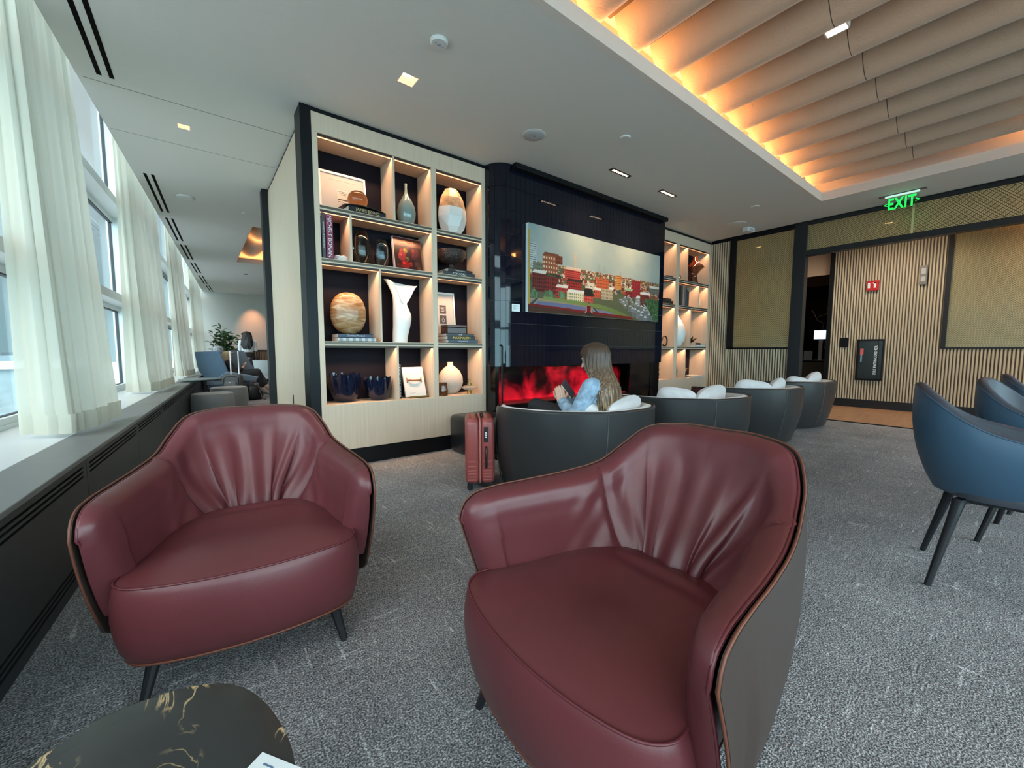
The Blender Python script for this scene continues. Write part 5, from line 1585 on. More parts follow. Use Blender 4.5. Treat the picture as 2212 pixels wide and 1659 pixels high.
def pt1(b):
    b.ell((0, 0, 1.0), (.175, .130, .13))
    for s in (-1, 1): cap(b, (s * .085, 0, .95), (s * .09, 0, .50), .095, .075); cap(b, (s * .09, 0, .50), (s * .09, 0, .10), .075, .065)
far_person('standing dark haired woman in a white blouse and black trousers, far lounge', (1.26, 15.0, 0), body1, [('blouse', bl1, wh), ('trousers', pt1, bk)],
    lambda t: hair_sheet(t, hd, 1.0, hfw, [(.128, .006, .006, .012), (.105, .075, .088, .014), (.04, .108, .118, .014), (-.08, .135, .115, .03), (-.2, .165, .09, .06), (-.32, .150, .07, .075), (-.42, .09, .05, .08)], mat('black_hair', (.012, .009, .009), .45), front=60, seed=3, ridge=.007, nz=60, na=80))
# blond woman in the wing armchair, head bowed over a phone
hd2 = (0, 0, 1.0); hf2 = Vector((.75, -.30, -.55)).normalized()
def body2(b):
    b.ell((0, 0, .56), (.15, .14, .12)); b.ell((-.02, .0, .74), (.12, .16, .17)); cap(b, (0, 0, .85), (.02, 0, .92), .052, .05)
    for s in (-1, 1):
        cap(b, (-.02, s * .15, .83), (.12, s * .22, .62), .045, .036); cap(b, (.12, s * .22, .62), (.30, s * .05, .74), .034, .024)
        hand(b, (.30, s * .05, .74), (.5, -s * .2, .7), (-.7, -s * .3, .4), None, .95, thumb_side=(-.3, 0, 1))
    cap(b, (.05, -.09, .55), (.55, -.08, .60), .085, .06); cap(b, (.05, .09, .55), (.58, .06, .62), .085, .06)
    cap(b, (.55, -.08, .60), (.66, -.05, .24), .052, .036); cap(b, (.58, .06, .62), (.74, -.06, .30), .052, .036)
    cap(b, (.66, -.05, .20), (.82, -.10, .12), .038, .03); cap(b, (.74, -.06, .26), (.90, -.12, .20), .038, .03)
    head(b, hd2, hf2, 1.0, (.3, 0, 1))
def tp2(b):
    b.ell((-.02, 0, .74), (.135, .185, .175)); b.ell((0, 0, .60), (.15, .17, .12))
    for s in (-1, 1): cap(b, (-.02, s * .10, .84), (-.02, s * .15, .83), .065, .064); cap(b, (-.02, s * .15, .83), (.12, s * .22, .62), .064, .052); cap(b, (.12, s * .22, .62), (.24, s * .11, .70), .048, .04)
def tr2(b):
    b.ell((.02, 0, .55), (.16, .17, .11))
    cap(b, (.05, -.09, .56), (.55, -.08, .60), .10, .075); cap(b, (.05, .09, .56), (.58, .06, .62), .10, .075)
    cap(b, (.55, -.08, .60), (.65, -.05, .28), .072, .06); cap(b, (.58, .06, .62), (.72, -.05, .34), .072, .06)
blp = far_person('blond woman in dark clothes sitting in the blue wing armchair', (.57, 11.55, 0), body2, [('dark_top', tp2, mat('dark_plum_top', (.022, .014, .018), .8)), ('shoes', lambda b: (cap(b, (.67, -.05, .13), (.84, -.11, .07), .052, .042), cap(b, (.76, -.065, .20), (.92, -.13, .14), .052, .042)), mat('shoe_grey', (.25, .25, .27), .6)), ('trousers', tr2, mat('dark_grey_trousers', (.020, .022, .026), .8))],
    lambda t: hair_sheet(t, hd2, 1.0, Vector((.9, -.3, 0)), [(.122, .006, .006, 0), (.10, .060, .072, 0), (.04, .094, .106, 0), (-.05, .104, .108, 0), (-.13, .10, .09, 0), (-.18, .07, .06, 0)], mat('blond_hair', (.42, .30, .17), .5, noise=(40, .3)), front=72, seed=8, ridge=.008, nz=26, na=60))
def body3(b):
    b.ell((0, 0, .62), (.17, .13, .18)); b.ell((0, 0, .85), (.19, .12, .16)); cap(b, (0, 0, .95), (0, 0, 1.05), .055, .05); head(b, (0, 0, 1.13), (.2, 1, 0), 1.0)
    for s in (-1, 1): cap(b, (s * .17, 0, .92), (s * .22, .1, .68), .045, .036); cap(b, (s * .22, .1, .68), (s * .1, .3, .66), .034, .026); cap(b, (s * .09, 0, .52), (s * .11, .45, .50), .08, .055); cap(b, (s * .11, .45, .50), (s * .11, .48, .05), .05, .035)
def top3(b):
    b.ell((0, 0, .84), (.205, .14, .19)); b.ell((0, 0, .62), (.185, .145, .18))
    for s in (-1, 1): cap(b, (s * .15, 0, .92), (s * .22, .1, .68), .06, .05)
far_person('person with grey hair, only the crown showing above the blue wing armchair', (.46, 13.5, 0), body3, [('jumper', top3, mat('grey_jumper', (.15, .16, .17), .9))],
    lambda t: hair_sheet(t, (0, 0, 1.13), 1.0, Vector((.2, 1, 0)), [(.130, .006, .006, .012), (.105, .085, .095, .014), (.04, .112, .12, .014), (-.03, .11, .11, .014)], mat('grey_hair', (.28, .30, .31), .6, noise=(30, .3)), front=60, nz=16, na=50))
M['bench'] = mat('dark_bench', (.05, .05, .055), .7)
t = thing('bench', 'dark low bench behind the blue wing armchair in the far lounge', 'bench', (.56, 13.5, 0))
b = MB(); b.box(-.32, .32, -.28, .28, 0, .44); b.build('seat_block', M['bench'], t, bevel=.04)

M['wing'] = mat('blue_wing_fabric', (.085, .145, .215), .75, sheen=.3)
M['wing2'] = mat('grey_blue_fabric', (.15, .19, .24), .8, sheen=.3)
t = thing('wing_armchair', 'blue faceted wing armchair in the far lounge with the blond woman in it', 'armchair', (.50, 11.5, 0))
def slab(pts, th, n):
    """polygon with thickness th along n"""
    n = Vector(n).normalized() * th
    b = MB(); k = len(pts)
    vs = [tuple(Vector(p)) for p in pts] + [tuple(Vector(p) + n) for p in pts]
    b.add(vs, [tuple(range(k)), tuple(reversed(range(k, 2 * k)))] + [(i, i + k, (i + 1) % k + k, (i + 1) % k) for i in range(k)])
    return b
slab([(-.55, -.22, 1.10), (-.10, -.34, 1.12), (.03, -.36, .66), (-.20, -.32, .46), (-.38, -.28, .48), (-.50, -.24, .70)], .07, (.25, .97, 0)).build('near_wing', M['wing'], t, bevel=.02)
slab([(-.55, -.18, 1.10), (-.50, .42, 1.10), (-.38, .42, .48), (-.38, -.24, .48)], .10, (.95, .05, 0)).build('backrest', M['wing2'], t, bevel=.03)
slab([(-.50, .36, 1.10), (.42, .44, 1.12), (.55, .44, .80), (.70, .44, .56), (-.30, .38, .46)], .07, (0, 1, 0)).build('far_wing', M['wing2'], t, bevel=.02)
slab([(-.20, -.34, .50), (.02, -.38, .66), (.62, -.40, .52), (.56, -.38, .40)], .08, (0, 1, 0)).build('near_arm', M['wing2'], t, bevel=.02)
b = MB(); b.box(-.36, .52, -.28, .38, .34, .455); b.build('seat_cushion', M['wing2'], t, bevel=.03)
b = MB(); b.box(-.34, .50, -.26, .36, .24, .34); b.build('seat_base', M['wing'], t, bevel=.02)
for sx in (-.28, .44):
    for sy in (-.2, .3):
        b = MB(); b.tube([(sx, sy, .25), (sx * 1.08, sy * 1.08, 0)], [.018, .012], 8); b.build('leg', M['legdark'], t)

M['felt'] = mat('grey_felt', (.20, .20, .20), .9, sheen=.3, bump=(150, .3, .002))
def ottoman(lb, x, y, r, h):
    t = thing('ottoman', lb, 'ottoman', (x, y, 0), 0, 'grey felt ottomans')
    b = MB(); b.lathe([(r * .86, 0), (r * .94, .02), (r, h * .35), (r * 1.0, h * .7), (r * .965, h * .93), (r * .93, h * .985)], 48); b.build('side_cover', M['felt'], t, smooth='auto')
    b = MB(); b.lathe([(r * .95, h * .95), (r * .945, h * .985), (r * .90, h), (.0, h + .006)], 48); b.build('top_cover', mat('grey_felt_top', (.24, .235, .22), .9, sheen=.3), t, smooth='auto')
ottoman('nearer round grey felt ottoman just behind the left red armchair', .178, 8.35, .30, .42)
ottoman('farther round grey felt ottoman, half hidden behind the nearer one', .46, 9.55, .31, .42)
t = thing('side_table', 'thin round grey table on one dark leg above the ottomans', 'table', (.02, 9.05, 0))
b = MB(); b.lathe([(.30, .612), (.305, .618), (.305, .628), (0, .63)], 40); b.build('table_top', mat('table_grey', (.20, .24, .24), .3), t, smooth='auto')
b = MB(); b.tube([(.06, 0, .612), (.06, 0, .01)], .02, 10); b.build('table_leg', M['legdark'], t, smooth='auto')
b = MB(); b.lathe([(.13, 0), (.13, .008), (.02, .012)], 24, c=(.06, 0, 0)); b.build('foot', M['legdark'], t)
t = thing('suitcase', 'grey fabric suitcase with extended white handle in the far lounge', 'suitcase', (.63, 10.8, 0), -.25)
gcase = mat('grey_canvas', (.085, .085, .085), .8)
b = MB(); rbox(b, -.21, .14, -.14, .14, .05, .60, .06); b.build('case_body', gcase, t, smooth='auto', angle=50)
b = MB(); rbox(b, -.17, .06, -.165, -.10, .12, .46, .05); b.build('front_pocket', mat('grey_canvas_b', (.12, .12, .12), .8), t, smooth='auto', angle=50)
b = MB(); b.tube([(-.17, -.142, .2), (-.17, -.142, .52), (-.13, -.142, .565), (.06, -.142, .565), (.10, -.142, .53), (.10, -.142, .12)], .006, 6); b.build('zip', M['blk'], t, smooth=True)
b = MB(); b.lathe([(.012, 0), (.012, .003)], 12, c=(0, 0, 0)); o = b.build('badge', M['white'], t); o.location = (-.06, -.168, .43); o.rotation_euler = (PI / 2, 0, 0)
for s in (-.075, .075):
    b = MB(); b.tube([(s, .08, .58), (s, .08, 1.12)], .0125, 8); b.build('telescopic_rod', mat('rod_white', (.80, .82, .84), .3), t, smooth='auto')
b = MB(); b.tube([(-.09, .08, 1.125), (.09, .08, 1.125)], .016, 8); b.build('grip', M['blk'], t, smooth='auto')
for sx in (-.15, .08):
    for sy in (-.09, .09): b = MB(); b.tube([(sx - .012, sy, .026), (sx + .012, sy, .026)], .025, 12); b.build('wheel', M['blk'], t)
t = thing('black_bag', 'black slouching bag with straps on the floor beside the grey suitcase', 'bag', (.98, 10.95, 0))
b = MB(); b.ell((0, 0, .19), (.15, .16, .20), 20, 12, e=.75); b.ell((.08, .03, .12), (.13, .16, .13), 16, 10); remesh(b.build('bag_body', M['blk'], t, smooth=True), .015, 3)
b = MB(); b.tube([(-.08, -.12, .32), (-.05, -.14, .42), (.05, -.14, .42), (.10, -.12, .28), (.16, -.17, .03), (.22, -.2, .012)], .012, 6); b.build('strap', mat('strap_brown', (.08, .05, .05), .7), t, smooth=True)
t = thing('lounge_chair', 'pale tub chair partly hidden behind the far black post', 'armchair', (1.62, 13.1, 0))
b = MB()
P = []
for v in np.linspace(0, 1, 10):
    row = []
    for a in np.linspace(-2.4, 2.4, 40):
        r = .30 + .13 * v ** .6
        row.append((-r * math.cos(a), -r * math.sin(a) * .95, .36 + .50 * v - .10 * v * sm(abs(a), 1.2, 2.4)))
    P.append(row)
b.grid(P)
b.grid([[(p[0] * .86, p[1] * .86, p[2]) for p in r] for r in P], flip=True)
b.grid([P[-1], [(p[0] * .86, p[1] * .86, p[2]) for p in P[-1]]])
b.build('shell', mat('pale_fabric', (.52, .56, .56), .85), t, smooth='auto', angle=60)
b = MB(); b.lathe([(.30, .34), (.33, .37), (.33, .44), (0, .47)], 30); b.build('seat_cushion', MATS['pale_fabric'], t, smooth='auto')
b = MB(); b.tube([(0, 0, .35), (0, 0, .02)], .03, 12); b.lathe([(.25, 0), (.25, .015), (.03, .03)], 30); b.build('swivel_base', M['legdark'], t, smooth='auto')
t = thing('slatted_partition', 'low brown slatted partition with dark rail in front of the far wall', 'partition', (.5, 17.35, 0))
b = MB()
x = 0.02
while x < 1.9: b.box(x, x + .028, 0, .03, .05, 1.10); x += .05
b.build('slats', mat('warm_slat', (.28, .15, .09), .6), t)
b = MB(); b.box(0, 1.92, -.02, .06, 1.10, 1.16); b.box(0, 1.92, .035, .05, 0, 1.1); b.build('rail', M['legdark'], t)
t = thing('wicker_basket', 'dark basket standing before the slatted partition in the far lounge', 'basket', (1.72, 16.9, 0))
b = MB(); b.lathe([(.10, 0), (.14, .02), (.15, .3), (.13, .6), (.10, .76), (.11, .80)], 24, sx=1.0); b.lathe([(.02, .8), (.07, .85), (.05, .95), (.0, 1.0)], 16, c=(-.03, 0, 0)); b.build('basket_body', mat('dark_wicker', (.05, .03, .025), .8, bump=(60, .8, .01)), t, smooth=True)
# potted tree: every leaf has its own blade, all leaves of the crown make one part
t = thing('potted_tree', 'leafy green rubber tree in front of the far wall', 'plant', (.82, 16.4, 0))
b = MB(); b.lathe([(.16, 0), (.2, .03), (.23, .45), (.21, .46), (.20, .42), (0, .42)], 30); b.build('pot', mat('pot_dark', (.04, .04, .045), .6), t, smooth='auto')
rnd = random.Random(11)
st = MB(); lv = MB(); lv2 = MB()
def leaf(bb, p, d, ln, w, rollv):
    d = Vector(d).normalized(); sd = d.cross(Vector((0, 0, 1)));
    if sd.length < .05: sd = Vector((1, 0, 0))
    sd.normalize(); sd = (Matrix.Rotation(rollv, 3, d) @ sd); up = sd.cross(d)
    rows = []
    for k, (f, ww, dz) in enumerate(((0, .08, 0), (.25, .85, .02), (.5, 1, .01), (.78, .72, -.03), (1, .05, -.10))):
        c_ = p + d * ln * f + up * dz * ln
        rows.append([tuple(c_ - sd * w * ww / 2 + up * .06 * w * ww), tuple(c_), tuple(c_ + sd * w * ww / 2 + up * .06 * w * ww)])
    bb.grid(rows)
stems = []
for k in range(15):
    a = rnd.uniform(0, 2 * PI); r = rnd.uniform(.08, .40); h = rnd.uniform(1.15, 1.72) + (.42 if k in (2, 7) else 0)
    px = r * math.cos(a) * 1.45 + (.05 if k == 2 else 0); py = r * math.sin(a) * .7
    path = [Vector((.02 * math.cos(a), .02 * math.sin(a), .42)), Vector((px * .35, py * .35, .42 + (h - .42) * .45)), Vector((px * .8, py * .8, .42 + (h - .42) * .8)), Vector((px, py, h))]
    st.tube([tuple(p) for p in path], [.014, .011, .007, .004], 6)
    n = 15
    for i in range(n):
        f = .36 + .64 * i / (n - 1)
        k3 = min(int(f * 3), 2); g = f * 3 - k3; p = path[k3].lerp(path[k3 + 1], g)
        aa = i * 2.4 + k; el = rnd.uniform(-.1, .8)
        d = Vector((math.cos(aa) * math.cos(el), math.sin(aa) * math.cos(el), math.sin(el)))
        leaf(lv if rnd.random() < .7 else lv2, p + d * .05, d, rnd.uniform(.16, .22), rnd.uniform(.09, .13), rnd.uniform(-.5, .5))
st.build('stems', mat('stem_brown', (.10, .09, .05), .8), t, smooth=True)
lv.build('leaves', mat('leaf_dark', (.045, .105, .045), .45, noise=(8, .4)), t, smooth=True)
lv2.build('young_leaves', mat('leaf_light', (.12, .18, .06), .45, noise=(8, .3)), t, smooth=True)
# ================================================================== the picture over the fireplace
def rnoise(h, w, cell, seed):
    r = np.random.RandomState(seed); g = r.rand(int(h / cell) + 3, int(w / cell) + 3)
    y = np.arange(h) / cell; x = np.arange(w) / cell
    yi = y.astype(int); xi = x.astype(int); fy = (y - yi)[:, None]; fx = (x - xi)[None, :]
    return (g[yi][:, xi] * (1 - fy) * (1 - fx) + g[yi + 1][:, xi] * fy * (1 - fx) + g[yi][:, xi + 1] * (1 - fy) * fx + g[yi + 1][:, xi + 1] * fy * fx)
def paint_city():
    W, H = 520, 198
    im = np.zeros((H, W, 3)); rs = np.random.RandomState(4)
    yy, xx = np.mgrid[0:H, 0:W]
    def hx(s): return np.array([int(s[i:i + 2], 16) / 255 for i in (0, 2, 4)])
    # hazy sky
    n = rnoise(H, W, 40, 1) * .6 + rnoise(H, W, 15, 2) * .4
    im[:] = hx('8fa5a8') * (1 - n[..., None] * .35) + hx('c2c3b2') * n[..., None] * .35
    hor = 82 + (xx[0] - 260) * .0
    land = yy > hor[None, :]
    im[land] = hx('5a5f46')
    def rect(x0, x1, y0, y1, c, jit=0):
        x0, x1, y0, y1 = [int(round(v)) for v in (x0, x1, y0, y1)]
        x0 = max(0, x0); y0 = max(0, y0); x1 = min(W, x1); y1 = min(H, y1)
        if x1 > x0 and y1 > y0: im[y0:y1, x0:x1] = np.clip(c + (rs.rand(y1 - y0, x1 - x0, 1) - .5) * .06 + jit, 0, 1)
    def poly(pts, c):
        px = np.array([p[0] for p in pts]); py = np.array([p[1] for p in pts]); ins = np.zeros((H, W), bool); j = len(pts) - 1
        for i in range(len(pts)):
            cond = ((py[i] > yy) != (py[j] > yy)) & (xx < (px[j] - px[i]) * (yy - py[i]) / (py[j] - py[i] + 1e-9) + px[i]); ins ^= cond; j = i
        im[ins] = np.clip(c + (rs.rand(ins.sum(), 1) - .5) * .06, 0, 1)
    cols = [hx(c) for c in ('8c3b2c', 'a34a33', 'c06a48', 'd8cdbb', 'b9ad98', '7a2b26', 'c9b28c', '565247', 'e6ddcc', '9a4a3a', '4d6a42', '3f5a38')]
    # far small roofs and trees
    for k in range(900):
        y = 84 + 46 * rs.rand() ** 1.4; s = 2 + (y - 80) * .09
        x = rs.rand() * W; c = cols[rs.randint(len(cols))]
        rect(x, x + s * 1.8, y - s * .9, y + s * .5, c * (.75 + .35 * rs.rand()))
        if rs.rand() < .5: rect(x, x + s * 1.8, y - s * 1.2, y - s * .9, hx('d9cfc2') * (.8 + .2 * rs.rand()))
    def building(x0, x1, y0, y1, c, roof=None, win='2b2522', nx=5, ny=4, stripes=False):
        c = hx(c); rect(x0, x1, y0, y1, c)
        if roof: poly([(x0 - 2, y0), (x0 + 5, y0 - 7), (x1 + 4, y0 - 7), (x1, y0)], hx(roof))
        if stripes:
            for k in range(ny):
                yy_ = y0 + (y1 - y0) * (k + .5) / ny; rect(x0 + 1, x1 - 1, yy_, yy_ + 1.4, hx(win))
        else:
            for i in range(nx):
                for j in range(ny):
                    a = x0 + (x1 - x0) * (i + .3) / nx; e = y0 + (y1 - y0) * (j + .3) / ny
                    rect(a, a + (x1 - x0) / nx * .42, e, e + (y1 - y0) / ny * .45, hx(win))
    building(2, 24, 42, 100, 'b7c0c2', None, '5a6b78', 1, 12, True); rect(10, 11, 34, 44, hx('55606a'))
    building(14, 50, 84, 112, '6f786a', None, '4b5248', 6, 3)
    building(44, 92, 64, 106, '8a5138', '6e4030', 'd9c9b0', 6, 4)
    building(86, 108, 60, 80, '6b3a2a', None, '4a281e', 3, 2)
    rect(148, 156, 50, 80, hx('b7a996')); poly([(148, 50), (152, 44), (156, 50)], hx('b7a996'))
    building(116, 170, 88, 116, 'b8423a', 'd7b9a4', '6a1d1d', 1, 6, True)
    building(122, 176, 116, 138, '9c2d28', '3b2524', '3a1614', 7, 3)
    building(12, 52, 108, 150, '6a2a28', 'd9d7d0', '3a1817', 6, 5)
    building(50, 96, 112, 152, '7c2b28', '35302c', '40201c', 6, 4)
    for k in range(6): rect(60 + 5 * k, 63 + 5 * k, 108, 111, hx('4d6a42'))
    building(86, 124, 134, 166, 'b23a30', 'e3dcd0', '3e2a3e', 4, 4)
    building(124, 184, 142, 172, 'e2d6ab', 'e6e0d8', '6b6a72', 8, 4)
    building(184, 220, 146, 174, 'b5352c', '25211f', 'd98f7c', 6, 3)
    rect(186, 218, 128, 146, hx('23201f')); rect(190, 214, 122, 126, hx('e0d9c9')); rect(198, 222, 112, 120, hx('d9cbb5'))
    building(222, 250, 128, 148, 'c4573c', 'ece4d6', '6e2b22', 4, 2); building(252, 300, 122, 150, 'b9a88a', 'e9e0d0', '4a3a2c', 8, 3)
    building(232, 282, 98, 122, 'c8623a', None, '7c3622', 8, 3)
    poly([(246, 98), (252, 86), (258, 98)], hx('b95a34')); poly([(262, 98), (268, 88), (274, 98)], hx('b95a34'))
    building(310, 336, 80, 118, 'cf8a4a', None, '8a5330', 1, 8, True)
    for k in range(4): rect(330 + 10 * k, 332 + 10 * k, 72, 84, hx('7b7f7a')) if k < 1 else None
    for (a, e) in ((240, 60), (262, 62)): rect(a, a + 1, e, 84, hx('8a8676'))
    building(384, 424, 86, 134, '8e2a30', None, '6a1c22', 6, 6); building(356, 384, 118, 138, '7c2a2a', '8fb08a', '4a1818', 4, 2)
    building(404, 424, 134, 158, '9aa0a0', 'dde0de', '6e7474', 3, 3); building(424, 470, 122, 146, '7a3430', 'dfe2e0', '3e1a18', 8, 2)
    building(470, 518, 100, 116, '6a6f6a', 'c9cec9', '3b3f3b', 8, 2); building(430, 462, 146, 162, '6e2f2a', '4a4f50', '2e1412', 5, 2)
    # rows of silver houses lower right
    for k in range(46):
        u = rs.rand(); v = rs.rand()
        x = 312 + 60 * u + 120 * v * v + 30 * v; y = 136 + 56 * v + 6 * (rs.rand() - .5) - 12 * (u - .5); s = 4 + 8 * v
        rect(x - s, x + s, y - s * .5, y + s * .8, hx('767c80') * (.85 + .25 * rs.rand())); poly([(x - s, y - s * .5), (x, y - s * 1.1), (x + s, y - s * .5)], hx('c4cacc'))
    # trees at left foreground
    for k in range(120):
        x = 6 + 140 * rs.rand(); y = 146 + 16 * rs.rand(); rect(x, x + 5, y - 4, y + 6, hx('5f7f5c') * (.7 + .5 * rs.rand())) if (int(x / 24) % 2 == 0) else None
    # plaza, canal and promenade
    poly([(0, 166), (60, 164), (120, 166), (250, 178), (330, 182), (372, 197), (0, 197)], hx('9c8c70'))
    poly([(28, 172), (128, 171), (214, 176), (236, 190), (240, 197), (20, 197), (18, 184)], hx('6a7196'))
    poly([(232, 178), (300, 181), (334, 190), (344, 197), (240, 197)], hx('767c9a'))
    poly([(0, 182), (0, 190), (30, 166), (22, 166)], hx('3b4654')); poly([(214, 172), (222, 172), (262, 197), (250, 197)], hx('3a4450'))
    # green sweeping path
    for s_ in np.linspace(0, 1, 300):
        x = 50 + 330 * s_; y = 163 + 10 * s_ + 30 * max(0, s_ - .55) ** 1.6 * 2.9
        rect(x - 3, x + 4, y - 3 - 3 * s_, y + 3 + 5 * s_, hx('7c9150') * (1.02 - .2 * s_))
    # roadway and dark trees at right
    poly([(440, 150), (448, 150), (512, 197), (500, 197)], hx('9aa2a6')); poly([(448, 150), (456, 150), (519, 190), (519, 197), (512, 197)], hx('3c4246'))
    for k in range(420):
        x = 452 + 66 * rs.rand(); y = 138 + 58 * rs.rand()
        if x > 440 + (y - 136) * .9: rect(x, x + 3, y - 6, y + 3, hx('3e5f3a') * (.6 + .8 * rs.rand()))
    # parapet with the seated figure
    poly([(0, 178), (380, 189), (398, 197), (0, 197)], hx('7a1c1a'))
    poly([(0, 183), (360, 194), (372, 197), (0, 197)], hx('4a2f25'))
    for k in range(3): pass
    poly([(196, 171), (212, 171), (217, 190), (192, 190)], hx('6a1216')); rect(201, 208, 160, 170, hx('8a7a70')); rect(200, 209, 160, 165, hx('5d5550'))
    poly([(196, 172), (193, 183), (189, 188), (192, 190), (197, 184)], hx('c88f84')); poly([(212, 172), (215, 183), (220, 188), (217, 190), (211, 184)], hx('c88f84'))
    rect(195, 214, 188, 196, hx('2a2a30'))
    # wooden strip at the left edge
    rect(0, 5, 14, 180, hx('b79b4a'))
    return np.clip(im * .86, 0, 1)
art = thing('painting', 'long canvas painting of a city panorama above the fireplace', 'painting', (4.5475, 3.744, 2.1185))
b = MB(); b.box(-1.3825, 1.3825, .003, .05, -.5225, .5225); b.build('canvas_frame', mat('canvas_edge', (.72, .76, .78), .7), art)
picture('painted_canvas', paint_city(), 2.765, 1.045, art, attr_mat('paint_print', .65, .25), loc=(0, .0015, 0))
t = thing('art_label', 'small white caption card on the black tiles left of the painting', 'label', (3.02, 3.800, 1.592))
b = MB(); b.box(-.06, .06, -.004, .0, 0, .088); b.build('card', mat('card_white', (.66, .72, .74), .6), t)
b = MB()
for k in range(5): b.box(-.045, -.045 + (.05, .07, .04, .06, .03)[k], -.0046, -.004, .07 - k * .012, .074 - k * .012)
b.build('printed_lines', mat('ink_grey', (.25, .25, .25), .7), t)

# ================================================================== things on the shelves
Z1, Z2, Z3, Z4 = 2.4405, 1.9725, 1.2135, .6125          # standing heights of the rows
GL = {}
def vessel(name, label, cat, loc, prof, m, n=40, grp=None, sx=1, sy=1, fn=None, part='vessel_body', rz=0):
    t = thing(name, label, cat, loc, rz, grp)
    b = MB(); b.lathe(prof, n, sx=sx, sy=sy, fn=fn); b.build(part, m, t, smooth='auto', angle=50)
    return t
def book(label, loc, size, cov, rz=0, title=None, tm=None, ts=.02, grp=None, upright=False, up=False):
    """size = (width along x, depth y, height z). The spine with its title faces -y"""
    t = thing('book', label, 'book', loc, rz, grp)
    w, d, h = size
    if upright:
        b = MB(); b.box(-w / 2, w / 2, -d / 2, d / 2, 0, h); bb = b.build('cover', cov, t, bevel=.0015)
        b = MB(); b.box(-w / 2 + .004, w / 2 - .004, -d / 2 + .004, d / 2 + .001, .004, h + .0006); b.build('pages', mat('page_white', (.62, .60, .55), .8), t)
    else:
        b = MB(); b.box(-w / 2, w / 2, -d / 2, d / 2, 0, .003); b.box(-w / 2, w / 2, -d / 2, d / 2, h - .003, h); b.box(-w / 2, w / 2, -d / 2, -d / 2 + .004, 0, h); bb = b.build('cover', cov, t)
        b = MB(); b.box(-w / 2 + .004, w / 2 - .004, -d / 2 + .004, d / 2 - .003, .003, h - .003); b.build('pages', mat('page_white', (.62, .60, .55), .8), t)
    if title:
        if upright: text(title, ts, tm, bb, loc=(0, -d / 2 - .0006, h / 2), rot=(PI / 2, -PI / 2 if up else PI / 2, 0), ext=.0003)
        else: text(title, ts, tm, bb, loc=(0, -d / 2 - .0006, h / 2), rot=(PI / 2, 0, 0), ext=.0003)
    return t
bkblack = mat('book_black', (.010, .010, .012), .35)
gold = mat('gold_letter', (.62, .45, .20), .4, metal=.3)
pale = mat('pale_letter', (.62, .62, .62), .5)
def cglass(name, col, rough=.0):
    return mat(name, col, rough, spec=.5, trans=1.0, ior=1.42)
def bglass(name, col, rough=.03, thin=.25):
    """coloured glass: part see-through, part glossy body"""
    m = mat(name, col, rough, spec=.8, coat=.6)
    m.node_tree.nodes['Principled BSDF'].inputs['Alpha'].default_value = 1 - thin
    return m
# row 1, wide bay
t = thing('framed_certificate', 'white framed certificate leaning in the top left bay of the shelving', 'picture frame', (1.22, 4.27, Z1))
t.rotation_euler = (math.radians(-7), 0, 0)
b = MB(); b.box(-.215, .215, 0, .02, 0, .43); b.build('mount', mat('paper_warm', (.40, .375, .35), .7), t)
b = MB()
for a in ((-.225, -.205, 0, .43), (.205, .225, 0, .43), (-.225, .225, 0, .02), (-.225, .225, .41, .43)): b.box(a[0], a[1], -.014, .02, a[2], a[3])
b.build('frame', mat('frame_white', (.70, .68, .65), .4), t)
b = MB(); b.box(-.13, .13, -.0025, -.0005, .36, .364); b.box(-.055, .055, -.0015, 0, .14, .27); o = b.build('certificate', mat('paper_cream', (.52, .46, .40), .7), t)
b = MB()
for k, (w, z) in enumerate(((.09, .25), (.08, .235), (.06, .22))): b.box(-w / 2, w / 2, -.002, -.0015, z, z + .004)
b.box(-.05, .05, -.002, -.0015, .165, .177); b.box(-.05, .0, -.002, -.0015, .148, .153); b.build('printed_lines', mat('ink_dark', (.05, .04, .04), .6), o)
book('black gold-lettered book lying under the amber glass ball, top left bay', (1.36, 4.135, Z1), (.37, .22, .042), bkblack, .10, 'JAMES BOND', gold, .040)
t = thing('open_book', 'black book lying opened face down over the gold-lettered book, top left bay', 'book', (1.345, 4.130, Z1 + .0425), .10)
b = MB()
P = [(-.205, .001), (-.14, .012), (-.05, .024), (0, .020), (.06, .022), (.16, .010), (.205, .001)]
b.grid([[(x, y, z + .006) for x, z in P] for y in (-.10, .11)]); b.grid([[(x, y, z) for x, z in P] for y in (-.10, .11)], flip=True)
b.grid([[(x, -.10, z) for x, z in P], [(x, -.10, z + .006) for x, z in P]]); b.grid([[(x, .11, z + .006) for x, z in P], [(x, .11, z) for x, z in P]])
b.build('cover', bkblack, t)
vessel('glass_ball', 'amber brown glass ball resting on the black books, top left bay', 'ornament', (1.315, 4.145, Z1 + .070), [(.02, 0), (.06, .013), (.085, .04), (.095, .08), (.086, .122), (.06, .152), (.02, .168), (0, .170)], cglass('amber_glass', (.34, .16, .07)), part='glass_body')
vessel('bottle_vase', 'celadon green bottle vase with thin neck in the narrow top bay', 'vase', (1.822, 4.16, Z1), [(.045, 0), (.07, .02), (.092, .08), (.098, .14), (.088, .20), (.060, .26), (.030, .31), (.016, .35), (.012, .40), (.014, .435), (.010, .436)], mat('celadon', (.17, .23, .22), .12, spec=.6, coat=.4))
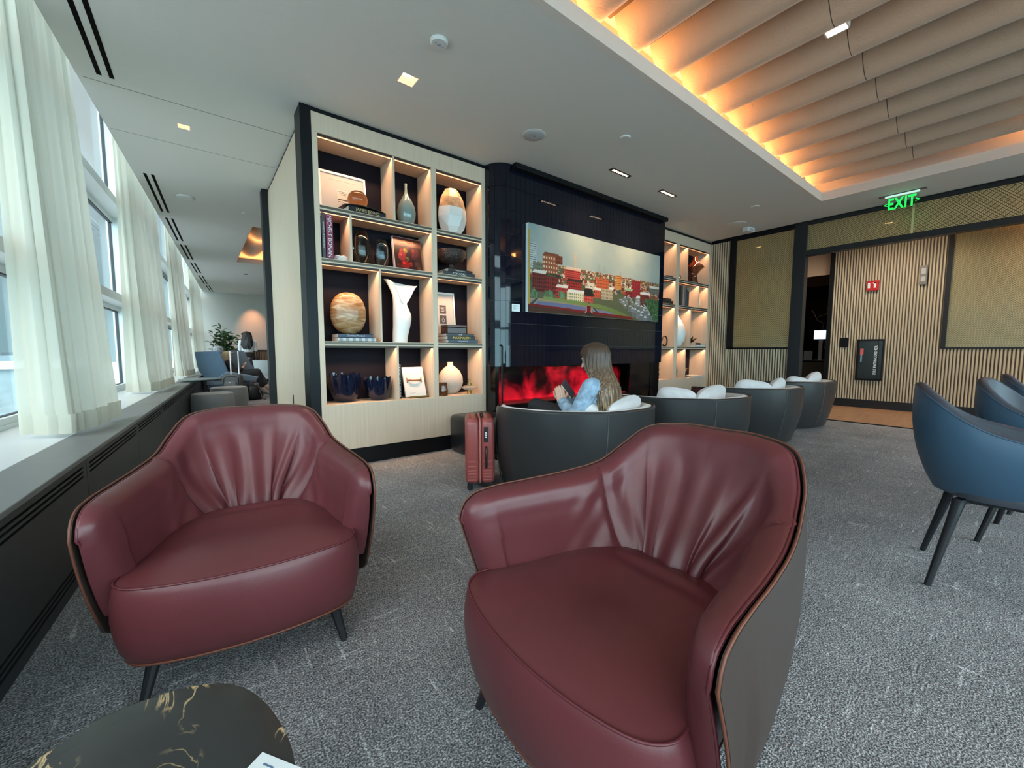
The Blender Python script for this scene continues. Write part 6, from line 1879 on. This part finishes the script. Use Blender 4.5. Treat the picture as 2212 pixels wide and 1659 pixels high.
# faceted vase, two glazes
t = thing('faceted_vase', 'large faceted vase, tan top over white body, top right bay', 'vase', (2.375, 4.17, Z1))
def facet(b, rings, mi):
    rr = [[(r * math.cos(2 * PI * k / 7 + .3 + tw), r * math.sin(2 * PI * k / 7 + .3 + tw) * .8, z) for k in range(7)] for r, z, tw in rings]
    b.grid(rr, cv=True, flip=True)
b = MB(); facet(b, [(.09, 0, 0), (.15, .08, .1), (.178, .19, .25), (.172, .29, .3)], 0); b.add([(.09 * math.cos(2 * PI * k / 7 + .3), .09 * math.sin(2 * PI * k / 7 + .3) * .8, 0) for k in range(7)], [tuple(reversed(range(7)))]); b.build('white_body', mat('white_glaze', (.62, .63, .62), .35), t)
b = MB(); facet(b, [(.1725, .285, .3), (.140, .40, .2), (.075, .505, .1), (.05, .515, .1)], 0); b.build('tan_top', mat('tan_glaze', (.33, .22, .13), .4, noise=(14, .4)), t)
# row 2
dkgrey = mat('book_dark_grey', (.035, .037, .042), .4); mag = mat('book_magenta', (.20, .015, .055), .4)
book('slim dark grey upright book at the far left of the second row', (.962, 4.15, Z2), (.030, .26, .400), dkgrey, 0, 'ARCHITECTS OF THE REPUBLIC', pale, .017, upright=True)
book('magenta upright book titled MICHELE BONAN in the second row', (1.012, 4.15, Z2), (.058, .27, .390), mag, 0, 'MICHELE BONAN', pale, .048, upright=True)
t = thing('knot_ornament', 'small white knotted ornament beside the magenta book', 'ornament', (1.135, 4.12, Z2 + .002))
b = MB()
for k in range(3): b.tube([(.055 * math.cos(a) * (1 - .1 * k), .035 * math.sin(a), .028 + .016 * math.sin(2 * a + k * 2)) for a in np.linspace(0, 2 * PI, 28, endpoint=False)], .011, 8, closed=True)
b.build('knot', mat('white_glaze', (.62, .63, .62), .35), t, smooth=True)
smoke = cglass('smoke_glass', (.62, .62, .60)); blueg = cglass('blue_glass', (.55, .72, .80))
def glass_vase(label, loc, r, h, m, inner):
    t = thing('glass_vase', label, 'vase', loc)
    b = MB(); b.lathe([(r * .5, 0), (r * .8, .02), (r, h * .45), (r * .9, h * .75), (r * .6, h), (r * .52, h), (r * .75, h * .75), (r * .78, h * .4), (r * .35, h * .12), (0, h * .10)], 40, sy=.7); b.build('glass_wall', m, t, smooth=True)
    b = MB(); b.lathe([(r * .2, h * .10), (r * .45, h * .2), (r * .60, h * .5), (r * .5, h * .8), (0, h * .86)], 30, sy=.55); b.build('coloured_core', inner, t, smooth=True)
glass_vase('taller clear smoky glass vase in the second row', (1.35, 4.17, Z2), .083, .335, smoke, mat('dark_core', (.02, .035, .04), .1))
glass_vase('shorter clear blue glass vase beside the cookbook', (1.54, 4.15, Z2), .078, .275, blueg, mat('blue_core', (.03, .10, .16), .1))
def paint_cover():
    H, W = 64, 60; rs = np.random.RandomState(2); im = np.zeros((H, W, 3)); im[:] = (.16, .06, .07)
    im += (rs.rand(H, W, 1) - .5) * .05
    im[:16] += np.array([.22, .10, .07]); yy, xx = np.mgrid[0:H, 0:W]
    for (cx, cy, r, c) in [(18, 28, 8, (.45, .12, .16)), (16, 36, 9, (.55, .16, .18)), (24, 24, 5, (.55, .5, .2)), (30, 20, 4, (.3, .12, .2)), (44, 26, 9, (.35, .1, .15)), (42, 34, 6, (.3, .12, .18)), (22, 52, 9, (.55, .08, .08)), (34, 50, 5, (.5, .12, .1)), (48, 50, 7, (.25, .14, .12)), (52, 58, 5, (.4, .2, .14)), (28, 40, 4, (.3, .3, .2)), (8, 56, 6, (.28, .1, .1))]:
        m = (xx - cx) ** 2 + (yy - cy) ** 2 < r * r; im[m] = np.array(c) + (rs.rand(m.sum(), 1) - .5) * .16
        k = (xx - cx + r * .3) ** 2 + (yy - cy + r * .3) ** 2 < (r * .3) ** 2; im[k] = np.array(c) * 1.7
    im[5:8, 20:44] = (.75, .45, .2); im[9:10, 14:50] = (.6, .4, .25)
    return np.clip(im * .68, 0, 1)
t = thing('cookbook', 'upright cookbook with red fruit on its cover, second row', 'book', (1.845, 4.16, Z2 + .006), 0)
t.rotation_euler = (math.radians(-9), 0, math.radians(3))
b = MB(); b.box(-.158, .158, 0, .034, 0, .355); b.build('pages', mat('page_white', (.62, .60, .55), .8), t)
b = MB(); b.box(-.161, .161, -.003, 0, -.001, .358); b.box(-.163, -.158, -.003, .036, -.001, .358); b.build('cover', mat('book_pale_spine', (.50, .48, .50), .5), t)
picture('cover_print', paint_cover(), .318, .355, t, attr_mat('cover_gloss', .3, .5), loc=(.001, -.0035, .178))
t = vessel('pedestal_bowl', 'dark textured pedestal bowl standing on black books, second row right', 'bowl', (2.36, 4.17, Z2 + .074), [(.06, 0), (.055, .012), (.03, .03), (.03, .06), (.055, .075), (.13, .10), (.165, .15), (.170, .215), (.155, .215), (.145, .15), (.10, .11), (0, .105)],
    mat('rough_bronze', (.035, .022, .020), .35, noise=(40, .5), bump=(55, 1.0, .02)), n=48, fn=lambda a, z: 1 + .03 * math.sin(9 * a + 40 * z))
book('lower thick black book with white lettering under the pedestal bowl', (2.40, 4.16, Z2), (.40, .24, .038), bkblack, -.04, 'TOM FORD', pale, .034)
book('upper thin black book directly under the pedestal bowl', (2.41, 4.16, Z2 + .0385), (.33, .22, .034), bkblack, .05, 'TONNE GOODMAN', pale, .016)
# row 3
onyx = mat('honey_onyx', (.30, .15, .06), .22, spec=.5)
nt = onyx.node_tree
_tc = nt.nodes.new('ShaderNodeTexCoord'); _mp = nt.nodes.new('ShaderNodeMapping'); _mp.inputs['Scale'].default_value = (1.2, 1, 5); _mp.inputs['Rotation'].default_value = (0, .35, 0)
_ns = nt.nodes.new('ShaderNodeTexNoise'); _ns.inputs['Scale'].default_value = 4.5; _ns.inputs['Detail'].default_value = 5; _ns.inputs['Distortion'].default_value = 1.2
_rr = nt.nodes.new('ShaderNodeValToRGB'); e = _rr.color_ramp.elements; e[0].position = .32; e[0].color = (.20, .085, .03, 1); e[1].position = .68; e[1].color = (.55, .42, .28, 1); x_ = e.new(.5); x_.color = (.33, .18, .08, 1)
nt.links.new(_tc.outputs['Object'], _mp.inputs[0]); nt.links.new(_mp.outputs[0], _ns.inputs['Vector']); nt.links.new(_ns.outputs[0], _rr.inputs[0]); nt.links.new(_rr.outputs[0], nt.nodes['Principled BSDF'].inputs['Base Color'])
t = thing('onyx_vase', 'big rounded honey onyx vase with pale bands on two books, third row', 'vase', (1.205, 4.19, Z3 + .0725))
b = MB(); b.ell((0, 0, .205), (.168, .10, .207), 40, 28, e=.88); b.build('stone_body', onyx, t, smooth=True)
grey_w = mat('book_check', (.5, .52, .52), .6)
t = book('lower book with grey and white checked spine under the onyx vase', (1.24, 4.15, Z3), (.36, .25, .036), grey_w, 0)
b = MB()
for k in range(6): b.box(-.17 + k * .06, -.14 + k * .06, -.1262, -.125, .002, .034)
b.build('checks', mat('check_grey', (.24, .27, .28), .6), t.children[0])
book('upper navy book titled Charlotte Perriand under the onyx vase', (1.225, 4.15, Z3 + .0365), (.33, .24, .0355), mat('book_navy', (.030, .045, .085), .45), 0, 'Charlotte Perriand', pale, .022)
t = thing('twist_vase', 'tall white flaring vase with a twisted body, third row middle', 'vase', (1.745, 4.18, Z3))
b = MB(); b2 = MB()
rows = []; rin = []
KS = [0, .12, .28, .44, .68, .79, .945, 1.0]
for j in range(41):
    f = j / 40; z = .635 * f
    cx = interp(f, KS, [-.0135, -.008, .008, .0165, -.008, .0, .010, .010]); wd = interp(f, KS, [.079, .083, .093, .100, .0735, .090, .152, .185]); dp = interp(f, KS, [.06, .065, .07, .07, .055, .05, .055, .07])
    row = []; ri = []
    for k in range(48):
        a = 2 * PI * k / 48
        lift = .03 * math.cos(a) * sm(f, .85, 1)
        x = cx + wd * math.cos(a); y = dp * math.sin(a)
        notch = 1 - .55 * math.exp(-((a - 4.9) / .5) ** 2) * sm(f, .35, .7)
        y *= notch
        zz = z - lift * .6 - .22 * math.exp(-((a - 4.85) / .55) ** 2) * sm(f, .62, 1)
        row.append((x, y, zz)); ri.append((cx + (x - cx) * .93, y * .9, zz))
    rows.append(row); rin.append(ri)
b.grid(rows, cv=True, flip=True); b.grid(rin, cv=True); b.grid([rows[-1], rin[-1]], cv=True, flip=True)
b.add(rows[0], [tuple(reversed(range(48)))])
b.build('vessel_body', mat('matt_white', (.70, .71, .70), .45), t, smooth=True)
t = thing('framed_print', 'white framed print with two small dark squares, third row right', 'picture frame', (2.315, 4.28, Z3))
t.rotation_euler = (math.radians(-5), 0, 0)
b = MB(); b.box(-.140, .155, 0, .015, 0, .60); b.build('mount', mat('paper_warm', (.40, .375, .35), .7), t)
b = MB()
for a in ((-.155, -.140, 0, .60), (.15, .165, 0, .60), (-.155, .165, 0, .02), (-.155, .165, .58, .60)): b.box(a[0], a[1], -.012, .015, a[2], a[3])
b.build('frame', mat('frame_white', (.70, .68, .65), .4), t)
for z in (.35, .23):
    b = MB(); b.box(-.035, .05, -.002, 0, z, z + .10); o = b.build('dark_square', mat('ink_dark', (.05, .04, .04), .6), t)
    b = MB()
    if z > .3:
        for k in range(4): b.box(-.02, .035 - .01 * (k % 2), -.0026, -.002, z + .07 - .014 * k, z + .074 - .014 * k)
    else: b.tube([(.0075 + .017 * math.cos(a), -.0024, z + .042 + .02 * math.sin(a)) for a in np.linspace(0, 2 * PI, 16, endpoint=False)], .0018, 5, closed=True); b.box(.004, .011, -.0026, -.002, z + .06, z + .085)
    b.build('small_motif', pale, o)
book('grey blue book at the bottom of the third row right stack', (2.425, 4.14, Z3), (.385, .26, .036), mat('book_greyblue', (.06, .075, .095), .5), -.03, 'VISUALISATION', pale, .018)
book('black book with yellow MAXIMALISM lettering in the third row right stack', (2.40, 4.14, Z3 + .0365), (.37, .25, .040), bkblack, .02, 'MAXIMALISM', mat('yellow_letter', (.70, .42, .03), .4), .040)
book('thin black book under the wooden box in the third row right stack', (2.39, 4.14, Z3 + .077), (.36, .24, .030), bkblack, -.01, 'HI-FI', pale, .022)
t = thing('wooden_box', 'dark red wooden box on top of the third row right book stack', 'box', (2.37, 4.14, Z3 + .1075))
b = MB(); b.box(-.125, .125, -.08, .08, 0, .07); b.build('box_body', mat('box_mahogany', (.050, .014, .010), .25), t, bevel=.005)
b = MB(); b.box(-.128, .128, -.083, .083, .071, .098); b.build('box_lid', MATS['box_mahogany'], t, bevel=.005)
# row 4
nav = mat('navy_glass', (.003, .006, .020), .05, spec=.6, coat=.3)
def handkerchief(label, loc, r, h, seed):
    t = thing('fluted_bowl', label, 'bowl', loc, 0, 'navy fluted glass bowls')
    b = MB(); n = 96
    def ring(rr, z, k): return [((rr * (1 + .10 * k * math.sin(9 * a + seed) + .04 * k * math.sin(5 * a))) * math.cos(a), (rr * (1 + .10 * k * math.sin(9 * a + seed))) * math.sin(a) * .8, z + .018 * k * math.sin(9 * a + seed + 1)) for a in np.linspace(0, 2 * PI, n, endpoint=False)]
    prof = [(.35, 0, 0), (.62, .04, 0), (.82, .25, .1), (.93, .5, .4), (.98, .75, .8), (1.0, 1, 1)]
    b.grid([ring(r * p[0], h * p[1], p[2]) for p in prof], cv=True, flip=True)
    b.grid([ring(r * p[0] * .94, h * max(p[1], .06), p[2]) for p in prof], cv=True)
    b.grid([ring(r * 1.0, h, 1), ring(r * .94, h, 1)], cv=True, flip=True)
    b.add(ring(r * .35, 0, 0), [tuple(reversed(range(n)))]); b.add(ring(r * .35 * .94, h * .06, 0), [tuple(range(n))])
    b.build('glass_body', nav, t, smooth=True)
handkerchief('larger navy glass bowl with wavy rim, bottom left bay', (1.155, 4.20, Z4), .155, .275, 0)
handkerchief('smaller navy glass bowl with wavy rim, bottom left bay', (1.475, 4.16, Z4), .128, .225, 2)
book('upright black book with large white spine lettering, bottom row middle', (1.685, 4.22, Z4), (.050, .22, .36), bkblack, 0, 'LOUIS VUITTON', pale, .044, upright=True, up=True)
t = thing('book_stand', 'brass stand holding the white book with leather handle, bottom row', 'stand', (1.885, 4.15, Z4), 0)
brs = mat('brass', (.55, .36, .13), .25, metal=1)
b = MB(); b.box(-.10, .12, -.09, -.075, 0, .022); b.box(-.10, .12, -.09, .06, 0, .006); b.build('brass_base', brs, t)
t = thing('handle_book', 'white book with tan leather handle leaning on a brass stand, bottom row', 'book', (1.875, 4.10, Z4 + .012))
t.rotation_euler = (math.radians(-17), math.radians(0), math.radians(3))
b = MB(); b.box(-.125, .125, 0, .022, 0, .335); o = b.build('cover', mat('book_ivory', (.62, .60, .56), .5), t, bevel=.003)
b = MB(); b.tube([(-.07, -.012, .185), (-.05, -.026, .178), (0, -.032, .174), (.05, -.026, .178), (.07, -.012, .185)], .010, 8)
for s in (-1, 1):
    b.ell((s * .078, -.004, .186), (.014, .006, .012), 10, 6); b.ell((s * .084, -.004, .204), (.008, .005, .012), 10, 6); b.ell((s * .084, -.004, .168), (.008, .005, .012), 10, 6)
b.build('leather_handle', mat('tan_leather', (.26, .11, .05), .5), o, smooth=True)
b = MB(); b.box(-.07, -.005, -.0006, 0, .04, .043); b.build('small_caption', mat('ink_grey', (.25, .25, .25), .7), o)
moonm = mat('rough_clay', (.50, .42, .35), .85, bump=(60, .5, .006))
vessel('moon_vase', 'round pale clay moon vase with short neck, bottom right bay', 'vase', (2.36, 4.22, Z4), [(.05, 0), (.09, .012), (.14, .06), (.165, .13), (.160, .20), (.125, .27), (.075, .315), (.042, .335), (.036, .36), (.040, .38), (.030, .38), (.028, .34), (.0, .33)], moonm, sy=.62)
vessel('amber_cup', 'small amber glass cup in front of the clay moon vase', 'cup', (2.19, 4.085, Z4), [(.035, 0), (.055, .008), (.060, .05), (.052, .09), (.048, .13), (.050, .15), (.044, .15), (.042, .12), (.046, .07), (.04, .02), (0, .015)], bglass('amber_dark', (.13, .045, .015), .04, .25), part='glass_body')
t = thing('candle_holder', 'brass and clear glass candle holder at the right end of the bottom row', 'candle holder', (2.545, 4.09, Z4))
b = MB(); b.lathe([(.028, 0), (.028, .045), (.020, .05), (.020, .10), (.028, .105), (.028, .125), (.014, .13), (.014, .165), (.018, .168), (.018, .17), (0, .17)], 24); b.build('brass_core', brs, t, smooth='auto')
b = MB(); b.lathe([(.020, .052), (.06, .05), (.088, .072), (.090, .082), (.06, .10), (.020, .102)], 36); b.build('glass_disc', bglass('clear_glass', (.5, .48, .42), .03, .6), t, smooth='auto')

# ---- right shelving
vessel('hourglass_vase', 'dark amber hourglass vase in the top bay of the right shelving', 'vase', (7.80, 4.16, Z1), [(.07, 0), (.075, .02), (.05, .10), (.045, .18), (.11, .26), (.175, .315), (.165, .345), (.09, .40), (.055, .46), (.05, .53), (.035, .53), (.03, .45), (0, .40)], bglass('amber_deep', (.10, .018, .006), .05, .12))
t = thing('dark_plate', 'round dark glass plate standing behind the hourglass vase', 'plate', (7.52, 4.22, Z1 + .002))
b = MB(); b.lathe([(.0, 0), (.12, .004), (.155, .012), (.155, .018), (.10, .012), (0, .010)], 36); o = b.build('plate_body', bglass('amber_deep', (.10, .018, .006)), t, smooth=True); o.rotation_euler = (math.radians(80), 0, 0); o.location = (0, 0, .155)
vessel('silver_ball', 'small silver ball in the narrow top bay of the right shelving', 'ornament', (7.16, 4.14, Z1), [(.02, 0), (.05, .02), (.062, .06), (.05, .10), (.02, .118), (0, .12)], mat('silver', (.5, .5, .5), .25, metal=1), part='ball')
book('thin dark book lying in the top bay beside the fireplace hood', (6.74, 4.15, Z1), (.24, .2, .03), dkgrey, .05)
for k, (x, h, w, c) in enumerate(((7.06, .36, .05, (.03, .02, .02)), (7.115, .375, .045, (.10, .05, .035)), (7.17, .37, .05, (.32, .24, .2)), (7.225, .36, .035, (.16, .14, .15)), (7.265, .345, .03, (.04, .04, .05)), (7.30, .30, .035, (.06, .06, .07)), (7.345, .27, .04, (.025, .025, .03)))):
    book(['dark brown upright book, first of the row in the right shelving', 'reddish brown upright book, second of the row in the right shelving', 'pinkish upright book, tallest pale one in the right shelving', 'grey upright book, right of the pinkish one in the right shelving',
          'dark narrow upright book, fifth of the row in the right shelving', 'dark slate upright book, second last of the row in the right shelving', 'short black upright book at the right end of the right shelving row'][k], (x, 4.14, Z2), (w, .24, h), mat('rb%d' % k, c, .5), 0, upright=True, grp='upright books in the right shelving')
t = thing('blue_plate', 'pale blue swirled plate standing in the narrow bay of the right shelving', 'plate', (7.90, 4.19, Z2 + .002))
b = MB(); b.lathe([(.0, 0), (.10, .004), (.125, .014), (.125, .02), (.09, .012), (0, .010)], 36); o = b.build('plate_body', mat('swirl_blue', (.36, .42, .42), .3, noise=(10, .5)), t, smooth=True); o.rotation_euler = (math.radians(75), 0, math.radians(-20)); o.location = (0, 0, .125)
t = thing('small_box', 'small black box in the second row beside the fireplace hood', 'box', (6.76, 4.14, Z2)); b = MB(); b.box(-.13, .11, -.09, .09, 0, .06); b.box(-.11, .09, -.07, .07, .06, .10); b.build('box_body', bkblack, t, bevel=.004)
vessel('teardrop_vase', 'tall white teardrop vase in the third row of the right shelving', 'vase', (7.22, 4.17, Z3), [(.05, 0), (.09, .02), (.15, .12), (.17, .24), (.14, .38), (.08, .50), (.035, .56), (.022, .60), (.026, .66), (.018, .66), (.0, .60)], mat('matt_white', (.70, .71, .70), .45), part='vessel_body')
t = thing('ring_ornament', 'dark metal ring ornament in the third row beside the hood', 'ornament', (6.78, 4.14, Z3))
b = MB(); b.tube([(.085 * math.cos(a), 0, .10 + .085 * math.sin(a)) for a in np.linspace(-2.2, 3.2, 30)], .012, 8); b.box(-.02, .02, -.03, .03, 0, .012); b.build('ring', mat('bronze_dark', (.05, .03, .02), .35, metal=.6), t, smooth='auto')
book('white book under the dark leaf sculpture, third row of the right shelving', (7.85, 4.13, Z3), (.36, .24, .04), mat('book_ivory', (.62, .60, .56), .5), 0)
book('black book on the white book under the dark leaf sculpture', (7.80, 4.14, Z3 + .0405), (.24, .20, .035), bkblack, .1)
t = thing('leaf_sculpture', 'dark spiky leaf sculpture on stacked books in the right shelving', 'sculpture', (7.74, 4.15, Z3 + .076))
b = MB(); rnd = random.Random(5)
for k in range(8):
    a = k * .8; e = Vector((math.cos(a) * .09 + .02, math.sin(a) * .06, .06 + .03 * (k % 3)))
    leaf(b, Vector((0, 0, .0)), e, .15, .05, .3)
b.build('leaf_blades', mat('bronze_dark', (.05, .03, .02), .35), t)
vessel('gold_vase', 'slim gold green vase in the narrow bottom bay of the right shelving', 'vase', (7.15, 4.16, Z4), [(.045, 0), (.06, .05), (.075, .14), (.055, .24), (.04, .30), (.05, .345), (.04, .345), (0, .3)], mat('gold_green', (.22, .17, .08), .3, metal=.4))
book('white book lying in the bottom bay of the right shelving', (7.86, 4.11, Z4), (.34, .24, .035), mat('book_ivory', (.62, .60, .56), .5), .06)
t = thing('driftwood_sculpture', 'dark twisted sculpture behind the white book, bottom bay', 'sculpture', (7.56, 4.17, Z4))
b = MB(); b.tube([(-.12, 0, .032), (-.05, .02, .05), (.0, 0, .09), (.06, -.01, .15), (.14, .0, .17)], [.03, .035, .03, .025, .01], 8); b.tube([(-.1, 0, .05), (0, .02, .17), (.08, .02, .2)], [.02, .03, .01], 8); b.box(-.1, .1, -.05, .05, 0, .012); b.build('wood', mat('bronze_dark', (.05, .03, .02), .35), t, smooth='auto')
vessel('dark_glass_jar', 'dark ribbed glass jar in the bottom bay beside the fireplace', 'jar', (6.50, 4.14, Z4), [(.05, 0), (.075, .02), (.07, .06), (.08, .10), (.065, .14), (.078, .18), (.06, .22), (.07, .26), (.05, .29), (0, .29)], bglass('jar_dark', (.03, .035, .035), .05, .15), part='glass_body')
